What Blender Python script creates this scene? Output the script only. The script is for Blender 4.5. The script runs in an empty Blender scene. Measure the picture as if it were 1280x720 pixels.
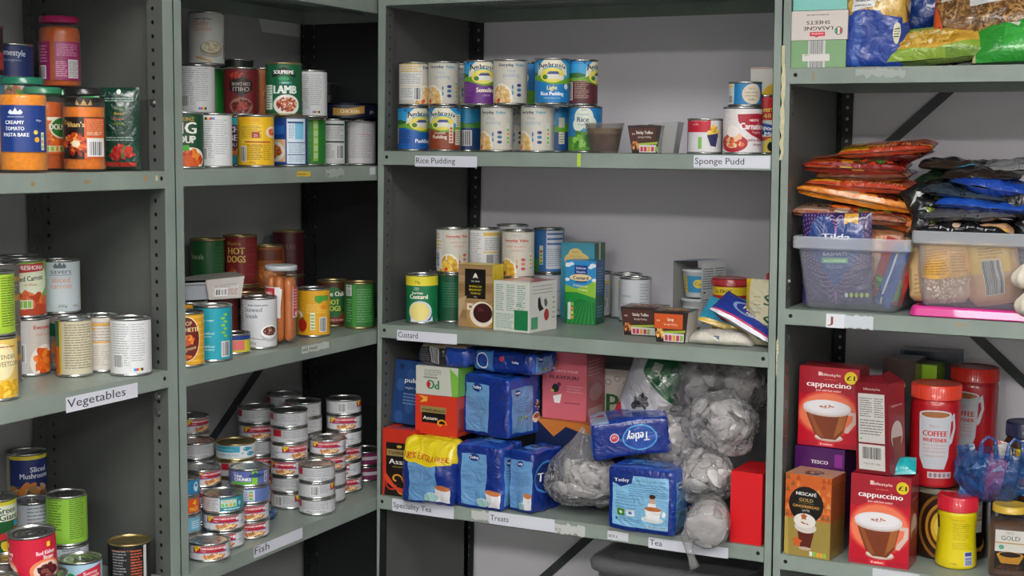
import bpy, bmesh, math, random
from mathutils import Vector, Matrix, noise
from mathutils.geometry import tessellate_polygon
SC = bpy.context.scene
COL = SC.collection
PI = math.pi
rnd = random.Random(7)

# ---------------------------------------------------------------- camera
FPX = 1769.7
CAM = Vector((1.7253, -2.7814, 0.0))
_a, _b, _r = [math.radians(v) for v in (26.2591, 5.7032, .4941)]
FW = Vector((-math.sin(_a)*math.cos(_b), math.cos(_a)*math.cos(_b), -math.sin(_b)))
_rt = Vector((math.cos(_a), math.sin(_a), 0)); _up = _rt.cross(FW)
RT = _rt*math.cos(_r) + _up*math.sin(_r); UP = -_rt*math.sin(_r) + _up*math.cos(_r)
cd = bpy.data.cameras.new('camera'); cam = bpy.data.objects.new('camera', cd); COL.objects.link(cam)
cd.sensor_width = 36; cd.lens = FPX/1280*36; cd.clip_start = .05
cam.matrix_world = Matrix(((RT.x, UP.x, -FW.x, CAM.x), (RT.y, UP.y, -FW.y, CAM.y), (RT.z, UP.z, -FW.z, CAM.z), (0, 0, 0, 1)))
SC.camera = cam

def ray(px, py): return FW + RT*((px-640)/FPX) - UP*((py-360)/FPX)
def onz(px, py, z):
    d = ray(px, py); return CAM + d*((z-CAM.z)/d.z)
def onx(px, x, py=300):
    d = ray(px, py); return CAM + d*((x-CAM.x)/d.x)
def ony(px, y, py=300):
    d = ray(px, py); return CAM + d*((y-CAM.y)/d.y)

# ---------------------------------------------------------------- colours and materials
def lin(c):
    if isinstance(c, str):
        c = c.lstrip('#')
        if len(c) == 3: c = ''.join(k*2 for k in c)
        c = tuple(int(c[i:i+2], 16)/255 for i in (0, 2, 4))
    return tuple((v/12.92 if v <= .04045 else ((v+.055)/1.055)**2.4) for v in c)
def new_mat(name):
    m = bpy.data.materials.new(name); m.use_nodes = True
    return m, m.node_tree, m.node_tree.nodes['Principled BSDF']
def plain(name, col, rough=.5, metal=0, spec=.5, bump=0, bscale=200, var=0, vscale=8, coat=0):
    m, nt, b = new_mat(name); N = nt.nodes; Lk = nt.links
    c = lin(col); b.inputs['Base Color'].default_value = (*c, 1)
    b.inputs['Roughness'].default_value = rough; b.inputs['Metallic'].default_value = metal
    b.inputs['Specular IOR Level'].default_value = spec; b.inputs['Coat Weight'].default_value = coat
    tc = N.new('ShaderNodeTexCoord')
    if var:
        n = N.new('ShaderNodeTexNoise'); n.inputs['Scale'].default_value = vscale; n.inputs['Detail'].default_value = 5
        Lk.new(tc.outputs['Object'], n.inputs['Vector'])
        r = N.new('ShaderNodeMapRange'); r.inputs[1].default_value = .3; r.inputs[2].default_value = .7
        r.inputs[3].default_value = 1-var; r.inputs[4].default_value = 1+var
        Lk.new(n.outputs[0], r.inputs[0])
        mx = N.new('ShaderNodeVectorMath'); mx.operation = 'SCALE'; mx.inputs[0].default_value = c
        Lk.new(r.outputs[0], mx.inputs['Scale']); Lk.new(mx.outputs[0], b.inputs['Base Color'])
    if bump:
        n = N.new('ShaderNodeTexNoise'); n.inputs['Scale'].default_value = bscale; Lk.new(tc.outputs['Object'], n.inputs['Vector'])
        bp = N.new('ShaderNodeBump'); bp.inputs['Strength'].default_value = bump; bp.inputs['Distance'].default_value = .002
        Lk.new(n.outputs[0], bp.inputs['Height']); Lk.new(bp.outputs[0], b.inputs['Normal'])
    return m
def printed(name, rough, coat=0, bump=0, bscale=60, spec=.5):
    m, nt, b = new_mat(name)
    a = nt.nodes.new('ShaderNodeAttribute'); a.attribute_name = 'Col'
    nt.links.new(a.outputs['Color'], b.inputs['Base Color'])
    b.inputs['Roughness'].default_value = rough; b.inputs['Coat Weight'].default_value = coat; b.inputs['Coat Roughness'].default_value = .15
    b.inputs['Specular IOR Level'].default_value = spec
    if bump:
        tc = nt.nodes.new('ShaderNodeTexCoord'); n = nt.nodes.new('ShaderNodeTexNoise'); n.inputs['Scale'].default_value = bscale; n.inputs['Detail'].default_value = 4
        nt.links.new(tc.outputs['Object'], n.inputs['Vector'])
        bp = nt.nodes.new('ShaderNodeBump'); bp.inputs['Strength'].default_value = bump; bp.inputs['Distance'].default_value = .018; n.inputs['Distortion'].default_value = 1.3
        nt.links.new(n.outputs[0], bp.inputs['Height']); nt.links.new(bp.outputs[0], b.inputs['Normal'])
    return m
def clear(name, col, alpha, rough=.12, edge=.5, bump=0, bscale=40, spec=.6, transl=0):
    """thin plastic or glass: part of the light passes straight through, the rest meets a tinted glossy film"""
    m, nt, b = new_mat(name); N = nt.nodes; Lk = nt.links
    b.inputs['Base Color'].default_value = (*lin(col), 1); b.inputs['Roughness'].default_value = rough
    b.inputs['Specular IOR Level'].default_value = spec; b.inputs['Coat Weight'].default_value = .5; b.inputs['Coat Roughness'].default_value = .05
    tr = N.new('ShaderNodeBsdfTransparent'); mx = N.new('ShaderNodeMixShader'); out = N['Material Output']
    fr = N.new('ShaderNodeLayerWeight'); fr.inputs['Blend'].default_value = .25
    mr = N.new('ShaderNodeMapRange'); mr.inputs[3].default_value = alpha; mr.inputs[4].default_value = min(1, alpha+edge)
    Lk.new(fr.outputs['Facing'], mr.inputs[0]); Lk.new(mr.outputs[0], mx.inputs[0])
    Lk.new(tr.outputs[0], mx.inputs[1]); Lk.new(b.outputs[0], mx.inputs[2]); Lk.new(mx.outputs[0], out.inputs['Surface'])
    if bump:
        tc = N.new('ShaderNodeTexCoord'); n = N.new('ShaderNodeTexNoise'); n.inputs['Scale'].default_value = bscale; n.inputs['Detail'].default_value = 3
        n.inputs['Distortion'].default_value = 1.2
        Lk.new(tc.outputs['Object'], n.inputs['Vector'])
        bp = N.new('ShaderNodeBump'); bp.inputs['Strength'].default_value = bump; bp.inputs['Distance'].default_value = .03
        Lk.new(n.outputs[0], bp.inputs['Height']); Lk.new(bp.outputs[0], b.inputs['Normal'])
    return m
def steel_paint(name, col, rough=.38, worn=.12):
    m, nt, b = new_mat(name); N = nt.nodes; Lk = nt.links
    tc = N.new('ShaderNodeTexCoord')
    n1 = N.new('ShaderNodeTexNoise'); n1.inputs['Scale'].default_value = 9; n1.inputs['Detail'].default_value = 6
    n2 = N.new('ShaderNodeTexNoise'); n2.inputs['Scale'].default_value = 90; n2.inputs['Detail'].default_value = 4
    Lk.new(tc.outputs['Object'], n1.inputs['Vector']); Lk.new(tc.outputs['Object'], n2.inputs['Vector'])
    c = lin(col)
    r1 = N.new('ShaderNodeValToRGB'); r1.color_ramp.elements[0].position = .3; r1.color_ramp.elements[1].position = .7
    r1.color_ramp.elements[0].color = (*[v*.88 for v in c], 1); r1.color_ramp.elements[1].color = (*[v*1.1 for v in c], 1)
    Lk.new(n1.outputs[0], r1.inputs[0])
    r2 = N.new('ShaderNodeMapRange'); r2.inputs[1].default_value = .74; r2.inputs[2].default_value = .78; Lk.new(n2.outputs[0], r2.inputs[0])
    mx = N.new('ShaderNodeMixRGB'); mx.inputs[2].default_value = (*lin('#4a3d31'), 1)
    ml = N.new('ShaderNodeMath'); ml.operation = 'MULTIPLY'; ml.inputs[1].default_value = worn*4; Lk.new(r2.outputs[0], ml.inputs[0])
    Lk.new(ml.outputs[0], mx.inputs[0]); Lk.new(r1.outputs[0], mx.inputs[1]); Lk.new(mx.outputs[0], b.inputs['Base Color'])
    r3 = N.new('ShaderNodeMapRange'); r3.inputs[3].default_value = rough-.1; r3.inputs[4].default_value = rough+.12; Lk.new(n1.outputs[0], r3.inputs[0])
    Lk.new(r3.outputs[0], b.inputs['Roughness']); b.inputs['Specular IOR Level'].default_value = .5
    bp = N.new('ShaderNodeBump'); bp.inputs['Strength'].default_value = .08; bp.inputs['Distance'].default_value = .002
    Lk.new(n2.outputs[0], bp.inputs['Height']); Lk.new(bp.outputs[0], b.inputs['Normal'])
    return m

M = {}
M['paint'] = steel_paint('shelf_paint', '#8a968e')
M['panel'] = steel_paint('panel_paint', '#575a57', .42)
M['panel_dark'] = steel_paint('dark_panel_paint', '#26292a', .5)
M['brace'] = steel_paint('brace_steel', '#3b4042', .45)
M['bolt'] = plain('zinc_bolt', '#b9bcba', .3, 1)
M['black'] = plain('painted_hole_shade', '#0b0b0c', .8)  # black that stands in for the shade inside holes
M['rust'] = plain('rust_stain', '#a8875a', .8, var=.3, vscale=90)
M['rust2'] = plain('chipped_primer', '#cfc9a4', .8, var=.15, vscale=60)
M['wall'] = plain('lilac_grey_wall', '#e2dee6', .55, bump=.15, bscale=60, var=.03, vscale=2)
M['wallB'] = plain('grey_steel_back', '#a9abad', .3, var=.04, vscale=3)
M['floor'] = plain('vinyl_floor', '#4a4b4d', .5, var=.1)
M['ceil'] = plain('ceiling_white', '#d8d8d4', .8)
M['roomw'] = plain('room_wall_white', '#b8b7b3', .8)
M['print'] = printed('printed_paper', .42)
M['gloss'] = printed('printed_gloss_card', .3, coat=.25)
M['foil'] = printed('printed_plastic_film', .24, coat=.7, bump=.6, bscale=24)
M['film'] = printed('printed_soft_film', .34, coat=.35, bump=.25, bscale=14)
M['steel'] = plain('tin_steel', '#c3c4c2', .26, .95, bump=.03, bscale=300)
M['lid'] = plain('tin_lid_steel', '#8f9292', .2, 1, bump=.04, bscale=120)
M['gold'] = plain('gold_lacquer_tin', '#b7a473', .3, .9)
M['glass'] = clear('jar_glass', '#dfe8e4', .015, .03, edge=.16)
M['tub'] = clear('frosted_tub_plastic', '#c3c8d2', .13, .2)
M['tubrim'] = clear('frosted_tub_rim', '#cdd2da', .5, .3)
M['bag'] = clear('clear_crinkled_bag', '#bcb9bb', .30, .10, bump=1.0, bscale=42)
M['bagblue'] = clear('blue_carrier_film', '#1f569c', .5, .2, bump=.8, bscale=22)
M['cling'] = clear('clear_wrap', '#e6e6e2', .1, .1, bump=.7, bscale=30)
M['smoke'] = clear('smoky_tub_plastic', '#6f7072', .55, .25)
M['teabag'] = plain('tea_bag_paper', '#cfcbca', .85, bump=.3, bscale=120, var=.12, vscale=30)
M['paperlabel'] = plain('white_shelf_paper', '#dcdde6', .55)
_cm = {}
def cmat(col, rough=.4, metal=0, coat=0, bump=0):
    k = (col, rough, metal, coat, bump)
    if k not in _cm: _cm[k] = plain('tint_'+col.strip('#'), col, rough, metal, coat=coat, bump=bump)
    return _cm[k]

# ---------------------------------------------------------------- objects
def link(name, mesh, parent=None):
    o = bpy.data.objects.new(name, mesh); COL.objects.link(o)
    if parent: o.parent = parent
    return o
def tag(o, label=None, cat=None, group=None, kind=None):
    if label: o['label'] = label
    if cat: o['category'] = cat
    if group: o['group'] = group
    if kind: o['kind'] = kind
    return o
def thing(name, label, cat, loc=(0, 0, 0), rz=0, group=None, tilt=(0, 0)):
    o = link(name, None); o.location = loc; o.rotation_euler = (tilt[0], tilt[1], rz)
    return tag(o, label, cat, group)
class MB:
    """verts, faces, one material index and one colour per face"""
    def __init__(s): s.v = []; s.f = []; s.mi = []; s.c = []; s.sm = []
    def add(s, vs, fs, mi=0, col='#888888', smooth=False):
        n = len(s.v); s.v += [tuple(p) for p in vs]; c = lin(col) if isinstance(col, str) else col
        for f in fs: s.f.append(tuple(i+n for i in f)); s.mi.append(mi); s.c.append(c); s.sm.append(smooth)
    def box(s, x0, y0, z0, x1, y1, z1, mi=0, col='#888888'):
        s.add([(x0,y0,z0),(x1,y0,z0),(x1,y1,z0),(x0,y1,z0),(x0,y0,z1),(x1,y0,z1),(x1,y1,z1),(x0,y1,z1)],
              [(0,3,2,1),(4,5,6,7),(0,1,5,4),(1,2,6,5),(2,3,7,6),(3,0,4,7)], mi, col)
    def lathe(s, prof, n=40, mi=0, col='#888888', smooth=True, sq=0, cx=0, cy=0, ax=1, ay=1):
        vs = []; fs = []
        for (r, z) in prof:
            for k in range(n):
                t = 2*PI*k/n; c, q = math.cos(t), math.sin(t)
                if sq: m = (abs(c)**sq+abs(q)**sq)**(-1/sq); c *= m; q *= m
                vs.append((cx+r*c*ax, cy+r*q*ay, z))
        for i in range(len(prof)-1):
            for k in range(n):
                a, b = i*n+k, i*n+(k+1) % n; fs.append((a, b, b+n, a+n))
        if prof[0][0] > 1e-6 and False: pass
        s.add(vs, fs, mi, col, smooth)
    def tube(s, pts, r, n=8, mi=0, col='#888888', cap=True):
        pts = [Vector(p) for p in pts]; vs = []; fs = []
        for i, p in enumerate(pts):
            d = (pts[min(i+1, len(pts)-1)]-pts[max(i-1, 0)]).normalized()
            u = d.orthogonal().normalized() if abs(d.z) > .99 else d.cross(Vector((0, 0, 1))).normalized(); w = d.cross(u)
            rr = r[i] if isinstance(r, (list, tuple)) else r
            for k in range(n):
                t = 2*PI*k/n; vs.append(p+u*rr*math.cos(t)+w*rr*math.sin(t))
        for i in range(len(pts)-1):
            for k in range(n): a, b = i*n+k, i*n+(k+1) % n; fs.append((a, b, b+n, a+n))
        if cap: fs += [tuple(range(n))[::-1], tuple(range((len(pts)-1)*n, len(pts)*n))]
        s.add(vs, fs, mi, col, True)
    def mesh(s, name, mats, merge=False, bevel=0):
        me = bpy.data.meshes.new(name); me.from_pydata(s.v, [], s.f)
        for m in (mats if isinstance(mats, (list, tuple)) else [mats]): me.materials.append(m)
        me.polygons.foreach_set('material_index', s.mi); me.polygons.foreach_set('use_smooth', s.sm)
        at_ = me.color_attributes.new('Col', 'FLOAT_COLOR', 'CORNER'); buf = []
        for f, c in zip(s.f, s.c): buf += [c[0], c[1], c[2], 1.0]*len(f)
        at_.data.foreach_set('color', buf)
        me.update(); me.validate()
        if merge or bevel:
            bm = bmesh.new(); bm.from_mesh(me); bmesh.ops.remove_doubles(bm, verts=bm.verts, dist=1e-6)
            if bevel: bmesh.ops.bevel(bm, geom=[e for e in bm.edges if len(e.link_faces) == 2 and e.calc_face_angle(0) > .6], offset=bevel, segments=2, affect='EDGES', profile=.7)
            bm.to_mesh(me); bm.free()
        return me
    def build(s, name, mats, parent=None, **k): return link(name, s.mesh(name, mats, **k), parent)

# ---------------------------------------------------------------- print art: flat shapes in millimetres, laid on any surface
_tc = {}
def text_polys(txt):
    if txt in _tc: return _tc[txt]
    cu = bpy.data.curves.new('t', 'FONT'); cu.body = txt; cu.size = 1; cu.resolution_u = 2; cu.offset = 0
    ob = bpy.data.objects.new('t', cu); COL.objects.link(ob)
    me = bpy.data.meshes.new_from_object(ob, depsgraph=None)
    ps = [[(me.vertices[i].co.x, me.vertices[i].co.y) for i in p.vertices] for p in me.polygons]
    bpy.data.objects.remove(ob); bpy.data.curves.remove(cu); bpy.data.meshes.remove(me)
    xs = [q[0] for p in ps for q in p] or [0, 1]; x0, x1 = min(xs), max(xs)
    _tc[txt] = ([[(x-x0, y) for x, y in p] for p in ps], x1-x0); return _tc[txt]
def clip(poly, axis, lim, keep_less):
    out = []; n = len(poly)
    for i in range(n):
        a, b = poly[i], poly[(i+1) % n]
        ia = a[axis] <= lim if keep_less else a[axis] >= lim; ib = b[axis] <= lim if keep_less else b[axis] >= lim
        if ia: out.append(a)
        if ia != ib:
            t = (lim-a[axis])/(b[axis]-a[axis]); out.append((a[0]+(b[0]-a[0])*t, a[1]+(b[1]-a[1])*t))
    return out
def split(poly, axis, step, lo):
    if step is None: return [poly]
    mn = min(p[axis] for p in poly); mx = max(p[axis] for p in poly)
    k0 = math.floor((mn-lo)/step+1e-6); k1 = math.floor((mx-lo)/step-1e-6)
    if k1 <= k0: return [poly]
    out = []; cur = poly
    for k in range(k0, k1):
        e = lo+(k+1)*step; a = clip(cur, axis, e, True); cur = clip(cur, axis, e, False)
        if len(a) > 2: out.append(a)
    if len(cur) > 2: out.append(cur)
    return out
class Art:
    def __init__(s, w, h, base='#dddddd', x0=0):
        s.w, s.h, s.x0 = w, h, x0; s.ops = []
        if base: s.R(x0, 0, x0+w, h, base)
    def _put(s, polys, col):
        P_ = []
        for p in polys:
            if min(q[0] for q in p) < s.x0 or max(q[0] for q in p) > s.x0+s.w or min(q[1] for q in p) < 0 or max(q[1] for q in p) > s.h:
                for ax, lo, hi in ((0, s.x0, s.x0+s.w), (1, 0, s.h)):
                    if len(p) > 2: p = clip(p, ax, lo, False)
                    if len(p) > 2: p = clip(p, ax, hi, True)
            if len(p) > 2: P_.append(p)
        if not P_: return s
        xs = [q[0] for p in P_ for q in p]; ys = [q[1] for p in P_ for q in p]; bb = (min(xs), min(ys), max(xs), max(ys))
        ly = 0
        for o in s.ops:
            b = o[2]
            if b[0] < bb[2] and b[2] > bb[0] and b[1] < bb[3] and b[3] > bb[1]: ly = max(ly, o[3]+1)
        s.ops.append((P_, lin(col), bb, ly)); return s
    def R(s, x0, y0, x1, y1, c): return s._put([[(x0, y0), (x1, y0), (x1, y1), (x0, y1)]], c)
    def P(s, pts, c):
        t = tessellate_polygon([[Vector((x, y, 0)) for x, y in pts]])
        ps = []
        for tri in t:
            q = [pts[i] for i in tri]
            ar = (q[1][0]-q[0][0])*(q[2][1]-q[0][1])-(q[2][0]-q[0][0])*(q[1][1]-q[0][1])
            ps.append(q if ar > 0 else q[::-1])
        return s._put(ps, c)
    def E(s, cx, cy, rx, ry, c, n=22, a0=0, a1=360):
        p = [(cx+rx*math.cos(math.radians(a0+(a1-a0)*k/n)), cy+ry*math.sin(math.radians(a0+(a1-a0)*k/n))) for k in range(n+(a1-a0 < 360))]
        return s._put([p], c)
    def T(s, txt, x, y, h, c, w=None, al='C', rot=0, bold=0):
        """h cap height in mm, w fits the width"""
        ps, tw = text_polys(txt); k = h/.70; kx = k if w is None else w/max(tw, .01)
        wd = tw*kx; ox = {'C': -wd/2, 'L': 0, 'R': -wd}[al]; cr, sr = math.cos(math.radians(rot)), math.sin(math.radians(rot))
        offs = [(0, 0)] if not bold else [(-bold, 0), (bold, 0)]
        for dx, dy in offs:
            s._put_flat([[(x+(ox+a*kx+dx)*cr-(b*k+dy)*sr, y+(ox+a*kx+dx)*sr+(b*k+dy)*cr) for a, b in p] for p in ps], c)
        return s
    def _put_flat(s, ps, c):
        return s._put(ps, c)
    def L(s, x0, y0, x1, y1, n, c='#777777', t=.45, seed=1):
        """rows of fine print"""
        r = random.Random(seed*31+n); ps = []
        for k in range(n):
            y = y1-(y1-y0)*(k+.5)/n; x = x0; hh = min((y1-y0)/n*t, 3)
            xe = x1-(x1-x0)*(r.random()*.25 if r.random() < .4 else 0)
            while x < xe-1:
                e = min(xe, x+r.uniform(4, 14)); ps.append([(x, y-hh/2), (e, y-hh/2), (e, y+hh/2), (x, y+hh/2)]); x = e+r.uniform(.8, 1.6)
        return s._put(ps, c)
    def BC(s, x0, y0, x1, y1, bg='#e9e9ea', vert=False, fg='#333333'):
        s.R(x0-1.5, y0-1.5, x1+1.5, y1+1.5, bg); r = random.Random(int(x0*7+y1)); ps = []
        if vert:
            y = y0
            while y < y1-.5: e = min(y1, y+r.choice((.7, 1.1, 1.8))); ps.append([(x0, y), (x1, y), (x1, e), (x0, e)]); y = e+r.choice((.6, .9, 1.4))
        else:
            x = x0
            while x < x1-.5: e = min(x1, x+r.choice((.7, 1.1, 1.8))); ps.append([(x, y0), (e, y0), (e, y1), (x, y1)]); x = e+r.choice((.6, .9, 1.4))
        return s._put(ps, fg)
    def F(s, cx, cy, rx, ry, cols, n=40, sz=4, seed=1, el=1.4):
        """a printed food picture: many overlapping flecks of its colours"""
        r = random.Random(seed*17+n)
        for k in range(4):
            by = {}
            for j in range(n//4):
                a = r.uniform(0, 2*PI); q = math.sqrt(r.random()); x, y = cx+q*(rx-sz*.6)*math.cos(a), cy+q*(ry-sz*.6)*math.sin(a)
                t = r.uniform(0, PI); w_, h_ = sz*r.uniform(.6, 1.1)*el*.6, sz*r.uniform(.5, .9)*.6
                p = [(x+w_*math.cos(b)*math.cos(t)-h_*math.sin(b)*math.sin(t), y+w_*math.cos(b)*math.sin(t)+h_*math.sin(b)*math.cos(t)) for b in [i*PI/4 for i in range(8)]]
                by.setdefault(r.choice(cols), []).append(p)
            for c in by: s._put(by[c], c)
        return s
    def SQ(s, x, y, w, h, c=('#1f9bd7', '#d6338a', '#e7c92d', '#222222')):
        for i, k in enumerate(c): s.R(x+i*w/len(c), y, x+(i+1)*w/len(c), y+h, k)
        return s
    def lay(s, mb, fn, off, step=(None, None), mi=0, smooth=False, lo=None, flip=False):
        for ps, c, bb, ly in s.ops:
            for p in ps:
                for a in split(p, 0, step[0], s.x0):
                    for b in split(a, 1, step[1], 0):
                        vs = [fn(x/1000, y/1000, off[0]+off[1]*ly) for x, y in b]
                        idx = tuple(range(len(vs)))
                        mb.add(vs, [idx[::-1] if flip else idx], mi, c, smooth)
        return mb

# ---------------------------------------------------------------- tins
_mc = {}
def cached(key, fn):
    if key not in _mc: _mc[key] = fn()
    return _mc[key]
def tin_body(r, h, metal):
    def f():
        m = MB(); e = .0012
        m.lathe([(r-.004, .0006), (r-.0008, 0), (r+e, .0008), (r+e, .003), (r-.0004, .0042), (r-.0006, h-.0042), (r+e, h-.003), (r+e, h-.0006), (r+.0002, h), (r-.0014, h-.0006), (r-.0016, h-.004)], 48)
        m.lathe([(0, .003), (r-.004, .003), (r-.004, .0006)], 48)
        return m.mesh('tin_body', M[metal])
    return cached(('tb', r, h, metal), f)
def tin_lid(r, metal, ridged=True):
    def f():
        m = MB(); z = -.004
        pr = [(r-.0016, z), (r-.004, z-.0004), (r-.0055, z-.0004), (r-.0065, z+.0008), (r-.008, z+.0008), (r-.0095, z-.0002)]
        if ridged: pr += [(r*.62, z-.0002), (r*.58, z+.0006), (r*.54, z-.0002), (r*.32, z-.0002), (r*.28, z+.0006), (r*.24, z-.0002)]
        m.lathe(pr+[(0.0001, z-.0002)], 48); return m.mesh('lid', M[metal])
    return cached(('tl', r, metal, ridged), f)
def ring_pull(r):
    def f():
        m = MB(); z = -.0025; n = 14
        m.tube([(.011*math.cos(2*PI*k/n), -r*.62+.017+.015*math.sin(2*PI*k/n), z) for k in range(n+1)], .0014, 6, cap=False)
        m.box(-.006, -r*.62-.004, z-.001, .006, -r*.62+.005, z+.001); return m.mesh('ring_pull', M['steel'])
    return cached(('rp', r), f)
def tin_label(r, h, key, art_fn, mat='print', z0=.0045, z1=.0045):
    def f():
        a = art_fn(Art(2*PI*r*1000, (h-z0-z1)*1000, None, -PI*r*1000)); m = MB()
        step = 2*PI*r*1000/64
        def fn(u, v, o):
            t = u/r; R_ = r+o; return (R_*math.sin(t), -R_*math.cos(t), z0+v)
        a.lay(m, fn, (.0001, .00006), (step, None), smooth=True); return m.mesh('paper_label', M[mat], merge=True)
    return cached(('la', r, h, key, mat), f)
def faceang(p):
    d = CAM-Vector(p); return math.atan2(d.x, -d.y)
ART = {}
def art(name):
    def d(fn): ART[name] = fn; return fn
    return d
def spot(px, z, r, py=None, x=None, y=None):
    """the centre of a round base on a level plane"""
    if py is not None:
        p = onz(px, py, z); d = Vector((p.x-CAM.x, p.y-CAM.y, 0)).normalized(); p = p+d*r
    elif x is not None: p = onx(px, x, 200 if z > -.2 else (400 if z > -.6 else 640))
    else: p = ony(px, y, 200 if z > -.2 else (400 if z > -.6 else 640))
    return Vector((p.x, p.y, z))
def tin(label, key, px, z, py=None, x=None, y=None, r=.0375, h=.11, turn=0, metal='steel', lid=None, pull=False, name='food_tin', group=None, up=True, at=None, mat='print', tilt=(0, 0)):
    p = Vector((at[0], at[1], z)) if at is not None else spot(px, z, r, py, x, y)
    p.z += .0007
    t = thing(name, label, 'tin', p, faceang(p)+math.radians(turn), group, tilt)
    k = t
    link('tin_body', tin_body(r, h, metal), t)
    l_ = link('paper_label', tin_label(r, h, key, ART[key], mat), t)
    ld = link('lid', tin_lid(r, lid or metal), t); ld.location.z = h
    if pull: q = link('ring_pull', ring_pull(r), ld)
    if not up: 
        l_.rotation_euler = (PI, 0, 0); l_.location = (0, 0, h); l_.rotation_euler = (0, PI, 0)
    t['_r'] = r
    return p, z+h+.0007
# ================================================================ label art for the tins (u = 0 faces the viewer, 236 x 101 mm on a standard tin)
W_, LG, GR, DK = '#dadada', '#c9cacb', '#8a8c90', '#2b2b2d'
def backinfo(a, base='#dcdddf', strip=True, y1=92):
    a.R(a.x0, 0, a.x0+a.w, a.h, base); a.L(-34, 14, 0, y1, 18, '#9c9ea2', t=.34, seed=2); a.L(4, 22, 30, y1, 16, '#a6a8ac', t=.34, seed=5)
    a.BC(-30, 12, -12, 34); a.R(1.5, 8, 2.2, y1, '#b4b6b8')
    if strip: a.SQ(8, 5, 18, 5)
    return a
@art('info')
def _(a): return backinfo(a)
@art('info_up')
def _(a):
    backinfo(a, strip=False); return a.SQ(-16, 90, 20, 5, ('#222222', '#e7c92d', '#d6338a', '#1f9bd7'))
@art('info_plain')
def _(a):
    a.R(a.x0, 0, a.w, a.h, '#cfcccf'); a.L(-36, 12, 34, 90, 22, '#a5a1a6', seed=8); a.L(-6, 66, 30, 70, 1, '#c98b9b'); return a.T('Best', -28, 84, 4, '#555')
@art('info_green')
def _(a):
    a.R(a.x0, 0, a.w, a.h, '#cbcaca'); a.R(-34, 88, 30, 92, '#12402f'); a.R(-34, 48, 30, 52, '#12402f'); a.L(-32, 56, 28, 85, 8, '#96979a'); a.L(-30, 12, 4, 45, 9, '#96979a', seed=3)
    a.BC(10, 12, 28, 42); return a.R(32, 0, 60, a.h, '#12402f')
@art('creamy_cooking')
def _(a):
    a.R(a.x0, 0, a.w, a.h, '#8c1c22'); return a.R(-60, 0, -10, a.h, '#efb22f')
@art('big_soup')
def _(a):
    a.R(a.x0, 0, a.w, a.h, '#1c4a33'); a.R(-80, 0, -26, a.h, '#c6352b'); a.R(-60, 40, -30, a.h, '#eab32c')
    a.T('BIG', 0, 62, 22, '#f0efe6', w=50, bold=1.2); a.T('SOUP', 2, 44, 14, '#f0efe6', w=42, bold=1); a.T('HEINZ', 6, 86, 7, '#d6a843', w=30)
    a.E(14, 14, 32, 22, '#efe6d6'); a.F(14, 14, 29, 20, ['#e0662a', '#ea8a2f', '#c5411e', '#d65a20'], 90, 10); return a.R(-10, 29, 10, 40, '#4fae33')
@art('soup_red')
def _(a):
    a.R(a.x0, 0, a.w, a.h, '#c8372b'); a.R(-60, 55, 60, 100, '#e8b43a'); a.T('HEINZ', 0, 58, 12, '#fff', w=50, bold=.6); a.L(-35, 20, 35, 50, 5, '#e7b6a6'); return a
@art('baked_beans')
def _(a):
    a.R(a.x0, 0, a.w, a.h, '#1d98a6'); a.R(-60, 24, 60, 84, '#3e2445'); a.T('CHEEZY', 2, 68, 12, '#e9e2f0', w=52, bold=.6); a.T('BEANS', 2, 50, 13, '#e9e2f0', w=52, bold=.6)
    a.T('BURGERS', 2, 38, 7, '#e9e2f0', w=46); return a.F(0, 27, 40, 9, ['#c9682c', '#e08a3c', '#a44a20'], 60, 8)
@art('yellow_noodle')
def _(a):
    a.R(a.x0, 0, a.w, a.h, '#eebb1f'); a.R(-36, 44, 16, 84, '#f3cc3c'); a.T('HOW TO COOK', -14, 90, 5, '#d98a22', w=44); a.L(-34, 54, 12, 82, 8, '#b58a25')
    a.R(-8, 56, 8, 68, '#b03a2c'); a.T('2½', 0, 58, 6, '#eee', w=8); a.R(-24, 46, 34, 49, '#b34a2c'); a.L(-20, 10, 14, 43, 9, '#8a742c', seed=4); a.L(16, 10, 34, 43, 8, '#a88e2a', seed=6)
    a.E(40, 68, 18, 12, '#f4e3c8'); a.F(40, 68, 14, 9, ['#d9542a', '#e88a4a'], 30, 6); a.T('400g', -8, 3, 5, '#6b5a20'); return a.BC(-34, 8, -22, 38)
@art('blue_pasta')
def _(a):
    a.R(a.x0, 0, a.w, a.h, '#17428f'); a.P([(-60, 60), (-10, 66), (-10, 84), (-60, 80)], '#2467b5'); a.R(-60, 6, -7, 54, '#d9b58c'); a.E(-34, 28, 26, 22, '#e9e4db'); a.F(-34, 28, 20, 16, ['#c96a2c', '#e0913c', '#a94a20'], 60, 7)
    a.R(-4, 2, 42, 98, '#d6e4f0'); a.R(-2, 88, 36, 92, '#2a4f8c'); a.R(14, 54, 36, 88, '#7cc4e6'); a.L(0, 56, 13, 86, 8, '#8aa8c6'); a.R(-2, 46, 40, 48, '#2a4f8c'); a.L(0, 24, 40, 44, 6, '#8aa8c6')
    a.R(-2, 20, 40, 22, '#2a4f8c'); return a.L(0, 6, 40, 18, 4, '#8aa8c6')
@art('green_veg')
def _(a):
    a.R(a.x0, 0, a.w, a.h, '#2f8c33'); a.R(24, 6, 36, 98, '#9ccc4e'); [a.R(25, 12+i*17, 35, 24+i*17, '#c3dc9c') for i in range(5)]; return a.L(-20, 20, 18, 80, 8, '#3f9c42')
@art('green_carrot')
def _(a):
    a.R(a.x0, 0, a.w, a.h, '#1c8a32'); a.E(-24, 64, 12, 20, '#e8924e'); a.E(-26, 62, 8, 16, '#d9612a'); return a.T('2', 20, 18, 10, '#fff')
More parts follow.
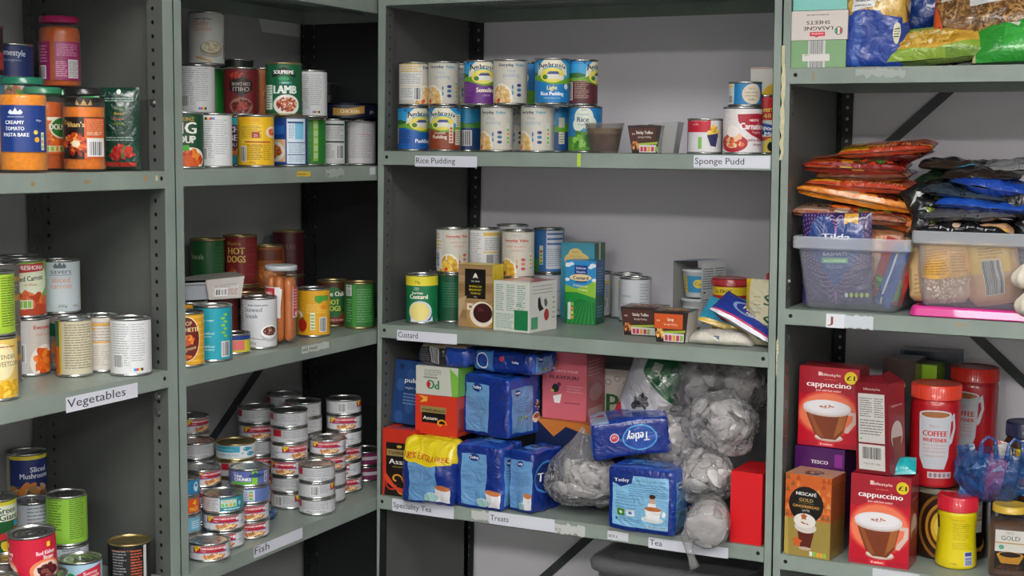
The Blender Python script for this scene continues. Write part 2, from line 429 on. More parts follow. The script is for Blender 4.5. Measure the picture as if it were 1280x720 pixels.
@art('chilli')
def _(a):
    a.R(a.x0, 0, a.w, a.h, '#6e1f24'); a.P([(-26, 26), (0, 14), (26, 26), (26, 44), (0, 58), (-26, 44)], '#241616'); a.T('CHILLI', 0, 38, 9, '#c9bdb4', w=36); a.T('CON CARNE', 0, 28, 7, '#c9bdb4', w=40)
    a.E(0, 78, 26, 18, '#8f6a5c'); a.F(0, 78, 23, 16, ['#7c1f18', '#a63520', '#54150f'], 60, 7); return a.F(14, 12, 20, 10, ['#b3402a', '#8f1f1c'], 14, 7)
@art('korma')
def _(a):
    a.R(a.x0, 0, a.w, a.h, '#c56f24'); a.R(-60, 0, -6, a.h, '#d3cfcb'); a.R(-40, 60, -10, 90, '#5f2020'); a.L(-44, 10, -10, 56, 9, '#8f8b88'); return a.F(26, 50, 22, 36, ['#d9822e', '#b3561c', '#e6a34c'], 40, 9)
@art('lamb_soup')
def _(a):
    a.R(a.x0, 0, a.w, a.h, '#12603c'); a.P([(-24, 88), (0, 98), (24, 88), (27, 76), (0, 84), (-27, 76)], '#101312'); a.T('SOUPREME', 0, 83, 8, '#f2f2ee', w=44, bold=.5)
    a.E(0, 73, 12, 4.5, '#2f9c62'); a.R(-22, 38, 22, 80, '#0d2f22') if False else None; a.R(-10, 62, 18, 67, '#2b8a86'); a.T('HEARTY', 4, 63, 3.4, '#dff', w=16)
    a.T('LAMB', 3, 42, 17, '#eef6f2', w=50, bold=1.3); a.R(-52, 8, -26, 60, '#cfe0d0'); a.L(-50, 10, -28, 58, 9, '#6f8f74')
    a.E(6, 18, 30, 22, '#e9e6e0'); return a.F(7, 19, 25, 17, ['#8f2a1c', '#c4532c', '#d98a5a', '#6f1f16', '#e6b48c'], 110, 5)
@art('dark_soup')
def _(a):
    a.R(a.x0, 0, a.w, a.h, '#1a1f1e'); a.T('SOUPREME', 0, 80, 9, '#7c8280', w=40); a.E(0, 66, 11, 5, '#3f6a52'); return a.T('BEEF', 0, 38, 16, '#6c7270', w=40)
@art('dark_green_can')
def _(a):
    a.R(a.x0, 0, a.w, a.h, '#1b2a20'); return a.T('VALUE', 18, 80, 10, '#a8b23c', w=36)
@art('chunky_chicken')
def _(a):
    a.R(a.x0, 0, a.w, a.h, '#c6c7c3'); a.T('smart price', -12, 90, 4, '#232323', w=40, bold=.3); a.T('Chunky', -16, 78, 10, '#d1714e', w=36); a.T('Chicken', -13, 66, 10, '#d1714e', w=42)
    a.T('in white sauce', -18, 58, 3.5, '#d59a80', w=26); a.E(10, 26, 26, 15, '#aba493'); a.E(8, 32, 24, 14, '#8b8064'); a.E(8, 33, 22, 12, '#d3cab4'); a.F(8, 33, 20, 11, ['#c9bb98', '#dcd3bd', '#b7a37c'], 50, 6)
    a.P([(-26, 14), (8, 4), (8, 1), (-26, 11)], '#c98a24'); return a.BC(40, 8, 54, 40)
@art('spaghetti')
def _(a):
    a.R(a.x0, 0, a.w, a.h, '#e8a92a'); [a.R(a.x0, 6+i*12, a.w, 9+i*12, '#f0c04a') for i in range(8)]
    a.E(0, 50, 30, 44, '#f3dfae'); a.E(0, 50, 28, 42, '#6e1c17'); a.T('LOOP', 0, 76, 8, '#efd9a0', w=24); a.T('SPAGHETTI', 0, 64, 8, '#efd9a0', w=48, bold=.4)
    a.F(0, 48, 22, 12, ['#e8822c', '#d65a1f', '#f0a040'], 40, 7); a.T('Bolognese', 0, 27, 7, '#efd9a0', w=42, rot=12); return a.F(0, 16, 12, 6, ['#e8822c', '#d65a1f'], 16, 5)
@art('teal_noodles')
def _(a):
    a.R(a.x0, 0, a.w, a.h, '#1f9cb0'); a.T('low in sugar', -14, 76, 4, '#d9f0ee', w=34); a.T('no artificial', -14, 50, 4, '#d9f0ee', w=34); a.T('flavours', -14, 44, 4, '#d9f0ee', w=22); a.T('no artificial', -14, 24, 4, '#d9f0ee', w=34)
    a.T('preservatives', -14, 18, 4, '#d9f0ee', w=34); [a.E(24+(-1)**i*3, 46+i*7, 5, 2.6, '#8cc63f') for i in range(7)]; return a.BC(18, 6, 36, 34)
@art('hot_dogs_maroon')
def _(a):
    a.R(a.x0, 0, a.w, a.h, '#7d2023'); a.R(-80, 0, -36, a.h, '#43191a'); a.T('Westlers', -14, 86, 8, '#c9a24a', w=32); a.T('HOT', -8, 66, 15, '#d8b85a', w=38, bold=.7); a.T('DOGS', -8, 48, 15, '#d8b85a', w=42, bold=.7)
    a.F(-14, 16, 26, 20, ['#a8441f', '#c9682c', '#7c2a14'], 30, 12); [a.R(18, 20+i*22, 40, 22+i*22, '#96303a') for i in range(4)]; return a
@art('green_mince')
def _(a):
    a.R(a.x0, 0, a.w, a.h, '#1d5a30'); a.T('Steak', -30, 62, 12, '#b9c9b4', w=34); return a.L(10, 14, 36, 90, 10, '#2f6e3e')
@art('maroon_gold')
def _(a):
    a.R(a.x0, 0, a.w, a.h, '#571a1c'); a.T('Beef', -4, 60, 14, '#c4a048', w=36); a.E(0, 26, 22, 15, '#c4a048'); return a.F(0, 26, 20, 13, ['#6b2c18', '#8f4a24', '#3f170f'], 30, 7)
@art('green_gold')
def _(a):
    a.R(a.x0, 0, a.w, a.h, '#1c4d2e'); a.T('Stew', -4, 60, 14, '#c4a048', w=36); return a.F(0, 26, 20, 13, ['#6b2c18', '#8f4a24', '#3f170f'], 30, 7)
@art('small_blue_tin')
def _(a):
    a.R(a.x0, 0, a.w, a.h, '#d9cf3e'); a.R(a.x0, a.h-8, a.w, a.h, '#22408f'); a.R(-34, 2.5, 0, a.h-9, '#dcdcdc'); a.BC(-26, 4, -8, a.h-11); return a.R(2, 4, 30, a.h-9, '#e5776e')
@art('stewed_steak')
def _(a):
    a.R(a.x0, 0, a.w, a.h, '#d3d4d8'); a.T('Asda Smart price', -4, 86, 4, '#333', w=44, bold=.2); a.T('Stewed', -14, 74, 9, '#3c3c3e', w=38); a.T('Steak', -18, 61, 9, '#3c3c3e', w=30)
    a.E(26, 26, 23, 16, '#b9babd'); a.E(24, 32, 22, 14, '#efefef'); a.E(24, 33, 17, 9.5, '#4f2419'); a.F(24, 33, 17, 9.5, ['#5f2a1c', '#7c4030', '#3f1a12', '#c9a090'], 60, 5)
    a.P([(-30, 22), (-20, 18), (10, 14), (12, 16), (-20, 21), (-28, 25)], '#a9aaac'); a.L(-56, 10, -36, 90, 14, '#a6a6ae'); return a.T('392g', -14, 6, 5, '#333', w=12)
@art('yellow_tomato')
def _(a):
    a.R(a.x0, 0, a.w, a.h, '#e3a723'); a.R(4, 76, 40, 88, '#4b9a3a'); a.P([(4, 76), (14, 70), (24, 76)], '#4b9a3a'); a.P([(-60, 64), (-26, 50), (-20, 26), (-24, 24), (-32, 46), (-60, 58)], '#efe9de'); a.E(-26, 22, 12, 15, '#b8281f')
    a.P([(-30, 36), (-20, 36), (-25, 42)], '#3c7c2c'); a.L(-16, 48, 32, 70, 5, '#f0c560'); a.E(26, 62, 9, 5, '#e08a1a'); a.R(-6, 12, 4, 50, '#e6e6dc'); [a.R(-5, 14+i*7, 3, 18+i*7, '#8fb54a') for i in range(5)]; return a.BC(16, 8, 32, 38)
@art('olde_hot_dogs')
def _(a):
    a.R(a.x0, 0, a.w, a.h, '#4a261a'); a.F(0, 50, 50, 50, ['#6e3220', '#8f4a28', '#3a1a10'], 50, 16); a.E(0, 52, 27, 38, '#1d6a35'); a.T('Olde Oak', 0, 68, 11, '#e6e3da', w=56, bold=.5); a.T('HOT', 0, 48, 12, '#cfd84c', w=28, bold=.6)
    a.T('DOGS', 0, 33, 12, '#cfd84c', w=36, bold=.6); a.R(-36, 6, 36, 18, '#8a1f24'); return a.T('8 HOT DOGS IN BRINE', 0, 9, 5, '#eadfd8', w=58)
@art('green_back')
def _(a):
    a.R(a.x0, 0, a.w, a.h, '#2a6a30'); a.R(-18, 0, -8, a.h, '#3f8a3a'); a.L(-34, 10, -19, 66, 9, '#6fa86a'); a.L(-6, 10, 36, 90, 14, '#5c9a58'); return a.BC(-34, 74, -20, 96, vert=True)
@art('maroon_plain')
def _(a): a.R(a.x0, 0, a.w, a.h, '#4c1a20'); a.T('STEAK', 0, 60, 12, '#8a5a50', w=40); return a
@art('orange_brown')
def _(a): a.R(a.x0, 0, a.w, a.h, '#8a4a24'); a.R(-40, 60, 40, 84, '#5c2c18'); return a.F(0, 30, 26, 22, ['#a8602c', '#c47c3c'], 30, 9)
# ---- tuna and other fish, 83 mm tins 28 mm high of paper
@art('tuna')
def _(a):
    h = a.h; a.R(a.x0, 0, a.w, h, '#d6d7dc')
    for c in (0, -a.w/2, a.w/2):
        a.R(c-36, h*.50, c+34, h*.98, '#b31f35'); a.R(c-60, h*.455, c+50, h*.50, '#5d8fd0'); a.P([(c-35, h*.97), (c-19, h*.97), (c-31, h*.52)], '#edd72e'); a.R(c-34, h*.76, c-25, h*.90, '#b31f35') if False else None
        a.T('TUNA FLAKES IN BRINE', c+3, h*.74, 3.9, '#f4e6e8', w=47, bold=.25); a.T('160g e', c-14, h*.58, 2.6, '#f4dfe2', w=11); a.T('75p', c-28.5, h*.80, 3, '#a3202c', w=7)
        a.E(c+30.5, h*.76, 3.6, 3.6, '#e6e6ea'); a.F(c+6, h*.22, 26, h*.21, ['#d99a66', '#e9b98c', '#c4784a', '#efd2a4', '#8a5a30'], 90, 5, seed=3, el=2); a.P([(c-10, h*.05), (c+26, h*.34), (c+28, h*.30), (c-4, 0)], '#ecdc9c')
    for s in (-1, 1):
        x = s*a.w/4; a.L(x-22, h*.2, x+20, h*.9, 5, '#a4a5aa', seed=9+s); a.T('185g   130g', x+4, h*.06, 3, '#6f7075', w=30)
    a.BC(a.w/4+20, h*.15, a.w/4+27, h*.85, vert=True); return a
@art('fish_teal')
def _(a):
    h = a.h; a.R(a.x0, 0, a.w, h, '#ced6da'); a.R(-60, h*.5, 6, h*.96, '#2f9db8'); a.T('Essentials', -30, h*.65, 4, '#a8d8e2', w=44); a.T('TUNA CHUNKS', -20, h*.2, 4.4, '#3f98b0', w=46)
    for cx, cy in ((22, h*.72), (31, h*.32)): a.E(cx, cy, 9, 4.6, '#2b8fb0'); a.P([(cx+7, cy), (cx+14, cy+4), (cx+14, cy-4)], '#2b8fb0'); a.E(cx-5, cy+1, 1, 1, '#dfe')
    return a.E(12, h*.4, 2.5, 1.6, '#2b8fb0')
@art('tuna_chunks_blue')
def _(a):
    h = a.h; a.R(a.x0, 0, a.w, h, '#5a68a8'); a.R(6, 0, 18, h, '#7fbf3a'); a.R(-40, 0, 6, h*.2, '#5fae3c'); a.T('TESCO', -30, h*.8, 3, '#dde', w=14); a.T('TUNA', -24, h*.55, 5.2, '#f0f2f6', w=20, bold=.3); a.T('CHUNKS', -14, h*.27, 6.6, '#f0f2f6', w=36, bold=.5)
    a.E(14, h*.66, 15, 4.2, '#26436f'); a.P([(27, h*.66), (35, h*.86), (35, h*.5)], '#26436f'); a.P([(8, h*.78), (14, h*.95), (18, h*.78)], '#26436f'); return a.BC(36, h*.12, 44, h*.86, bg='#c6cbe0', vert=True)
@art('blue_info')
def _(a):
    h = a.h; a.R(a.x0, 0, a.w, h, '#5f74ac'); a.R(2, h*.1, 26, h*.92, '#c3cce0'); [a.R(14, h*(.15+.25*i), 22, h*(.33+.25*i), c) for i, c in enumerate(('#7fbf3a', '#e08a2c', '#7fbf3a'))]; return a.L(4, h*.15, 13, h*.85, 5, '#8a92ac')
@art('teal_info')
def _(a):
    h = a.h; a.R(a.x0, 0, a.w, h, '#2f8d9c'); a.R(-60, 0, -8, h, '#d3d3d6'); a.L(-42, h*.1, -12, h*.9, 6, '#96989c'); a.R(-6, h*.3, 28, h*.86, '#bfe0dc'); [a.R(-5+i*8, h*.34, 1+i*8, h*.58, c) for i, c in enumerate(('#7fbf5a', '#7fbf5a', '#dfa43a', '#7fbf5a'))]
    a.L(-4, h*.62, 26, h*.84, 2, '#c9a23c'); a.E(36, h*.5, 4, 5, '#9fd3e6'); return a.L(0, h*.06, 40, h*.24, 1, '#cfeaec')
@art('white_tuna')
def _(a):
    h = a.h; a.R(a.x0, 0, a.w, h, '#c6c7cb'); a.L(-38, h*.3, 30, h*.92, 5, '#98999e', seed=12); a.T('185g   130g', 0, h*.08, 3, '#6a6b70', w=46); a.E(24, h*.5, 4, 4, '#a5a6aa'); a.E(24, h*.5, 3.2, 3.2, '#c6c7cb'); a.R(-60, h*.45, -36, h*.98, '#b31f35'); return a
@art('bar_tuna')
def _(a):
    h = a.h; a.R(a.x0, 0, a.w, h, '#c6c7cb'); a.BC(-28, h*.15, -12, h*.85); a.L(-9, h*.3, 14, h*.9, 5, '#98999e'); a.R(18, h*.48, 70, h*.98, '#b31f35'); a.R(14, h*.44, 70, h*.48, '#5d8fd0'); a.P([(20, h*.97), (34, h*.97), (24, h*.52)], '#edd72e'); return a.F(46, h*.2, 12, h*.2, ['#d99a66', '#c4784a'], 16, 4)
@art('blue_pack')
def _(a): h = a.h; a.R(a.x0, 0, a.w, h, '#2b83b5'); a.E(14, h*.5, 7, h*.35, '#cfe3ee'); return a.E(14, h*.6, 4, 3, '#2b83b5')
@art('four_pack')
def _(a): h = a.h; a.R(a.x0, 0, a.w, h, '#e2571f'); a.T('4', 10, h*.5, 12, '#f6cf3a', w=9, bold=.5); return a.T('PACK', 10, h*.12, 8, '#f6cf3a', w=22, bold=.3)
@art('pale_blue_pack')
def _(a): h = a.h; a.R(a.x0, 0, a.w, h, '#6fb1cf'); return a.L(0, h*.2, 26, h*.8, 4, '#cfe3ee')
@art('magenta_tin')
def _(a): h = a.h; a.R(a.x0, 0, a.w, h, '#7c2b58'); a.R(a.x0, h*.4, a.w, h*.7, '#d7cfd6'); return a.T('PINK', -20, h*.45, 6, '#7c2b58', w=30)
# ---- rice pudding and custard
SKY, HILL, CREAM = '#3aa5dc', '#6ea832', '#ece8d2'
def creamery(a, low, txt, cx=0, y2=None):
    """blue sky, cream sun arch with dark lettering, hills with white farm, coloured lower half"""
    a.R(a.x0, 0, a.w, a.h, low); a.R(a.x0, 50, a.w, a.h, SKY); a.R(a.x0, 84, a.w, a.h, '#2a8fd0')
    a.P([(a.x0, 56), (cx-40, 62), (cx-20, 54), (cx+6, 46), (cx+30, 50), (cx+55, 60), (a.x0+a.w, 56), (a.x0+a.w, 44), (cx+40, 40), (cx, 38), (cx-40, 48), (a.x0, 46)], HILL)
    a.P([(a.x0, 60), (cx-50, 66), (cx-30, 60), (cx-50, 55), (a.x0, 54)], '#2f6a33')
    a.E(cx, 58, 28, 16, '#e9dc62'); a.P([(cx-36, 56), (cx-33, 78), (cx-16, 92), (cx, 95), (cx+16, 92), (cx+33, 78), (cx+36, 56), (cx+27, 60), (cx+20, 72), (cx, 78), (cx-20, 72), (cx-27, 60)], CREAM)
    a.R(cx-12, 50, cx+14, 60, '#e6e4dc'); a.P([(cx-13, 60), (cx-6, 66), (cx+12, 66), (cx+16, 60)], '#3c4a8a'); a.E(cx-16, 54, 6, 5, '#3f7a2f'); a.E(cx+20, 52, 7, 5, '#e6e2d8')
    ws = [{'A': 1.25, 'm': 1.5, 'r': .7, 'i': .5, 's': .85}.get(ch, 1) for ch in txt]; acc = 0; tot = sum(ws)
    for i, ch in enumerate(txt):
        t = ((acc+ws[i]/2)/tot-.5)*2.1; acc += ws[i]; a.T(ch, cx+31*t/1.05, 70+9*math.cos(t*1.1)-3, 9.5 if i else 13, '#1d2c55', rot=-t*20, bold=.55)
    for bx, by in ((cx-38, 88), (cx+40, 88)): a.P([(bx-6, by+3), (bx, by+1), (bx+7, by+4), (bx+1, by-1), (bx+3, by-5), (bx-1, by-2)], '#1d3c6a')
    return a
@art('am_blue')
def _(a):
    creamery(a, '#1c5fb0', 'Ambrosia', 18); a.L(-50, 12, -6, 42, 8, '#22396e'); a.R(-60, 0, 2, 48, '#23427f') if False else None; a.T('Pudding', 24, 14, 9, '#fff', w=40, bold=.4); return a.BC(-52, 14, -44, 44)
@art('am_caramel')
def _(a):
    creamery(a, '#8a3f24', 'Ambrosia', -8); a.T('Creamed', -14, 34, 6, '#f0e8d8', w=26); a.T('Pudding', -14, 24, 8, '#f0e8d8', w=34, bold=.3); a.R(8, 14, 18, 52, '#e6e2d6'); [a.R(10, 16+7*i, 16, 21+7*i, '#d5652c') for i in range(5)]
    a.R(24, 10, 44, 44, '#dcd8c4'); a.R(26, 50, 44, 78, '#dcd8c4'); a.L(26, 12, 42, 42, 6, '#9a9684'); return a.L(28, 52, 42, 76, 5, '#9a9684')
@art('am_code')
def _(a): a.R(a.x0, 0, a.w, a.h, '#1c3f6e'); a.R(a.x0, 60, a.w, a.h, '#2f9bd0'); a.P([(a.x0, 60), (-30, 66), (0, 58), (30, 64), (a.x0+a.w, 58), (a.x0+a.w, 50), (a.x0, 48)], '#4f8f36'); return a.BC(-14, 10, 6, 42)
@art('am_purple')
def _(a):
    creamery(a, '#6a2d86', 'Ambrosia', 10); a.L(-50, 14, -14, 44, 7, '#8a5aa0'); a.T('Semolina', 16, 24, 10, '#f1ead2', w=44, bold=.5); return a.T('LOW FAT', 18, 15, 4, '#e2d0ea', w=18)
@art('am_light')
def _(a):
    creamery(a, '#1f7fc4', 'Ambrosia', 0); a.T('Light', 0, 27, 9, '#f0e98a', w=22, bold=.4); a.T('Rice Pudding', 0, 15, 8, '#fff', w=52, bold=.4); a.E(34, 34, 6, 6, '#e6eef2'); return a.T('delicious hot or cold', 0, 8, 3, '#cfe6f4', w=36)
@art('am_maroon')
def _(a):
    creamery(a, '#5c2c34', 'Ambrosia', 48); a.L(-12, 10, 20, 50, 10, '#a88a78'); return a.BC(-30, 8, -18, 44)
@art('am_side')
def _(a): creamery(a, '#1d4a86', 'Ambrosia', -40); a.R(4, 14, 18, 40, '#dcd8c4'); a.R(4, 50, 18, 72, '#dcd8c4'); a.L(5, 16, 17, 38, 4, '#98947c'); return a.R(-12, 14, -6, 50, '#6fae44')
def evalue(a, cx, col='#2b4a86', col2='#2f97b3', food=('#e4bd76', '#edd09a', '#d3a45a'), bits=True):
    a.R(a.x0, 0, a.w, a.h, '#cdc9be'); a.T('TESCO', cx, 91, 5, '#8aa0c0', w=24); a.T('Everyday', cx-12, 79, 6.5, '#26355f' if col == '#2b4a86' else col, w=34, bold=.4); a.T('Value', cx+20, 79, 6.5, col2, w=22, bold=.4)
    a.R(cx-30, 76, cx+32, 76.6, '#b5b2a8'); a.E(cx-24, 10, 27, 32, '#e9e5da'); a.F(cx-24, 10, 25, 30, list(food), 60, 9); a.F(cx-30, 4, 7, 6, ['#c4352c', '#d9604a'], 10, 5)
    if bits:
        for i, (x, y) in enumerate(((18, 38), (18, 28), (18, 17), (3, 34), (3, 22))): a.E(cx+x, y, 5.5 if x > 5 else 2, 3.6 if x > 5 else 5, ('#2e3a7a', '#3a78a8', '#2e3a7a', '#4a6aa0', '#3f8ab0')[i] if col2 == '#2f97b3' else ('#c2504c', '#d07a60', '#c2504c', '#d9b04c', '#c2504c')[i])
    return a
@art('ev_rice')
def _(a): evalue(a, 0); a.T('rice', 0, 66, 8, '#7fa0c0', w=18); return a.T('pudding', 0, 56, 8, '#7fa0c0', w=36)
@art('ev_rice_l')
def _(a):
    evalue(a, -16); a.T('rice', -18, 66, 8, '#7fa0c0', w=18); a.T('pudding', -14, 56, 8, '#7fa0c0', w=36); a.R(18, 12, 26, 58, '#dedbd2'); [a.R(19, 14+9*i, 25, 20+9*i, c) for i, c in enumerate(('#7fbf5a', '#7fbf5a', '#dfa43a', '#7fbf5a', '#d3d0c4'))]
    a.R(32, 4, 33, 98, '#a9a8b2'); return a.L(35, 6, 52, 96, 18, '#9a98ae')
@art('ev_back')
def _(a):
    evalue(a, 48, bits=False); a.R(-44, 8, 16, 94, '#dadad8'); a.L(-38, 70, 14, 92, 4, '#e2b84c', t=.5); a.L(-38, 44, 12, 68, 6, '#a5a6a8'); a.L(-38, 38, 14, 41, 1, '#e2b84c'); a.L(-38, 14, -6, 36, 6, '#a5a6a8'); return a.BC(-2, 10, 12, 36)
@art('rice_green')
def _(a):
    a.R(a.x0, 0, a.w, a.h, '#2a7fc0'); a.E(-6, 72, 22, 22, '#dfe6d8'); a.E(-18, 56, 14, 14, '#dfe6d8'); a.E(8, 58, 16, 16, '#dfe6d8'); a.T('TESCO', -6, 86, 4, '#6a8aa8', w=16); a.T('Creamed', -8, 76, 5, '#4aa0b8', w=24); a.T('Rice', -8, 62, 11, '#2c4a78', w=26, bold=.5); a.T('Pudding', -6, 54, 5, '#5a7aa0', w=24)
    a.R(a.x0, 0, a.w, 30, '#5f9e34'); a.F(-8, 22, 34, 24, ['#7cb844', '#5a9a30', '#8fc85c', '#3f7f28'], 40, 14); return a.E(6, 44, 18, 4, '#4fa8d8')
@art('ev_custard')
def _(a): evalue(a, 14, '#c23a34', '#c23a34', ('#e0b02c', '#edc64a', '#c9921c')); a.T('ready to serve', 16, 66, 5.5, '#cf8074', w=44); a.T('custard', 16, 57, 5.5, '#cf8074', w=26); a.R(-58, 6, -26, 96, '#d9d9d6'); a.L(-54, 50, -28, 90, 5, '#dcb444'); return a.BC(-50, 10, -34, 44, vert=True)
@art('ev_custard_c')
def _(a):
    evalue(a, -6, '#c23a34', '#c23a34', ('#e0b02c', '#edc64a', '#c9921c')); a.T('ready to serve', -6, 66, 6, '#cf8074', w=50); a.T('custard', -4, 57, 6, '#cf8074', w=28); a.R(28, 14, 36, 54, '#dedbd2'); return [a.R(29, 16+9*i, 35, 22+9*i, c) for i, c in enumerate(('#7fbf5a', '#dfa43a', '#7fbf5a', '#dfa43a'))] and a
@art('custard_info')
def _(a):
    a.R(a.x0, 0, a.w, a.h, '#d6d6d6'); a.L(-40, 12, -8, 92, 18, '#a4a5a9'); a.R(-1, 84, 48, 92, '#dcb850'); a.L(2, 50, 44, 80, 7, '#98999c'); a.R(-1, 44, 48, 47, '#dcb850'); a.R(6, 10, 24, 40, '#8f9094'); a.R(-1, 4, 48, 7, '#dcb850'); return a.L(26, 12, 44, 40, 6, '#a0a1a5')
@art('blue_info_can')
def _(a):
    a.R(a.x0, 0, a.w, a.h, '#3f74b4'); a.R(-6, 6, 44, 98, '#cdd2da'); [a.R(-4, 88-12*i, 42, 93-12*i, '#4a70ae') for i in range(3)]; a.L(-4, 12, 40, 56, 9, '#98a2b2'); a.R(-24, 16, -14, 62, '#d3dac0'); [a.R(-23, 18+9*i, -15, 24+9*i, c) for i, c in enumerate(('#7fbf5a', '#dfa43a', '#7fbf5a', '#d05a3a'))]; return a.R(-60, 0, -26, 30, '#4f9a3c')
@art('real_custard')
def _(a):
    a.R(a.x0, 0, a.w, a.h, '#127a4b'); a.R(a.x0, 84, a.w, a.h, '#e8da3a'); a.T('79p', -12, 89, 6.5, '#3f3c20', w=14); a.T('happy', -14, 78, 3.5, '#dff0e4', w=12); a.T('shopper', -14, 74, 3.5, '#dff0e4', w=14); a.T('Real Dairy', -12, 65, 5, '#eef4e8', w=26, bold=.3); a.T('Custard', -10, 54, 10, '#f6f4e2', w=44, bold=.7)
    a.P([(-34, 4), (-30, 16), (24, 16), (30, 2), (0, 0)], '#2f3f8a'); a.E(-6, 24, 29, 25, '#cfdbe6'); a.E(-8, 24, 25, 21.5, '#f0e08a'); a.P([(-28, 12), (-8, 2), (14, 12)], '#f0e08a'); a.P([(-30, 10), (-10, 0), (18, 4), (24, 14), (26, 2), (-30, 0)], '#e6e8f0'); return a
@art('green_dark_info')
def _(a): a.R(a.x0, 0, a.w, a.h, '#115036'); a.L(-34, 30, 24, 90, 10, '#2a7a56'); return a.BC(8, 10, 30, 34)
@art('savers_white')
def _(a): a.R(a.x0, 0, a.w, a.h, '#c9ccd2'); a.T('savers', -24, 56, 6, '#5a6a7a', w=24); a.T('custard', -24, 38, 6, '#dc9a6a', w=24); a.L(10, 20, 34, 90, 10, '#a5a8ae'); a.T('385g', -12, 10, 4, '#4a4a50', w=12); return a.T('8X', 20, 30, 12, '#a5a8ae', w=20)
@art('grey_info')
def _(a): a.R(a.x0, 0, a.w, a.h, '#bcbec0'); a.L(-34, 16, 30, 90, 12, '#8e9094'); a.R(-36, 78, 34, 84, '#c9b04c'); a.BC(6, 20, 26, 40); return a
# ---- milk tins
@art('red_white_milk')
def _(a): a.R(a.x0, 0, a.w, a.h, '#dcd9dc'); a.R(-50, 40, 12, a.h, '#c32338'); a.T('Evaporated', -14, 62, 5, '#eebfc6', w=36); a.T('milk', -20, 54, 5, '#eebfc6', w=14); a.F(18, 40, 16, 16, ['#e6c04c', '#efd274', '#d3a030'], 30, 8); a.P([(4, 34), (30, 38), (24, 10), (12, 12)], '#2c2c5a'); a.R(-14, 6, -6, 30, '#7cb85a'); return a.R(a.x0, 0, -46, a.h, '#7a2f66')
@art('milk_code')
def _(a): a.R(a.x0, 0, a.w, a.h, '#dcd9dc'); a.L(-12, 40, 16, 72, 6, '#9ca0c0'); a.R(-12, 50, 18, 54, '#e2c94c'); a.BC(0, 8, 18, 34, vert=True); return a.R(28, 0, 60, a.h, '#3a3a7a')
@art('carnation')
def _(a):
    a.R(a.x0, 0, a.w, a.h, '#e2dcdd'); a.P([(-8, 76), (40, 78), (60, 76), (60, 20), (44, 26), (22, 34), (4, 48), (-6, 62)], '#ab1d33'); a.T('NESTLE', 28, 62, 4.5, '#f0dde0', w=22, bold=.4); a.T('Carnation', 27, 46, 13, '#f6eef0', w=58, bold=.8); a.T('Topping', 34, 38, 5, '#f0dde0', w=24)
    r = random.Random(4); [a.R(x, y, x+2, y+1, '#b4586a') for x, y in ((r.uniform(-50, 50), r.uniform(2, 70)) for _ in range(36))]
    a.E(-18, 18, 32, 18, '#b32238'); a.F(-18, 30, 22, 14, ['#d9682c', '#e88a4a', '#c04a20', '#f0c09a'], 40, 10); a.E(-18, 42, 14, 12, '#f0e6e2'); a.F(-14, 16, 22, 9, ['#e0703a', '#f0d0a4', '#c9442c'], 30, 8)
    a.T('extra thick', 32, 22, 6, '#a82a50', w=42, bold=.3); return a.T('cream', 38, 13, 6, '#a82a50', w=24, bold=.3)
@art('evap_blue')
def _(a): a.R(a.x0, 0, a.w, a.h, '#1f7ab4'); a.R(-50, 0, -24, a.h, '#cfd3d3'); a.BC(-42, 4, -28, 18, vert=True); a.R(-46, 34, -28, 38, '#e2c94c'); a.E(16, a.h/2, 22, a.h/2, '#cfc3ae'); a.T('TESCO', 14, a.h*.72, 3.5, '#5a7a96', w=16); a.T('reduced fat', 14, a.h*.54, 3.5, '#4a3c34', w=28); a.T('evaporated', 14, a.h*.38, 3.5, '#4a3c34', w=28); return a.T('milk', 14, a.h*.18, 5, '#4a3c34', w=14)
@art('evap_red')
def _(a):
    a.R(a.x0, 0, a.w, a.h, '#d9e0d0'); a.R(-50, 0, -24, a.h, '#d59a3e'); a.R(-26, 66, 60, a.h, '#cc2231'); a.T('Drivers', -4, 82, 11, '#f0d85a', w=40, rot=5, bold=.5); a.T('648', 0, 70, 9, '#f0d85a', w=24, rot=5); a.P([(-30, 56), (-22, 64), (40, 50), (60, 50), (60, 28), (30, 30), (-26, 40)], '#1d52a8'); a.T('Evaporated', 8, 45, 9, '#fff', w=56, rot=-10, bold=.6); a.T('Milk', 12, 33, 9, '#fff', w=26, bold=.6)
    a.R(-22, 24, 60, 32, '#d8432f'); a.E(14, 10, 18, 20, '#f0d45a'); return a.E(14, 12, 9, 10, '#20252c')
# ---- vegetables
@art('sliced_carrots')
def _(a):
    a.R(a.x0, 0, a.w, a.h, '#3c8a2c'); a.R(-30, 0, 60, a.h, '#7cae3c'); a.E(20, 64, 34, 30, '#e6ecd0'); a.P([(-10, 76), (-6, 92), (44, 94), (44, 80)], '#b9242c'); a.T('FRESHONA', 18, 82, 8, '#f4e6e0', w=46, bold=.4); a.T('Sliced Carrots', 12, 62, 9, '#3a3a30', w=56, rot=4, bold=.3); a.T('- in Water -', 16, 53, 5, '#c0502c', w=30)
    a.R(-30, 0, 60, 34, '#c4482c'); a.F(10, 26, 44, 18, ['#d9602c', '#e88444', '#c4441f'], 30, 16); a.R(-22, 12, 18, 28, '#dfe0cc'); [a.R(-20+7.4*i, 14, -14+7.4*i, 26, c) for i, c in enumerate(('#d9e6ea', '#8fbf4a', '#8fbf4a', '#8fbf4a', '#8fbf4a'))]
    a.R(-62, 0, -30, a.h, '#d3d6c8'); [a.R(-60, 14+i*16, -32, 17+i*16, '#3c8a2c') for i in range(5)]; return a.L(-58, 6, -34, 92, 12, '#98a08e')
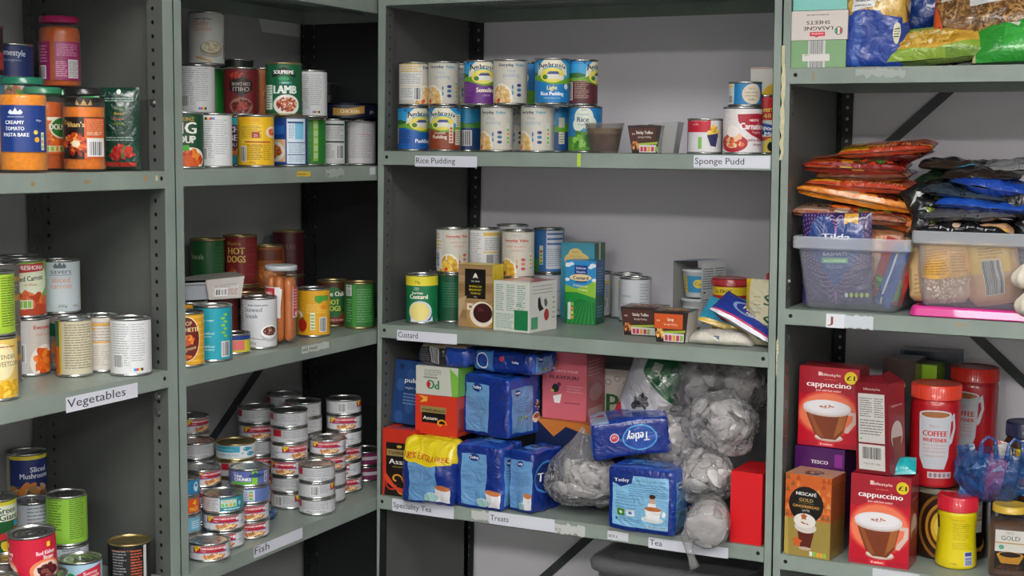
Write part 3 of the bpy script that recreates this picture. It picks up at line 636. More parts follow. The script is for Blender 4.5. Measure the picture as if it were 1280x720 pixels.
@art('ev_carrots')
def _(a):
    a.R(a.x0, 0, a.w, a.h, '#cfc6bf'); a.R(-70, 0, -2, a.h, '#d2d0d2'); a.L(-46, 70, -16, 90, 4, '#8f8f96'); a.L(-46, 44, -34, 66, 4, '#5f9a4a'); a.BC(-28, 22, -8, 52); a.T('Everyday', 28, 80, 7, '#c0302c', w=40, bold=.4); a.T('sliced carrots', 30, 68, 6, '#cc7a5a', w=38)
    a.E(30, 20, 30, 32, '#efe4da'); return a.F(30, 20, 27, 30, ['#e2681f', '#ee8a34', '#d5541a'], 50, 13)
@art('savers_carrots')
def _(a):
    a.R(a.x0, 0, a.w, a.h, '#bfcad0'); a.P([(-14, 84), (-9, 90), (-6, 85), (-2, 92), (2, 85), (5, 90), (10, 84), (8, 80), (-12, 80)], '#5a6a72'); a.T('savers', 0, 70, 9, '#48565e', w=38); a.R(-22, 67, 22, 68, '#6a7a80'); a.T('sliced', 0, 54, 9, '#dd8658', w=32); a.T('carrots', 0, 43, 9, '#dd8658', w=38)
    a.T('300g', 2, 8, 5, '#3f474c', w=16); a.T('180g', 28, 8, 4, '#3f474c', w=12); return a.R(48, 8, 54, 80, '#c9b43c')
@art('grey_carrots')
def _(a): a.R(a.x0, 0, a.w, a.h, '#857e78'); a.R(a.x0, 60, a.w, 84, '#12523c'); a.F(6, 32, 30, 26, ['#c9682c', '#d98444', '#a84c1c'], 26, 18, el=2.2); return a.E(6, 8, 26, 6, '#aca59c')
@art('cream_veg')
def _(a): a.R(a.x0, 0, a.w, a.h, '#cfc6ac'); a.L(-24, 10, 30, 92, 18, '#8f8870'); a.R(-60, 50, -32, a.h, '#1d6a34'); a.R(-60, 0, -32, 50, '#d9742c'); return a.R(-36, 0, -31, a.h, '#e2c43c')
@art('white_sweetcorn')
def _(a): a.R(a.x0, 0, a.w, a.h, '#d2ccc4'); a.L(-34, 52, 24, 90, 7, '#aaa49c'); a.R(-34, 82, 12, 86, '#dfa43a'); a.R(-34, 74, -14, 78, '#dfa43a'); a.R(-34, 50, 34, 53, '#dfa43a'); a.L(-30, 8, 10, 46, 11, '#b0aba4'); return a.E(42, 22, 8, 9, '#dc7430')
@art('yellow_sweetcorn')
def _(a): a.R(a.x0, 0, a.w, a.h, '#e6c568'); a.E(0, 60, 28, 30, '#efe0b0'); a.T('SWEETCORN', 14, 52, 8, '#5a4a2c', w=50); a.T('TENDER', 12, 64, 7, '#5a4a2c', w=34); a.F(10, 14, 50, 16, ['#eebd2c', '#f3d054', '#dba41c'], 80, 9); a.L(-10, 82, 30, 86, 1, '#b04a34'); return a
@art('lime_info')
def _(a): a.R(a.x0, 0, a.w, a.h, '#a5c83c'); a.L(-40, 40, -6, 92, 12, '#5a7a24'); a.L(2, 10, 34, 92, 20, '#5a7a24', seed=6); return a
@art('tan_stripes')
def _(a): a.R(a.x0, 0, a.w, a.h, '#6f6a64'); a.R(a.x0, 34, a.w, 44, '#b98a3c'); a.R(a.x0, 68, a.w, 76, '#b98a3c'); return a.L(-40, 50, 40, 64, 2, '#9c968c')
@art('mushrooms')
def _(a): a.R(a.x0, 0, a.w, a.h, '#1b2c6a'); a.R(a.x0, 78, a.w, 95, '#dccb3a'); a.T('49p', 30, 83, 7, '#4a4420', w=16); a.T('Sliced', 24, 54, 10, '#dfe3ee', w=34, bold=.3); a.T('Mushrooms', 18, 42, 10, '#dfe3ee', w=60, bold=.3); a.F(4, 16, 46, 20, ['#a07850', '#c4a078', '#6f4c30', '#c87a34'], 50, 12); return a.R(-80, 0, -34, a.h, '#a8aa8c')
@art('sweetcorn_green')
def _(a): a.R(a.x0, 0, a.w, a.h, '#1d5a30'); a.R(a.x0, 84, a.w, a.h, '#d9d23c'); a.R(-60, 56, 60, 84, '#e6ead8'); a.T('Green', 8, 70, 11, '#1d4a2c', w=40, bold=.4); a.T('Giant', 14, 58, 11, '#1d4a2c', w=40, bold=.4); a.P([(-20, 30), (34, 44), (36, 30), (-16, 20)], '#c62a34'); a.F(20, 12, 30, 12, ['#e8c22c', '#f2d650'], 30, 9); return a.R(24, 44, 44, 54, '#3a9ad0')
@art('blue_white_veg')
def _(a): a.R(a.x0, 0, a.w, a.h, '#bcc3cc'); a.L(-10, 16, 34, 90, 11, '#84888f'); a.F(-40, 40, 14, 24, ['#d9b42c', '#e8cc50'], 20, 10); return a.R(a.x0, 0, -20, 10, '#2f5a9a')
@art('lime_label')
def _(a): a.R(a.x0, 0, a.w, a.h, '#86b83c'); a.L(-34, 24, -6, 88, 13, '#4c6e22'); a.T('Petits Pois', 22, 86, 5, '#35501a', w=30); a.L(8, 8, 38, 82, 20, '#4c6e22', seed=5); return a
@art('kidney')
def _(a):
    a.R(a.x0, 0, a.w, a.h, '#cf1f3c'); h = a.h
    for c in (20, -58): a.T('Red Kidney', c, h*.58, 7, '#f4dfe2', w=36, bold=.4); a.T('Beans', c+4, h*.46, 7, '#f4dfe2', w=20, bold=.4); a.R(c+1, h*.76, c+8, h*.88, '#e8d23c'); a.E(c-2, h*.2, 29, h*.27, '#e88a5a'); a.E(c, h*.17, 25, h*.24, '#e8c8bc'); a.F(c, h*.16, 23, h*.21, ['#4a1418', '#6a1c20', '#3a0f12', '#8a4a44'], 90, 6)
    return a
@art('lilac_logo')
def _(a): h = a.h; a.R(a.x0, 0, a.w, h, '#c3b6bd'); a.R(-38, h*.72, 0, h*.95, '#1c1c1e'); return a.T('finest', -18, h*.77, 6, '#ddd', w=24)
@art('sun_pale')
def _(a): h = a.h; a.R(a.x0, 0, a.w, h, '#a9cde0'); a.P([(-6, h*.74), (10, h*.86), (44, h*.96), (44, h*.6), (0, h*.56)], '#c92a44'); a.T('Sunny', 20, h*.74, 6, '#fff', w=28, rot=8); a.T('Harvest', 22, h*.64, 6, '#fff', w=32, rot=8); return a.E(-16, h*.66, 9, 9, '#2f9a54')
@art('orange_veg')
def _(a): h = a.h; a.R(a.x0, 0, a.w, h, '#d8842c'); return a.R(a.x0, h*.8, a.w, h, '#c7c2b4')
@art('black_text')
def _(a): h = a.h; a.R(a.x0, 0, a.w, h, '#17181a'); a.L(-34, h*.2, -6, h*.92, 10, '#8f9092'); a.L(2, h*.2, 24, h*.92, 10, '#b8573a', seed=4); a.T('Sweetened Beans & More', -14, h*.92-3, 3.4, '#c46a3c', w=48); return a.R(27, 0, 34, h, '#c9cac6')
# ================================================================ room and shelving
def struct(o): o['kind'] = 'structure'; return o
def slab(name, x0, y0, z0, x1, y1, z1, mat):
    m = MB(); m.box(x0, y0, z0, x1, y1, z1); return struct(m.build(name, mat))
ZF, ZC = -1.52, 1.14
X0, X1, Y0, Y1 = -.345, 4.2, -5.6, .475
slab('floor', X0-.1, Y0-.1, ZF-.1, X1+.1, Y1+.1, ZF, M['floor'])
slab('ceiling', X0-.1, Y0-.1, ZC, X1+.1, Y1+.1, ZC+.1, M['ceil'])
slab('wall_back', X0-.1, Y1, ZF, X1+.1, Y1+.1, ZC, M['wall'])
slab('wall_left', X0-.1, Y0, ZF, X0, Y1, ZC, M['wallB'])
slab('wall_right', X1, Y0, ZF, X1+.1, Y1, ZC, M['roomw'])
slab('wall_front', X0-.1, Y0-.1, ZF, X1+.1, Y0, ZC, M['roomw'])

ZB, ZT = ZF+.002, .58
def holed_strip(m, P0, U, V, length, width, mi=0, pitch=.025, r=.0042, t=.0016, nrm=None, off=None):
    """a strip of sheet with a row of round punched holes; U runs along, V across, both faces"""
    U, V = Vector(U), Vector(V); N_ = U.cross(V).normalized(); n = int(length/pitch); off = width/2 if off is None else off
    for side in (0, 1):
        base = Vector(P0)+N_*(t*side)
        for k in range(n):
            c = base+U*(pitch*(k+.5))+V*off
            ring = [c+U*(r*math.sin(a))+V*(r*.9*math.cos(a)) for a in [i*PI/4 for i in range(8)]]
            hw, h2 = pitch/2, width
            cs = [base+U*(pitch*(k+.5))+V*h2, base+U*(pitch*(k+1))+V*h2, base+U*(pitch*(k+1))+V*off, base+U*(pitch*(k+1)), base+U*(pitch*(k+.5)), base+U*(pitch*k), base+U*(pitch*k)+V*off, base+U*(pitch*k)+V*h2]
            fs = [(i, (i+1) % 8, 8+(i+1) % 8, 8+i) for i in range(8)]
            m.add(cs+ring, [f[::-1] for f in fs] if not side else fs, mi)
            if side == 0:
                r2 = [p+N_*t for p in ring]; m.add(ring+r2, [(i, (i+1) % 8, 8+(i+1) % 8, 8+i) for i in range(8)], mi)
        rest = length-n*pitch
        if rest > 1e-4:
            a = base+U*(n*pitch); m.add([a, a+U*rest, a+U*rest+V*width, a+V*width], [(0, 3, 2, 1) if not side else (0, 1, 2, 3)], mi)
def post(parent, x, y, sx, sy, L_=ZT-ZB, fl=.024, sd=.036, lean=(0, 0), dark=False):
    """slotted angle upright: a front flange across x and a punched side flange along y"""
    m = MB(); t = .0016
    # local frame: corner at the origin
    m.box(min(0, sx*fl), min(0, sy*t), 0, max(0, sx*fl), max(0, sy*t), L_) if sy else None
    return m
class Unit:
    """a bolted shelving unit in its own frame: u to the right along the front, d into the depth"""
    def __init__(s, name, label, loc, rz, width, depth):
        s.o = thing('shelving_unit', label, 'shelving', loc, rz, None); s.w, s.d = width, depth
    def upright(s, u, d, su, sd_, matk='paint', leanf=None, holes_front=False, fl=.024, sf=.034, lo=-9):
        """corner at (u,d); flange of width fl towards su, flange of width sf towards sd_"""
        m = MB(); L_ = ZT-ZB; t = .0016; z0 = ZB
        f = leanf or (lambda z: 0)
        if holes_front: holed_strip(m, (u, d, z0), (0, 0, 1), (su, 0, 0), L_, fl)
        else:
            # rolled front flange with a small return edge
            m.box(min(u, u+su*fl), min(d, d+sd_*t), z0, max(u, u+su*fl), max(d, d+sd_*t), ZT)
            m.box(min(u+su*(fl-t), u+su*fl), min(d, d+sd_*.007), z0, max(u+su*(fl-t), u+su*fl), max(d, d+sd_*.007), ZT)
        holed_strip(m, (u, d+sd_*t, z0), (0, 0, 1), (0, sd_, 0), L_, sf, 1, off=sf*.62)
        if not holes_front:
            q = u-su*-.004; m.box(min(q, q+.0004), min(d+sd_*.003, d+sd_*(sf+.001)), z0, max(q, q+.0004), max(d+sd_*.003, d+sd_*(sf+.001)), ZT, 2)  # added black strip paints the dark inside of the punched holes
        m.v = [(max(x+f(z), lo), y, z) for x, y, z in m.v]
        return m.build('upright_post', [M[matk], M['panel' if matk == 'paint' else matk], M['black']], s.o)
    def shelf(s, u0, u1, z, label=None, h=.032, d0=-.0015, fd=None, holes=None, matk='paint'):
        """folded tray: top sheet, front lip with a return, back and side lips; z is the top surface"""
        m = MB(); t = .0012; d1 = s.d-.004
        m.box(u0, d0, z-t, u1, d1, z)
        m.box(u0, d0, z-h, u1, d0+t, z-.0014); m.tube([(u0, d0+.0014, z-.0014), (u1, d0+.0014, z-.0014)], .0014, 8)
        m.box(u0, d0, z-h, u1, d0+.014, z-h+t); m.box(u0, d1-t, z-h, u1, d1, z-t); m.box(u0, d0+t, z-h, u0+t, d1-t, z-t); m.box(u1-t, d0+t, z-h, u1, d1-t, z-t)
        m.box(u0, (d0+d1)/2-.01, z-.014, u1, (d0+d1)/2+.01, z-t)
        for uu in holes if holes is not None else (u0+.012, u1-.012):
            n = 12; vs = [(uu+.0042*math.cos(2*PI*k/n), d0-.0003, z-h*.42+.0042*math.sin(2*PI*k/n)) for k in range(n)]; m.add(vs, [tuple(range(n))], 1)  # flat black discs painted as the shaded inside of lip holes
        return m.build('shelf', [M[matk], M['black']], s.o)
    def panel(s, u, d0, d1, matk='panel', t=.0008):
        m = MB(); m.box(u-t, d0, ZB, u+t, d1, ZT); return m.build('side_panel', M[matk], s.o)
    def brace(s, p0, p1, wd=.022):
        a, b = Vector(p0), Vector(p1); dr = (b-a).normalized(); n = Vector((0, 1, 0)); w = dr.cross(n)*wd/2; m = MB(); t = Vector((0, .0012, 0))
        m.add([a-w, a+w, b+w, b-w, a-w+t, a+w+t, b+w+t, b-w+t], [(0, 1, 2, 3), (7, 6, 5, 4), (0, 4, 5, 1), (1, 5, 6, 2), (2, 6, 7, 3), (3, 7, 4, 0)]); return m.build('cross_brace', M['brace'], s.o)
    def bolt(s, parent, u, d, z, ax='d'):
        m = MB(); m.lathe([(0.0001, .004), (.004, .004), (.0045, .002), (.0045, 0)], 6, smooth=False); m.lathe([(.007, .0006), (.007, 0)], 16); m.lathe([(.0001, .0006), (.007, .0006)], 16)
        o = m.build('bolt', M['bolt'], parent); o.location = (u, d, z); o.rotation_euler = (0, PI/2, 0) if ax == 'u' else ((0, -PI/2, 0) if ax == '-u' else (PI/2, 0, 0)); return o

Z = dict(c1=-.0125, c2=-.411, c3=-.8155, d1=.159, d2=-.320, d3=-.825, b1=-.0478, b2=-.426, b3=-.820, a1=-.0502, a2=-.420, a3=-.815, c0=.345, b0=.33, a0=.33, d0=.5, c4=-1.22, d4=-1.25, b4=-1.2, a4=-1.2)
WC, DC, DB = .95, .462, .333
leanL = lambda z: .0155*z
# unit C (world frame = unit frame)
uc = Unit('c', 'grey-green steel shelving unit holding rice pudding, custard and tea', (0, 0, 0), 0, WC, DC)
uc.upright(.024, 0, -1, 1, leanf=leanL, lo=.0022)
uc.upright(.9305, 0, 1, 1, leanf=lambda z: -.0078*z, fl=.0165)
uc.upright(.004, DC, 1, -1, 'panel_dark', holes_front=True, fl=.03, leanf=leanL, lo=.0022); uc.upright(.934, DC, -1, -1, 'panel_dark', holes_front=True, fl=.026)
pl_ = uc.panel(.003, .03, DC-.03); me_ = pl_.data
for v in me_.vertices: v.co.x = max(.0024 if v.co.x < .003 else .0034, v.co.x+leanL(v.co.z))
uc.panel(.9325, .03, DC-.03)
shelves = {}
for k in ('c0', 'c1', 'c2', 'c3', 'c4'):
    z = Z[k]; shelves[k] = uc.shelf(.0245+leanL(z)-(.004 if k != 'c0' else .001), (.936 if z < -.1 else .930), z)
uc.brace((.08, DC+.004, -1.25), (.55, DC+.004, -.79)); uc.bolt(uc.o, .02, DC-.02, .20, 'd'); uc.bolt(uc.o, .012, DC-.03, .2, 'u')
# unit D, same line further right
ud = Unit('d', 'grey-green steel shelving unit holding pasta, rice tubs and coffee', (0, 0, 0), 0, WC, DC)
ld_ = lambda z: -.0078*z
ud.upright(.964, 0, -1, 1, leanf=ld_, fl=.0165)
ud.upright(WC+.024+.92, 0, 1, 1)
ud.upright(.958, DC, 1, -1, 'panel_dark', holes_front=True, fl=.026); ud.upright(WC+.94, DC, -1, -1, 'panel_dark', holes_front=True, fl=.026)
p_ = ud.panel(.955, .03, DC-.03)
for v in p_.data.vertices: v.co.x += ld_(v.co.z)
ud.panel(WC+.945, .03, DC-.03)
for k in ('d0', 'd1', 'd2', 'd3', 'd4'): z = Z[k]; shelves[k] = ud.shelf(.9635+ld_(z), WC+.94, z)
ud.brace((.99, DC+.004, -.055), (1.55, DC+.004, .46)); ud.brace((1.1, DC+.004, -.256), (1.80, DC+.004, -.883))
ud.bolt(ud.o, WC+.016, .022, -.325+.06, 'u')
# units A and B: front plane x = 0, depth towards -x. unit frame: u = +y, d = -x  -> rotate by +90 degrees
YAB = -.698
def unitAB(name, label, y0, y1, dark):
    u = Unit(name, label, (0, 0, 0), PI/2, y1-y0, DB)
    return u
ub = unitAB('b', 'grey-green steel shelving unit holding soups, tinned meat and stacked tuna', YAB, .215, False)
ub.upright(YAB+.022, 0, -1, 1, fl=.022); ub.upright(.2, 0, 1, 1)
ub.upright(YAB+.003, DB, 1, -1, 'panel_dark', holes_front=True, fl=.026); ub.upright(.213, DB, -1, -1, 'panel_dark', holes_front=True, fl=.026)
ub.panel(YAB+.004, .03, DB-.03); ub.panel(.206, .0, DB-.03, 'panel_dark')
for k in ('b0', 'b1', 'b2', 'b3', 'b4'): shelves[k] = ub.shelf(YAB+.0225, .199, Z[k], holes=())
ub.brace((.17, DB+.004, -.43), (-.6, DB+.004, -1.0)); 
ua = unitAB('a', 'grey-green steel shelving unit holding sauce jars and vegetable tins', YAB-.93, YAB, False)
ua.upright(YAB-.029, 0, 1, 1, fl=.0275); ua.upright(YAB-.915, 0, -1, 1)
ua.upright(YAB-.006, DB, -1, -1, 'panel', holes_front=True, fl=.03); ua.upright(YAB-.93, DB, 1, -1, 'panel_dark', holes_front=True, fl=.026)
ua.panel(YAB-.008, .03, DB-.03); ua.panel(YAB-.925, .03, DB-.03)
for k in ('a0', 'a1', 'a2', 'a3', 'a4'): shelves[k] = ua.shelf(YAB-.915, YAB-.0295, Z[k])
for z in (.075, -.47, -.50): ua.bolt(ua.o, YAB-.0312, .024, z, '-u')

# ---- paper strips stuck to the shelf lips: parts of their shelf
def shelf_label(shelf, unit, ax, u0, u1, y0, y1, txt=None, size=None, col='#3c3c44', torn=0, base='#d9dbe6', extra=None, seed=1, drop=0, rot=0, txtw=None, name='shelf_label'):
    """u0..u1 along the front in metres, y0..y1 heights in metres"""
    w, h = (u1-u0)*1000, (y1-y0)*1000
    if torn:
        a = Art(w, h, None); r = random.Random(seed); n = max(6, int(w/5))
        tp = [(w*i/n, h-r.random()*h*torn*.5) for i in range(n+1)]; bt = [(w*i/n, r.random()*h*torn*.6) for i in range(n, -1, -1)]
        a.P(bt[::-1]+tp[::-1], base)
    else: a = Art(w, h, base)
    if txt: a.T(txt, 3, h*.3, size or h*.42, col, w=txtw, al='L', bold=.12)
    if extra: extra(a, w, h)
    m = MB(); a.lay(m, lambda u, v, o: (u, -.0022-o, v+rot*u), (.0004, .00008))
    o = m.build(name, M['print'], shelf); o.location = (u0, 0, y0); return o
def uC(px, py): return ony(px, 0, py)
def lab_c(k, px0, px1, pyt, pyb, txt, **kw):
    a, b = ony(px0, 0, (pyt+pyb)/2), ony(px1, 0, (pyt+pyb)/2); z1 = ony(px0, 0, pyt).z; z0 = ony(px0, 0, pyb).z
    z0 = max(z0, Z[k]-.034); return shelf_label(shelves[k], None, 'c', a.x, b.x, z0, min(z1, Z[k]-.001), txt, **kw)
def lab_b(k, px0, px1, pyt, pyb, txt, **kw):
    a, b = onx(px0, 0, (pyt+pyb)/2), onx(px1, 0, (pyt+pyb)/2); z1 = onx(px0, 0, pyt).z; z0 = onx(px0, 0, pyb).z
    return shelf_label(shelves[k], None, 'b', a.y, b.y, max(z0, Z[k]-.036), min(z1, Z[k]-.001), txt, **kw)
lab_c('c1', 519.5, 597, 194.5, 208.5, 'Rice Pudding', size=13, txtw=100)
lab_c('c1', 867.5, 963, 194, 209.5, 'Sponge Pudd', size=13, txtw=104)
lab_c('c2', 497, 572, 412, 428, 'Custard', size=13, txtw=52)
lab_c('c3', 491, 568, 622.5, 638, 'Speciality Tea', size=12.5, txtw=102)
lab_c('c3', 612, 694, 638, 654, 'Treats', size=12.5, txtw=46)
lab_c('c3', 590, 612, 636, 650, None, torn=.4, base='#c9cac8', seed=3)
lab_c('c3', 694, 732, 651, 667, 'E G', torn=.5, base='#c6c8c4', seed=5, size=6, col='#55565a')
lab_c('c3', 760, 786, 662, 674, 'BOX 6', size=6, txtw=20, torn=.15, seed=6, base='#d3d4dc')
lab_c('c3', 811, 911, 671, 687, 'Tea', size=12.5, txtw=28)
lab_c('c1', 722, 726.5, 191, 208, None, base='#b9d94a')
lab_b('a2', 81, 171, 497, 517, 'Vegetables', size=15, txtw=144)
lab_b('b3', 316, 377, 682, 698, 'Fish', size=15, txtw=50)
lab_b('b2', 376, 410, 428, 443, 'old meat', size=9, torn=.35, seed=9, col='#3f5a34', base='#c3c9c0', txtw=56)
lab_b('b1', 370, 387, 214, 221, 'Sweet', size=5, torn=.2, seed=4, base='#e2c03a', txtw=30)
lab_b('b1', 406, 429, 208, 223, 'may ...', size=5, torn=.6, seed=11, base='#a9b2aa')
lab_b('b1', 461, 468, 206, 219, None, torn=.2, seed=12, base='#cfd2d8')
lab_c('d2', 1033, 1056, 391.5, 409, 'J', size=14, col='#8a4a34', txtw=11, base='#dcdfe6')
lab_c('d2', 1056, 1092, 392, 411, None, torn=.3, seed=14, base='#c9d0d6')
lab_c('d3', 1091, 1150, 707, 722, None, torn=.1, seed=15, base='#c9cdd2')
lab_c('d1', 1070, 1132, 82, 99, None, torn=.7, seed=16, base='#a3aaa6', name='torn_paper')
# rust and chips
def stain(k, a, b, z0, z1, mat, seed, isC=True):
    r = random.Random(seed); m = MB(); n = 10; cx, cz = (a+b)/2, (z0+z1)/2
    m.add([(cx+(b-a)/2*math.cos(2*PI*i/n)*r.uniform(.6, 1), -.0019, cz+(z1-z0)/2*math.sin(2*PI*i/n)*r.uniform(.6, 1)) for i in range(n)], [tuple(range(n))])
    return m.build('rust_stain', M[mat], shelves[k])
for k, px, y0, y1, w, mat, isC in (('a1', 40, 226, 234, 8, 'rust', 0), ('a1', 181, 217, 229, 5, 'rust', 0), ('a1', 195, 218, 228, 4, 'rust2', 0), ('a1', 108, 224, 230, 9, 'rust', 0), ('d1', 1017, 88, 104, 2, 'rust', 1), ('d2', 1200, 404, 408, 20, 'rust', 1)):
    if isC: a, b = ony(px-w/2, 0, y0), ony(px+w/2, 0, y1); stain(k, a.x, b.x, b.z, a.z, mat, px)
    else: a, b = onx(px-w/2, 0, y0), onx(px+w/2, 0, y1); stain(k, a.y, b.y, b.z, a.z, mat, px)
def chip(unit, px, y0, y1, w, mat='rust2', isC=True):
    r = random.Random(px); n = 14; m = MB()
    if isC: a, b = ony(px-w/2, 0, y0), ony(px+w/2, 0, y1); u0, u1 = a.x, b.x
    else: a, b = onx(px-w/2, 0, y0), onx(px+w/2, 0, y1); u0, u1 = a.y, b.y
    top = [(u0+(u1-u0)*(i % 2)*.5*r.random(), -.0012, b.z+(a.z-b.z)*i/n) for i in range(n+1)]; bot = [(u1-(u1-u0)*.4*r.random(), -.0012, b.z+(a.z-b.z)*i/n) for i in range(n+1)]
    m.add(bot+top, [(i, i+1, n+2+i, n+1+i) for i in range(n)]); m.build('paint_chip', M[mat], unit.o)
chip(ud, 978.5, 57, 200, 2.4); chip(ud, 972, 424, 443, 3.2); chip(ud, 971, 443, 470, 1.2); chip(ua, 221, 618, 640, 1.5)
# ================================================================ tins on the shelves
ORD = ['top', 'second', 'third', 'fourth', 'fifth', 'lowest']
# ---- A1 jars come later; A2 vegetables
za = Z['a2']
VG = 'vegetable tins on the left shelf'
def V(label, key, px, py=None, z=za, r=.0365, h=.105, **k): return tin(label, key, px, z, py, r=r, h=h, **k)
_, zt = V('white tin of sliced carrots with barcode under the green topped one', 'ev_carrots', 38.5, 469, turn=2)
p1 = _
V('green and red tin of sliced carrots in water on another tin', 'sliced_carrots', 37, None, zt, at=(p1.x-.004, p1.y-.002), turn=-8)
p, zt = V('grey brown carrot tin with green band, under the pale one', 'grey_carrots', 77, None, x=-.175, turn=0)
V('pale grey blue tin of sliced carrots, on top of the grey brown tin', 'savers_carrots', 75.5, None, zt, h=.1, at=(p.x-.002, p.y-.004), turn=4)
V('cream vegetable tin with green and orange edge beside the white tins', 'cream_veg', 94, None, x=-.122, turn=12, r=.0315)
V('white sweetcorn tin with orange lines, middle of three front tins', 'white_sweetcorn', 125, None, x=-.098, turn=4, r=.0315)
V('white tin with colour squares at the right end of vegetables', 'info', 166, None, x=-.035, turn=-6)
p, zt = V('yellow sweetcorn tin at the left edge, under the lime tin', 'yellow_sweetcorn', -6, 503, turn=16)
V('lime green tin at the left edge on the yellow sweetcorn tin', 'lime_info', -8, None, zt, at=(p.x-.003, p.y), turn=22)
p, zt = V('dull tin standing behind the lime green tin, lower of two', 'tan_stripes', -2, None, x=-.175)
V('brown grey striped tin behind the lime green tin, upper of two', 'tan_stripes', -4, None, zt, at=(p.x, p.y), turn=10)
p, zt = V('dull vegetable tin hidden behind the lower carrot tin', 'tan_stripes', 27, None, x=-.255)
V('tin standing behind the green carrot tin, only its lid rim seen', 'savers_carrots', 26, None, zt, at=(p.x, p.y))
# ---- A3
za = Z['a3']
p, zt = V('black tin with gold lid standing alone at right', 'black_text', 162, None, za, x=-.045, h=.083, r=.0385, metal='gold', turn=0)
p, zt = V('pale lilac tin with black brand patch under kidney beans', 'lilac_logo', 50, None, za, x=-.05, turn=-8, h=.082, r=.038)
tin('red tin of kidney beans tipped on the lilac tin', 'kidney', 40, zt-.002, None, at=(p.x-.006, p.y-.016), r=.039, h=.078, turn=6, tilt=(.03, -.05), metal='steel')
p, zt = V('pale blue tin with red fruit mark and ring pull', 'sun_pale', 99, None, za, x=-.055, h=.078, r=.0375, pull=True, turn=-2)
p, zt = V('pale tin supporting the lime green tin', 'blue_white_veg', 82, None, za, x=-.135, h=.085, r=.037)
V('lime green tin with fine print, on the pale tin', 'lime_label', 80.5, None, zt, at=(p.x, p.y), h=.092, turn=-6)
p, zt = V('tin below the mushroom tin, lower of two at the back', 'blue_white_veg', 38, None, za, x=-.205, h=.09)
V('white tin with ring pull standing in front of the mushroom tin', 'blue_white_veg', 38, None, zt, at=(p.x+.008, p.y), h=.068, pull=True)
p, zt = V('plain tin at the very back under the mushroom tin', 'tan_stripes', 35, None, za, x=-.287, h=.072)
p2, zt = V('plain middle tin at the back under the mushroom tin', 'tan_stripes', 33, None, zt, at=(p.x, p.y), h=.06)
V('navy tin of sliced mushrooms with yellow band', 'mushrooms', 36, None, zt, at=(p.x, p.y), turn=-2, h=.094)
p, zt = V('plain tin at the left edge under the green sweetcorn tin', 'tan_stripes', -4, None, za, x=-.17, h=.09, r=.036)
V('green tin with yellow top band at the left edge', 'sweetcorn_green', -1, None, zt, at=(p.x, p.y), h=.1, turn=20)
V('orange tin in the bottom left corner, front', 'orange_veg', -8, None, za, x=-.045, h=.1, turn=20)
p, zt = V('tin behind the orange tin in the bottom left corner', 'tan_stripes', 8, None, za, x=-.115, h=.098, r=.034)

# ---- B1 soups
zb = Z['b1']
def Bt(label, key, px, x=-.05, z=zb, h=.108, **k): return tin(label, key, px, z, x=x, h=h, **k)
pg, zt = Bt('dark green tin of big soup at the left end', 'big_soup', 230, -.055, turn=0, h=.108)
pw, z2 = Bt('white tin with colour squares upside down in bottom row', 'info_up', 266.5, -.07)
pbb, z3b = Bt('teal tin of cheesy beans squeezed behind the yellow tin', 'baked_beans', 298, -.165, turn=8)
pww, zww = Bt('tin hidden behind the left white tin in the bottom row', 'tan_stripes', 247, -.2)
py_, z3 = Bt('yellow tin with printed instructions in bottom row', 'yellow_noodle', 320, -.075, turn=0)
pb, z4 = Bt('blue tin with bowl picture and pale panel', 'blue_pasta', 362.5, -.075, turn=-4)
pv, z5 = Bt('bright green tin in the bottom row beside the blue tin', 'green_veg', 386.5, -.145, turn=-22)
Bt('white tin with dark green bands in bottom row', 'info_green', 416.5, -.135, turn=0, r=.036)
Bt('plain white tin at the right end of the bottom row', 'info_plain', 449, -.10, turn=0)
p6, z7w = Bt('white tin upright with colour squares at left of upper row', 'info', 246.5, -.2, zww, at=(pww.x, pww.y), turn=-8, h=.103)
p7, z7 = Bt('green carrot tin behind the white one in the upper row', 'green_carrot', 267, -.255, z2, turn=-30, h=.103)
p8, _ = Bt('maroon chilli con carne tin stacked upside down', 'chilli', 302, -.165, z3b, at=(pbb.x+.003, pbb.y+.008), turn=0, up=False, h=.102)
Bt('white and orange tin between the chilli and the lamb soup', 'korma', 326, -.19, z3, h=.106, turn=-10)
p9, _ = Bt('green tin of lamb soup in the upper row', 'lamb_soup', 355.5, -.075, z4, h=.112, turn=0, r=.0385, metal='gold')
Bt('white tin with colour squares right of the lamb soup', 'info', 388.5, -.12, z5, turn=-6, h=.106)
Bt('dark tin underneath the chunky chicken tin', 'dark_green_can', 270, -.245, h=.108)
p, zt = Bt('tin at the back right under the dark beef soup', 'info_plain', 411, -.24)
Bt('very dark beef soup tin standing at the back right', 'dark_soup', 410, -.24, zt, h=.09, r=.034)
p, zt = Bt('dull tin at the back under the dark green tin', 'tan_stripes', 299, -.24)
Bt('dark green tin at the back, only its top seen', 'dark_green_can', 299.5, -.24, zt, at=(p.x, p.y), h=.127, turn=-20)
Bt('white tin of chunky chicken on top of the upper row', 'chunky_chicken', 261.5, -.12, z7+.001, at=((p6.x+p7.x)/2+.012, (p6.y+p7.y)/2-.008), turn=4, h=.112)
tp = onx(434, -.125, 150)
t = thing('pie_tin', 'flat dark navy chicken pie tin across two white tins', 'tin', (tp.x, tp.y, z5+.001), faceang(tp))
m = MB(); R0, H0 = .076, .036
m.lathe([(0, .001), (R0-.004, .001), (R0-.002, 0), (R0, .002), (R0-.002, .004), (R0-.002, H0-.004), (R0+.001, H0-.002), (R0, H0), (R0-.003, H0-.001), (R0-.004, H0-.004), (R0-.02, H0-.003), (0, H0-.003)], 56)
m.build('tin_body', cmat('#14182a', .25, .4), t)
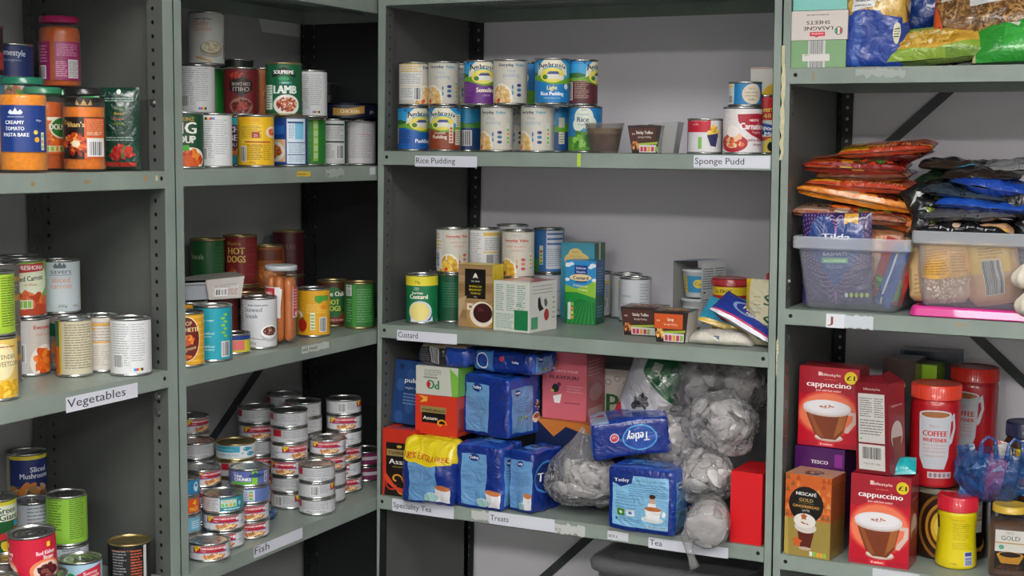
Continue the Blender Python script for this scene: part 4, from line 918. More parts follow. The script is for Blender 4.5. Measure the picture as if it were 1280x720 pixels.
a = Art(2*PI*(R0-.002)*1000, 27, None, -PI*(R0-.002)*1000); a.R(a.x0, 0, a.w, 27, '#10162c'); a.P([(-34, 3), (-34, 20), (0, 18), (42, 25), (42, 8), (0, 2)], '#a8813c'); a.T('CHICKEN', 6, 8, 8, '#e0cfa0', w=44, bold=.3); a.T('pie', 66, 8, 9, '#ccc', w=14)
m = MB(); R1 = R0-.002; a.lay(m, lambda u, v, o: ((R1+o)*math.sin(u/R1), -(R1+o)*math.cos(u/R1), .0045+v), (.0002, .00006), (4, None)); m.build('paper_label', M['print'], t)

# ---- B2 tinned meat
zb = Z['b2']
Bt('yellow and brown spaghetti loops tin at the front left', 'spaghetti', 231, None, zb, py=460, turn=4, h=.105)
Bt('turquoise tin with barcode beside the spaghetti tin', 'teal_noodles', 266.5, None, zb, py=453, turn=0, h=.11)
pq, z3 = Bt('yellow striped tin behind the spaghetti, under the tray', 'spaghetti', 236, -.12, zb, h=.11, turn=60)
pr, z4 = Bt('green mince tin in the middle row under the tray', 'green_mince', 252, -.185, zb, h=.11, turn=10)
Bt('small yellow tin with blue rim beside the turquoise tin', 'small_blue_tin', 292, None, zb, py=444, r=.034, h=.042, turn=-10)
Bt('white tin of stewed steak at the front', 'stewed_steak', 323.5, None, zb, py=437, turn=2)
Bt('yellow tin with tomato and barcode', 'yellow_tomato', 391.5, None, zb, py=422, turn=0)
Bt('dark tin of hot dogs with green badge', 'olde_hot_dogs', 417, None, zb, py=409.5, turn=2, metal='gold', r=.036)
Bt('green tin with pale barcode at the right end', 'green_back', 448, None, zb, py=411, turn=0, metal='gold', r=.036)
p5, z5 = Bt('maroon tin with gold crest in the middle row', 'maroon_gold', 272, -.15, zb, h=.112, metal='gold')
p8, z8 = Bt('dark green tin with gold lid behind the stewed steak', 'green_gold', 308, -.125, zb, h=.108, metal='gold')
p6, z6 = Bt('lower maroon tin at the back behind the green ones', 'maroon_gold', 301, -.215, zb, h=.112, metal='gold')
Bt('maroon tin of hot dogs stacked high', 'hot_dogs_maroon', 301, None, z6, at=(p6.x, p6.y), h=.112, turn=-2, metal='gold')
p7, z7 = Bt('lower green tin at the back left corner', 'green_mince', 262, -.26, zb, metal='gold')
Bt('dark green steak tin stacked at the back left', 'green_mince', 264, None, z7, at=(p7.x, p7.y), h=.11, turn=10, metal='gold')
p, zt = Bt('lower brown tin at the back behind the sausage jar', 'orange_brown', 334, -.19, zb, metal='gold', h=.1)
Bt('brown tin at the back left of the sausage jar lid', 'orange_brown', 333, None, zt, at=(p.x, p.y), h=.098, metal='gold')
p, zt = Bt('lower maroon tin at the back right of the sausage jar', 'maroon_plain', 361, -.265, zb, metal='gold', h=.112)
Bt('dark maroon tin stacked at the back above the sausage jar', 'maroon_plain', 362, None, zt, at=(p.x, p.y), h=.108, metal='gold')
# foil tray of a ready meal in a card sleeve
tp = onx(254, -.125, 367)
t = thing('ready_meal_tray', 'pale grey ready meal tray in a card sleeve on the tins', 'food tray', (tp.x, tp.y, z4+.001), faceang(tp)+.12, tilt=(0, -.03))
m = MB()
def rrect(w, d, r=.022, n=6):
    pts = []
    for cx, cy, a0 in ((w-r, d-r, 0), (-w+r, d-r, 90), (-w+r, -d+r, 180), (w-r, -d+r, 270)):
        pts += [(cx+r*math.cos(math.radians(a0+90*k/n)), cy+r*math.sin(math.radians(a0+90*k/n))) for k in range(n+1)]
    return pts
rings = [(.052, .036, 0), (.060, .044, .026), (.062, .046, .032), (.067, .051, .0335), (.067, .051, .036), (.061, .045, .034)]
vs = []; fs = []
for w_, d_, z in rings: vs += [(x, y, z) for x, y in rrect(w_, d_)]
N = len(rrect(.05, .05)); 
for i in range(len(rings)-1): fs += [(i*N+k, i*N+(k+1) % N, (i+1)*N+(k+1) % N, (i+1)*N+k) for k in range(N)]
fs += [tuple(range(N))[::-1], tuple(range((len(rings)-1)*N, len(rings)*N))]; m.add(vs, fs, 0, '#aab0b6'); m.build('tray', cmat('#a9afb8', .35), t, bevel=0)
m = MB(); m.add([(.005, -.052, 0), (.07, -.052, .001), (.078, -.054, .045), (.0, -.054, .041)], [(0, 1, 2, 3)], 0, '#b9b3ae'); m.add([(.0, -.054, .041), (.078, -.054, .045), (.074, .05, .046), (-.01, .05, .042), (-.07, -.03, .04)], [(0, 1, 2, 3), (0, 3, 4)], 0, '#8f8b88')
a = Art(62, 34, None); a.R(6, 4, 58, 30, '#c4bfba'); a.L(8, 20, 54, 29, 4, '#8a8684'); a.BC(12, 7, 34, 17); a.L(36, 6, 56, 18, 4, '#9b6a64'); a.lay(m, lambda u, v, o: (.006+u+v*.1, -.0525-o, .001+v*1.15), (.0008, .0001)); m.build('card_sleeve', M['print'], t)

# ---- B3 tuna, every tin a thing
zb = Z['b3']; TH = .0365; TR = .0415
def stack(px, py, keys, where, turns=None, r=TR, x=None, dz=0, at=None, metal='steel', h=TH, jit=.0015):
    n = len(keys); z = zb+dz; p = Vector((at[0], at[1], z)) if at is not None else spot(px, z, r, py, x)
    for i in range(n-1, -1, -1):
        o = ORD[i]+' of' if n > 1 else 'of'
        what = {'tuna': 'red tuna flakes tin', 'white_tuna': 'tuna tin showing white back', 'bar_tuna': 'tuna tin showing its barcode', 'fish_teal': 'white and teal tin with fish drawings', 'tuna_chunks_blue': 'blue and green tuna chunks tin', 'blue_info': 'blue tin showing nutrition panel', 'teal_info': 'teal and white fish tin', 'blue_pack': 'blue tin of a wrapped four pack', 'four_pack': 'orange banded tin of a wrapped four pack', 'pale_blue_pack': 'pale blue tin of a wrapped four pack', 'magenta_tin': 'magenta salmon tin'}[keys[i]]
        lab = f'{what}, {ORD[i]} down in {where}' if n > 1 else f'{what}, {where}'
        jx, jy = rnd.uniform(-jit, jit), rnd.uniform(-jit, jit)
        tin(lab, keys[i], px, z, at=(p.x+jx, p.y+jy), r=r, h=h, turn=(turns[i] if turns else rnd.uniform(-25, 25)), metal=metal, name='tuna_tin', group='tuna and fish tins', lid=None, mat='gloss')
        z += h+.0008
    return p
stack(258.5, 705, ['tuna'], 'standing alone at the front', [4])
stack(279, 688, ['teal_info', 'tuna', 'tuna'], 'the front left stack', [2, -2, -12])
stack(309, 673, ['tuna_chunks_blue', 'blue_info', 'tuna', 'tuna'], 'the stack behind the front left one', [0, -22, 6, 6])
stack(396, 645, ['white_tuna', 'bar_tuna', 'white_tuna'], 'the short front right stack', [0, 22, -6], r=.0405)
stack(359, 634, ['white_tuna', 'white_tuna', 'tuna', 'tuna', 'white_tuna', 'bar_tuna'], 'the tall centre stack', [-6, 24, 28, -26, -14, -10])
stack(410, 630, ['tuna', 'tuna', 'white_tuna', 'white_tuna'], 'the right stack of four', [-4, 12, -20, -30])
stack(430, 617, ['bar_tuna', 'tuna', 'tuna', 'tuna', 'tuna', 'tuna'], 'the tall right hand stack', [22, -2, -36, 14, -28, 8])
stack(380, None, ['white_tuna']*6, 'the stack behind the centre', None, x=-.165)
stack(356, None, ['white_tuna']*6, 'the rearmost stack in shadow', None, x=-.262)
stack(325, None, ['white_tuna', 'tuna', 'white_tuna', 'tuna', 'tuna', 'tuna'], 'the back stack left of centre', [0, 4, -4, 10, 20, -10], x=-.20)
stack(296, None, ['fish_teal', 'white_tuna', 'white_tuna', 'white_tuna', 'white_tuna'], 'the fish drawing stack', [4, 40, 0, 0, 0], metal='gold', x=-.125)
stack(252, None, ['tuna', 'tuna', 'white_tuna', 'white_tuna'], 'the stack by the left post', [30, 26, 0, 0], x=-.14, r=.0405)
stack(246, None, ['white_tuna', 'white_tuna', 'white_tuna', 'white_tuna', 'white_tuna'], 'second row by the left post', [10, 30, 0, 0, 0], x=-.205)
stack(239, None, ['tuna', 'white_tuna', 'tuna', 'white_tuna', 'white_tuna', 'white_tuna'], 'the dark stack by the left post', [36, 0, 0, 0, 0, 0], x=-.285)
stack(233, None, ['blue_pack', 'four_pack', 'pale_blue_pack', 'pale_blue_pack'], 'the wrapped four pack', [30, 30, 30, 30], r=.036, h=.0375, x=-.085)
stack(463, None, ['magenta_tin', 'magenta_tin'], 'the far right pair', [0, 0], x=-.12)
# oval fish tins at the back
def oval(label, z, c1, c2, p):
    t = thing('fish_tin', label, 'tin', (p[0], p[1], z), faceang(p)+.5, 'tuna and fish tins'); m = MB()
    rings = [(.050, .030, 0), (.052, .032, .001), (.052, .032, .022), (.0535, .0335, .0225), (.0535, .0335, .0245), (.049, .029, .0235)]
    vs = []; fs = []
    for w_, d_, zz in rings: vs += [(x, y, zz) for x, y in rrect(w_, d_, .02)]
    for i in range(len(rings)-1): fs += [(i*N+k, i*N+(k+1) % N, (i+1)*N+(k+1) % N, (i+1)*N+k) for k in range(N)]
    cc = [c1]*N*2+[c1]*N+[c2]*N*2
    m.add(vs, fs+[tuple(range(N))[::-1], tuple(range((len(rings)-1)*N, len(rings)*N))]); m.c = [lin(c1)]*(3*N)+[lin(c2)]*(2*N)+[lin(c1)]*2; m.build('tin_body', M['gloss'], t)
for i, (c1, c2, lb) in enumerate((('#7a2c24', '#b08a3c', 'oval red fish tin, bottom of the dark stack'), ('#233a5a', '#c4602c', 'oval navy fish tin with orange rim, third in the stack'), ('#1c2f52', '#a03c34', 'oval navy fish tin with red rim, second in the stack'), ('#2b6a66', '#c2a83c', 'oval teal fish tin with yellow rim, top of stack'))):
    oval(lb, zb+.0205*0+i*.026+.075, c1, c2, (-.20, -.415)) if False else None
so = onx(277, -.262, 640)
t_ = 0
for i, (c1, c2, lb) in enumerate((('#7a2c24', '#b08a3c', 'oval dark red fish tin, fifth from top of the dark stack'), ('#3a2c24', '#b08a3c', 'oval brown fish tin, fourth from top of the dark stack'), ('#5a2c34', '#a03c34', 'oval maroon fish tin, third from top of the dark stack'), ('#1c2f52', '#c4602c', 'oval navy fish tin with orange rim, second in the dark stack'), ('#2b6a66', '#c2a83c', 'oval teal fish tin with yellow rim, top of the dark stack'))):
    oval(lb, zb+i*.0246, c1, c2, so)
m = MB(); m.tube([onz(330, 646, zb+.008), onz(338, 644, zb+.012), onz(343, 640, zb+.01), onz(340, 634, zb+.02)], [.004, .011, .008, .003], 7); tag(m.build('blue_wrapper', M['bagblue']), 'crumpled scrap of blue wrapper between the tuna stacks', 'wrapper')

# ---- C1 rice pudding and milk
zc = Z['c1']
def Ct(label, key, px, y=.045, z=zc, h=.108, **k): return tin(label, key, px, z, y=y, h=h, **k)
RPG = None
b = {}
for nm, key, px, y, turn, lb in (
    ('1', 'am_blue', 517, .046, 0, 'dark blue pudding tin, leftmost of the bottom row'),
    ('2', 'am_caramel', 556, .046, 2, 'brown creamed pudding tin, second in the bottom row'),
    ('3', 'am_code', 585, .125, 2, 'blue tin showing its barcode, set back in the bottom row'),
    ('4', 'ev_rice_l', 621, .046, 6, 'cream value rice tin, left of two in the bottom row front'),
    ('5', 'ev_rice', 642, .135, -4, 'cream value rice tin, set back between the front two'),
    ('6', 'ev_rice_l', 671.5, .046, 4, 'cream value rice tin, right of two in the bottom row front'),
    ('7', 'am_side', 693, .125, 8, 'blue pudding tin seen from its side, set back'),
    ('8', 'rice_green', 731, .098, 4, 'green and blue creamed rice tin at the right of bottom row')):
    b[nm] = Ct(lb, key, px, y, turn=turn, r=.0365 if nm not in '8' else .037, h=.101)
zt = zc+.1025
for key, px, y, turn, lb, r in (
    ('ev_back', 519, .048, 0, 'cream value tin showing its barcode, leftmost of the top row', .0375),
    ('ev_rice_l', 552, .075, 18, 'cream value rice tin, second in the top row', .035),
    ('ev_rice', 572, .14, 12, 'cream value rice tin, third and set back in the top row', .036),
    ('am_purple', 600, .046, -4, 'purple semolina tin in the top row', .036),
    ('ev_rice', 636.5, .046, 4, 'cream value rice tin with bowl in the middle of top row', .0375),
    ('rice_green', 657, .135, -30, 'green rice tin mostly hidden in the top row', .036),
    ('am_light', 689.5, .046, 0, 'bright blue light rice pudding tin in the top row', .0375),
    ('am_maroon', 722, .07, -6, 'maroon pudding tin at the right of the top row', .0355)):
    Ct(lb, key, px, y, zt, turn=turn, r=r, h=.099)
Ct('red and white milk tin at the left of the milk tins', 'red_white_milk', 881, .05, h=.073, r=.0355, turn=0)
Ct('white milk tin with barcode behind the red one', 'milk_code', 897, .115, h=.074, r=.035)
p, zt = Ct('white and dark red tin of thick cream', 'carnation', 926, .035, h=.096, r=.0395, turn=-4)
Ct('small blue tin of evaporated milk on the cream tin', 'evap_blue', 928, .04, zt, h=.05, r=.0335, turn=0)
Ct('red and blue tin of evaporated milk by the right post', 'evap_red', 963, -.0 + .075, h=.122, r=.037, turn=0)
# ---- C2 custard
zc = Z['c2']
p, _ = Ct('green and yellow custard tin at the front left', 'real_custard', 529.5, None, zc, py=404.5, turn=2, h=.115, r=.0375)
p, zA = Ct('tin behind the green custard tin, only the rim seen', 'green_dark_info', 543, .2, zc, h=.112)
p2b, zB = Ct('dark green custard tin beside the yellow carton', 'green_dark_info', 566, .14, zc, h=.114, turn=14)
Ct('cream value custard tin, leftmost of the upper row', 'ev_custard', 563.5, .14, zB, at=(p2b.x, p2b.y), h=.106, turn=0)
p3, zC = Ct('lower tin under the tin with yellow lines', 'grey_info', 602, .175, zc, h=.112)
Ct('white custard tin with yellow lines in the upper row', 'custard_info', 602.5, None, zC, at=(p3.x, p3.y), h=.106, turn=0)
p4, zD = Ct('tin with yellow band behind the tea boxes', 'grey_info', 647, .17, zc, h=.108, turn=0)
Ct('cream value custard tin, right of two in the upper row', 'ev_custard_c', 646.5, None, zD, at=(p4.x, p4.y), h=.11, turn=0)
p5, zE = Ct('lower tin behind the upper value custard tin', 'grey_info', 640, .27, zc, h=.112)
Ct('tin behind the upper value custard tin, only rim seen', 'grey_info', 640, None, zE, at=(p5.x, p5.y), h=.112)
p6, zF = Ct('pale grey tin standing behind the tea carton corner', 'savers_white', 685, None, zc, py=397, h=.106, r=.0385, turn=60)
Ct('blue and white custard tin at the right of upper row', 'blue_info_can', 683, None, zF+.0, at=(p6.x, p6.y), h=.108, turn=0)
Ct('white custard tin in front of the rear pair', 'savers_white', 787.5, None, zc, py=401, turn=0, h=.106)
Ct('grey printed tin left of the white custard tin', 'grey_info', 764, None, zc, py=396, h=.108, turn=0)
Ct('white tin at the back right of the white custard tin', 'grey_info', 803, None, zc, py=394, h=.108, turn=20)

# ---- settle: tins that would run into each other slide apart along the line of sight, whole stacks together
def settle():
    bpy.context.view_layer.update()
    T_ = [[o, o['_r'], max(c.dimensions.z for c in o.children)] for o in COL.objects if o.parent is None and '_r' in o]
    par = list(range(len(T_)))
    def root(i):
        while par[i] != i: i = par[i]
        return i
    for i, (a, ra, ha) in enumerate(T_):
        for j, (b_, rb, hb) in enumerate(T_):
            if i != j and abs(b_.location.z-(a.location.z+ha)) < .006 and (b_.location.xy-a.location.xy).length < .024: par[root(j)] = root(i)
    cols = {}
    for i in range(len(T_)): cols.setdefault(root(i), []).append(i)
    cl = list(cols.values())
    for it in range(120):
        moved = 0
        for x in range(len(cl)):
            for y in range(x+1, len(cl)):
                worst = 0; pair = None
                for i in cl[x]:
                    for j in cl[y]:
                        a, b_ = T_[i], T_[j]
                        if a[0].location.z+a[2] < b_[0].location.z+.003 or b_[0].location.z+b_[2] < a[0].location.z+.003: continue
                        d = a[1]+b_[1]+.0032-(a[0].location.xy-b_[0].location.xy).length
                        if d > worst: worst = d; pair = (a[0], b_[0])
                if worst > 0:
                    moved += 1; a, b_ = pair; v = Vector((((a.location+b_.location)/2).xy-CAM.xy)).normalized()
                    dl = (b_.location.xy-a.location.xy); s = 1 if dl.dot(v) > 0 else -1
                    w = Vector((-v.y, v.x)); s2 = 1 if dl.dot(w) > 0 else -1
                    mv = v*s*worst*.5+w*s2*worst*.12
                    for i in cl[x]: T_[i][0].location.xy -= mv*.5
                    for j in cl[y]: T_[j][0].location.xy += mv*.5
        for c in cl:
            for i in c:
                o, r_, _h = T_[i]; p = o.location; dx = dy = 0
                if p.x < .02 or p.y < -.25:
                    dx = max(0, -.322+r_-p.x)-max(0, p.x-(.008-r_)); ddy = dx*(p.y-CAM.y)/(p.x-CAM.x); lo, hi = (-1.6, -.752) if p.y < -.703 else (-.69, .19)
                    dy = ddy+max(0, lo+r_-p.y-ddy)-max(0, p.y+ddy-(hi-r_))
                else:
                    dy = max(0, r_-.004-p.y)-max(0, p.y-(.445-r_)); lo, hi = (.055-.0, .922) if p.x < .95 else (1., 1.9)
                    dx = max(0, lo+r_-.024-p.x)-max(0, p.x-(hi-r_))
                if dx or dy:
                    for k in c: T_[k][0].location.x += dx; T_[k][0].location.y += dy
                    moved += 1
        if not moved: break
    for o, r_, h_ in T_: del o['_r']
KEEP_R = False
if not KEEP_R: settle()
# ================================================================ builders for cartons, soft packs, pouches and jars
def face_fns(w, d, h):
    return {'front': (w, h, lambda u, v: (Vector((u-w/2, 0, v)), Vector((0, -1, 0)))), 'right': (d, h, lambda u, v: (Vector((w/2, u, v)), Vector((1, 0, 0)))),
            'left': (d, h, lambda u, v: (Vector((-w/2, d-u, v)), Vector((-1, 0, 0)))), 'back': (w, h, lambda u, v: (Vector((w/2-u, d, v)), Vector((0, 1, 0)))),
            'top': (w, d, lambda u, v: (Vector((u-w/2, v, h)), Vector((0, 0, 1)))), 'bottom': (w, d, lambda u, v: (Vector((u-w/2, d-v, 0)), Vector((0, 0, -1))))}
def put(p, name, label, cat, rz, group=None, tilt=(0, 0)):
    return thing(name, label, cat, p, rz, group, tilt)
def carton(label, p, size, rot, arts, base='#cccccc', name='food_carton', cat='carton', group=None, tilt=(0, 0), mat='gloss', part='box'):
    w, d, h = size; p = Vector(p); p.z += .0007; t = thing(name, label, cat, p, math.radians(rot), group, (math.radians(tilt[0]), math.radians(tilt[1])))
    m = MB(); ff = face_fns(w, d, h)
    m.box(-w/2, 0, 0, w/2, d, h, 0, base)
    for k, fn in arts.items():
        fw, fh, g = ff[k]; a = Art(fw*1000, fh*1000, None); fn(a)
        a.lay(m, lambda u, v, o: (lambda q: q[0]+q[1]*o)(g(u, v)), (.0002, .00006))
    # tuck-in flap edges along the top
    m.box(-w/2+.002, .0006, h, w/2-.002, .0012, h+.0005, 0, base)
    m.build(part, M[mat], t); return t
def soft_map(w, d, h, r, bulge, amp, seed, freq=18, pinch=0):
    c = Vector((0, d/2, h/2)); A = (w/2, d/2, h/2)
    def f(p, n, off):
        q = p-c; cl = Vector([max(-(A[i]-r), min(A[i]-r, q[i])) for i in range(3)]); dr = q-cl; dr = n.copy() if dr.length < 1e-7 else dr.normalized()
        s = cl+dr*r; k = 1
        for i in range(3):
            if abs(n[i]) < .5: k *= max(0, 1-(q[i]/A[i])**2)
        s += dr*bulge*k
        nv = noise.noise_vector((s+Vector((seed, seed*2, 0)))*freq)*amp+noise.noise_vector((s+Vector((seed, 0, seed)))*freq*3.1)*amp*.4
        s += nv
        if pinch: 
            tz = max(0, (q.z+A[2])/(2*A[2])-.75)*4; s.y *= 1-pinch*tz
        s += dr*off; s = s+c
        if s.z < .0004 and n.z < .5: s.z = .0004+off*.2
        return s
    return f
def softpack(label, p, size, rot, arts, base='#1c3fa0', r=.012, bulge=.006, amp=.004, seed=1, name='tea_pack', cat='tea pack', group=None, tilt=(0, 0), mat='foil', pinch=0, step=6.0, part='wrapper', freq=18, extra=None):
    w, d, h = size; p = Vector(p); p.z += .0008; t = thing(name, label, cat, p, math.radians(rot), group, (math.radians(tilt[0]), math.radians(tilt[1])))
    m = MB(); ff = face_fns(w, d, h); sm = soft_map(w, d, h, r, bulge, amp, seed, freq, pinch)
    for k, (fw, fh, g) in ff.items():
        a = Art(fw*1000, fh*1000, base)
        if k in arts: arts[k](a)
        nx, ny = max(1, round(a.w/step)), max(1, round(a.h/step))
        a.lay(m, lambda u, v, o: sm(*g(u, v), o), (0, .00025), (a.w/nx, a.h/ny), smooth=True)
    m.build(part, M[mat], t, merge=True)
    if extra: extra(t, sm, ff)
    return t
def pillow_map(w, h, th, amp, seed, freq=20, ex=.6, crimp=.0, bend=0):
    def f(u, v, side, off):
        s, q = 2*u/w, 2*v/h-1
        pr = max(0, 1-abs(s)**2.6)**ex*max(0, 1-abs(q)**3.2)**ex
        e = min(1, (1-abs(q))*6); nz = noise.noise(Vector((u, v, seed))*freq)*amp+noise.noise(Vector((u, v, seed+5))*freq*2.7)*amp*.5
        y = side*(th/2*pr+nz*(.25+.75*pr)*1.0+.0006+off)+bend*(q*q)*.5+noise.noise(Vector((u*.5, v*.5, seed+9))*freq)*amp*.8
        return Vector((u*(1-.03*pr*abs(q)), y, v+noise.noise(Vector((u, seed, v))*freq)*amp*.5))
    return f
def pouch(label, p, size, rot, front, back=None, amp=.003, seed=1, name='food_pouch', cat='pouch', group=None, mat='foil', freq=20, ex=.6, step=6.0, bend=0, part='film', base='#888888', rest=None):
    """rot is a full euler in degrees; the pouch stands on its lower edge at the origin, front towards -y"""
    w, h, th = size; t = thing(name, label, cat, p, 0, group); t.rotation_euler = [math.radians(v) for v in rot]
    m = MB(); pm = pillow_map(w, h, th, amp, seed, freq, ex, 0, bend)
    for side, fn in ((-1, front), (1, back or (lambda a: None))):
        a = Art(w*1000, h*1000, base); fn(a) 
        nx, ny = max(1, round(a.w/step)), max(1, round(a.h/step)); sgn = 1 if side < 0 else -1
        a.lay(m, lambda u, v, o: pm((u-w/2)*sgn, v, side, o), (0, .00025), (a.w/nx, a.h/ny), smooth=True)
    m.build(part, M[mat], t, merge=True)
    if rest is not None:
        R = t.rotation_euler.to_matrix(); t.location.z = rest+.001-min((R @ Vector(v)).z for v in m.v)
    return t
def jar(label, p, prof, inner, lidc, lidz, lidr, key, lr, lz, turn=0, h=.14, sauce='#c4702c', name='sauce_jar', cat='jar', group=None, rim=True, lid_h=.012, glass='glass', bodymat=None, sq=0, flecks=None):
    p = Vector(p); p.z += .0007; t = thing(name, label, cat, p, faceang(p)+math.radians(turn), group)
    m = MB(); m.lathe([(.0001, .002)]+prof, 44, sq=sq); m.build('glass_jar' if glass == 'glass' else 'plastic_jar', M[glass] if bodymat is None else bodymat, t)
    if inner:
        sm_ = plain('sauce_'+sauce.strip('#'), sauce, .35, var=.14, vscale=160, coat=.3) if ('s', sauce) not in _mc else _mc[('s', sauce)]; _mc[('s', sauce)] = sm_
        m = MB(); m.lathe([(.0001, .004)]+[(max(r-.002, .001), max(z, .004)) for r, z in prof if z <= inner]+[(.0001, inner)], 36, sq=sq)
        r = random.Random(len(label)); m.build('contents', sm_, t)
    m = MB(); n = 44; R_ = lidr
    pr = [(R_-.001, 0), (R_+.0006, .0005), (R_, .002), (R_, lid_h-.002), (R_-.002, lid_h), (R_-.005, lid_h), (R_-.007, lid_h-.001), (R_*.4, lid_h-.0008), (.0001, lid_h-.0008)]
    m.lathe(pr, n)
    if lid_h > .014: 
        for k in range(60): a0 = 2*PI*k/60; x, y = R_*math.cos(a0), R_*math.sin(a0); m.box(x-.0005, y-.0005, .003, x+.0005, y+.0005, lid_h-.004)
    ob = m.build('lid', cmat(lidc, .3, .0, .3), t); ob.location.z = lidz
    if key:
        hh = lz[1]-lz[0]; a = ART[key](Art(2*PI*lr*1000, hh*1000, None, -PI*lr*1000)); m = MB()
        rfun = lr if not callable(lr) else lr
        pf = sorted(prof, key=lambda q: q[1])
        def rad(z):
            for (r0, z0), (r1, z1) in zip(pf, pf[1:]):
                if z0 <= z <= z1 and z1 > z0: return r0+(r1-r0)*(z-z0)/(z1-z0)
            return lr
        def fn(u, v, o):
            z = lz[0]+v; q = rad(z)+o; th_ = u/lr; c, s_ = -math.cos(th_), math.sin(th_)
            k = 1
            if sq: k = (abs(c)**sq+abs(s_)**sq)**(-1/sq)
            return (q*s_*k, q*c*k, z)
        a.lay(m, fn, (.0005, .00008), (2*PI*lr*1000/60, 5), smooth=True); m.build('paper_label', M['gloss'], t, merge=True)
    return t
def J(r, h, neck=.028, sh=.022, base=.006):
    """a round shouldered jar outline"""
    pts = [(r-base, 0), (r-.001, base*.5), (r, base), (r, h-sh-.012)]
    for k in range(1, 7): t = k/6*PI/2; pts.append((neck+(r-neck)*math.cos(t), h-sh-.012+sh*math.sin(t)))
    return pts+[(neck, h-.006), (neck, h-.002)]

# ================================================================ A1 sauce jars
z = Z['a1']
@art('creamy_tomato')
def _(a):
    a.R(-43, 0, 43, a.h, '#1b3a82'); H = a.h; a.P([(-24, H-12), (-20, H-7), (-16, H-11), (-12, H-4), (-8, H-11), (-4, H-7), (0, H-12), (-3, H-15), (-21, H-15)], '#dfe4ee'); a.T('market kitchen', -12, H-20, 2.6, '#dfe4ee', w=26)
    a.T('CREAMY', -14, H-31, 6, '#eef0f6', w=31, bold=.25); a.T('TOMATO', -14, H-41, 6, '#eef0f6', w=31, bold=.25); a.T('PASTA BAKE', -12, H-51, 6, '#eef0f6', w=42, bold=.25); a.T('500g e', 26, H-26, 3, '#eef0f6', w=10)
    a.E(20, H-44, 3.6, 3.6, '#e2cf50'); a.E(22, H-56, 4.4, 4.4, '#e0a52c'); a.R(30, 3, 36, 32, '#e6e4da'); [a.R(31, 5+9*i, 35, 11+9*i, c) for i, c in enumerate(('#8fbf4a', '#dfa43a', '#8fbf4a'))]; return a
@art('d_orange')
def _(a):
    H = a.h; a.R(-45, 0, 45, H, '#dc6a2c'); a.R(-45, H-6, 45, H, '#ece6d6'); a.E(36, H*.72, 26, 20, '#e8e4d4'); a.E(36, H*.72, 23, 17, '#2e7a34'); a.T('DOLMIO', 32, H*.66, 10, '#f0e8dc', w=44, bold=.6); a.F(0, H*.4, 26, 12, ['#e8a23c', '#c4442a', '#e06a2c'], 40, 7); a.R(0, 4, 40, 14, '#e8e6d0'); [a.R(2+9*i, 5, 9+9*i, 13, c) for i, c in enumerate(('#8fbf4a', '#8fbf4a', '#dfa43a', '#8fbf4a'))]; return a
@art('omis_jar')
def _(a):
    H = a.h; a.R(-46, 0, 46, H, '#1f1716'); a.R(0, 0, 40, H-2, '#d9602a'); a.T('Gro', -30, H*.82, 7, '#d8b060', w=18); a.T('man\'s', -14, H*.76, 9, '#e0bc6c', w=30, bold=.4); a.F(-14, H*.36, 26, 22, ['#c4401f', '#e0702c', '#e8b04c', '#8f2a18', '#d9532a'], 90, 7); a.E(-14, H*.36, 7, 6, '#f0e0c0')
    a.L(4, H*.62, 36, H*.95, 7, '#e89a6a'); a.R(4, 4, 36, 36, '#dcdad6'); a.BC(8, 6, 32, 30); a.T('£1.27', 24, H*.58, 5, '#efe0c0', w=14); a.L(4, 40, 24, 46, 2, '#efd0b0'); return a
@art('neck_black')
def _(a): a.R(-45, 0, 45, a.h, '#1c1716'); a.P([(-6, 2), (0, a.h-3), (6, 2), (12, a.h-4), (14, 3), (-14, 3), (-12, a.h-4)], '#b08a4c'); return a
@art('white_ing')
def _(a): H = a.h; a.R(-44, 0, 44, H, '#d8dad2'); a.R(-44, H*.5, 44, H*.54, '#4b9a3a'); a.T('TOMATO', 10, H*.86, 5, '#5a6a5a', w=28); a.T('BOLOGNESE', 12, H*.76, 5, '#5a6a5a', w=36); a.T('SAUCE', 10, H*.66, 5, '#5a6a5a', w=20); a.F(8, H*.14, 30, 10, ['#7cb844', '#d9422c', '#c4602c'], 40, 6); return a
@art('magenta_back')
def _(a):
    H = a.h; a.R(-70, 0, 44, H, '#8f1f5c'); a.R(-18, 0, -10, H, '#a8562a'); a.L(-6, H*.62, 34, H*.95, 8, '#c88aa8'); a.R(14, 4, 36, H*.54, '#c9c4c6'); a.L(15, 6, 35, H*.5, 9, '#8a868a'); a.L(-8, 6, 12, H*.5, 8, '#c88aa8'); a.BC(-44, 4, -28, H*.36); a.L(-46, H*.45, -24, H*.92, 6, '#c88aa8'); return a
zA = z
p = spot(30, z, .0395, x=-.0465)
jar('large jar of orange pasta bake sauce with blue label and green lid', p, J(.0395, .148, .033, .018), .128, '#1d6a52', .144, .0345, 'creamy_tomato', .0395, (.034, .110), h=.157, sauce='#e88a14')
p = spot(55, z, .037, x=-.13)
jar('jar with green lid and orange label behind the large jar', p, J(.0375, .138, .030, .02), .122, '#2e7f58', .134, .0325, 'd_orange', .0375, (.030, .094), h=.146, sauce='#c85a1c', turn=0)
p = spot(106, z, .036, x=-.05)
t = jar('jar with black lid and dark curry label', p, J(.0365, .136, .031, .012), .12, '#1a1a1c', .132, .033, 'omis_jar', .0365, (.022, .094), h=.144, sauce='#dc7412')
a = ART['neck_black'](Art(2*PI*.0345*1000, 16, None, -PI*34.5)); m = MB(); a.lay(m, lambda u, v, o: ((.0345+o)*math.sin(u/.0345), -(.0345+o)*math.cos(u/.0345), .1115+v), (.0008, .00008), (5, None), smooth=True); m.build('neck_label', M['gloss'], t, merge=True)
p = spot(124, z, .036, x=-.12)
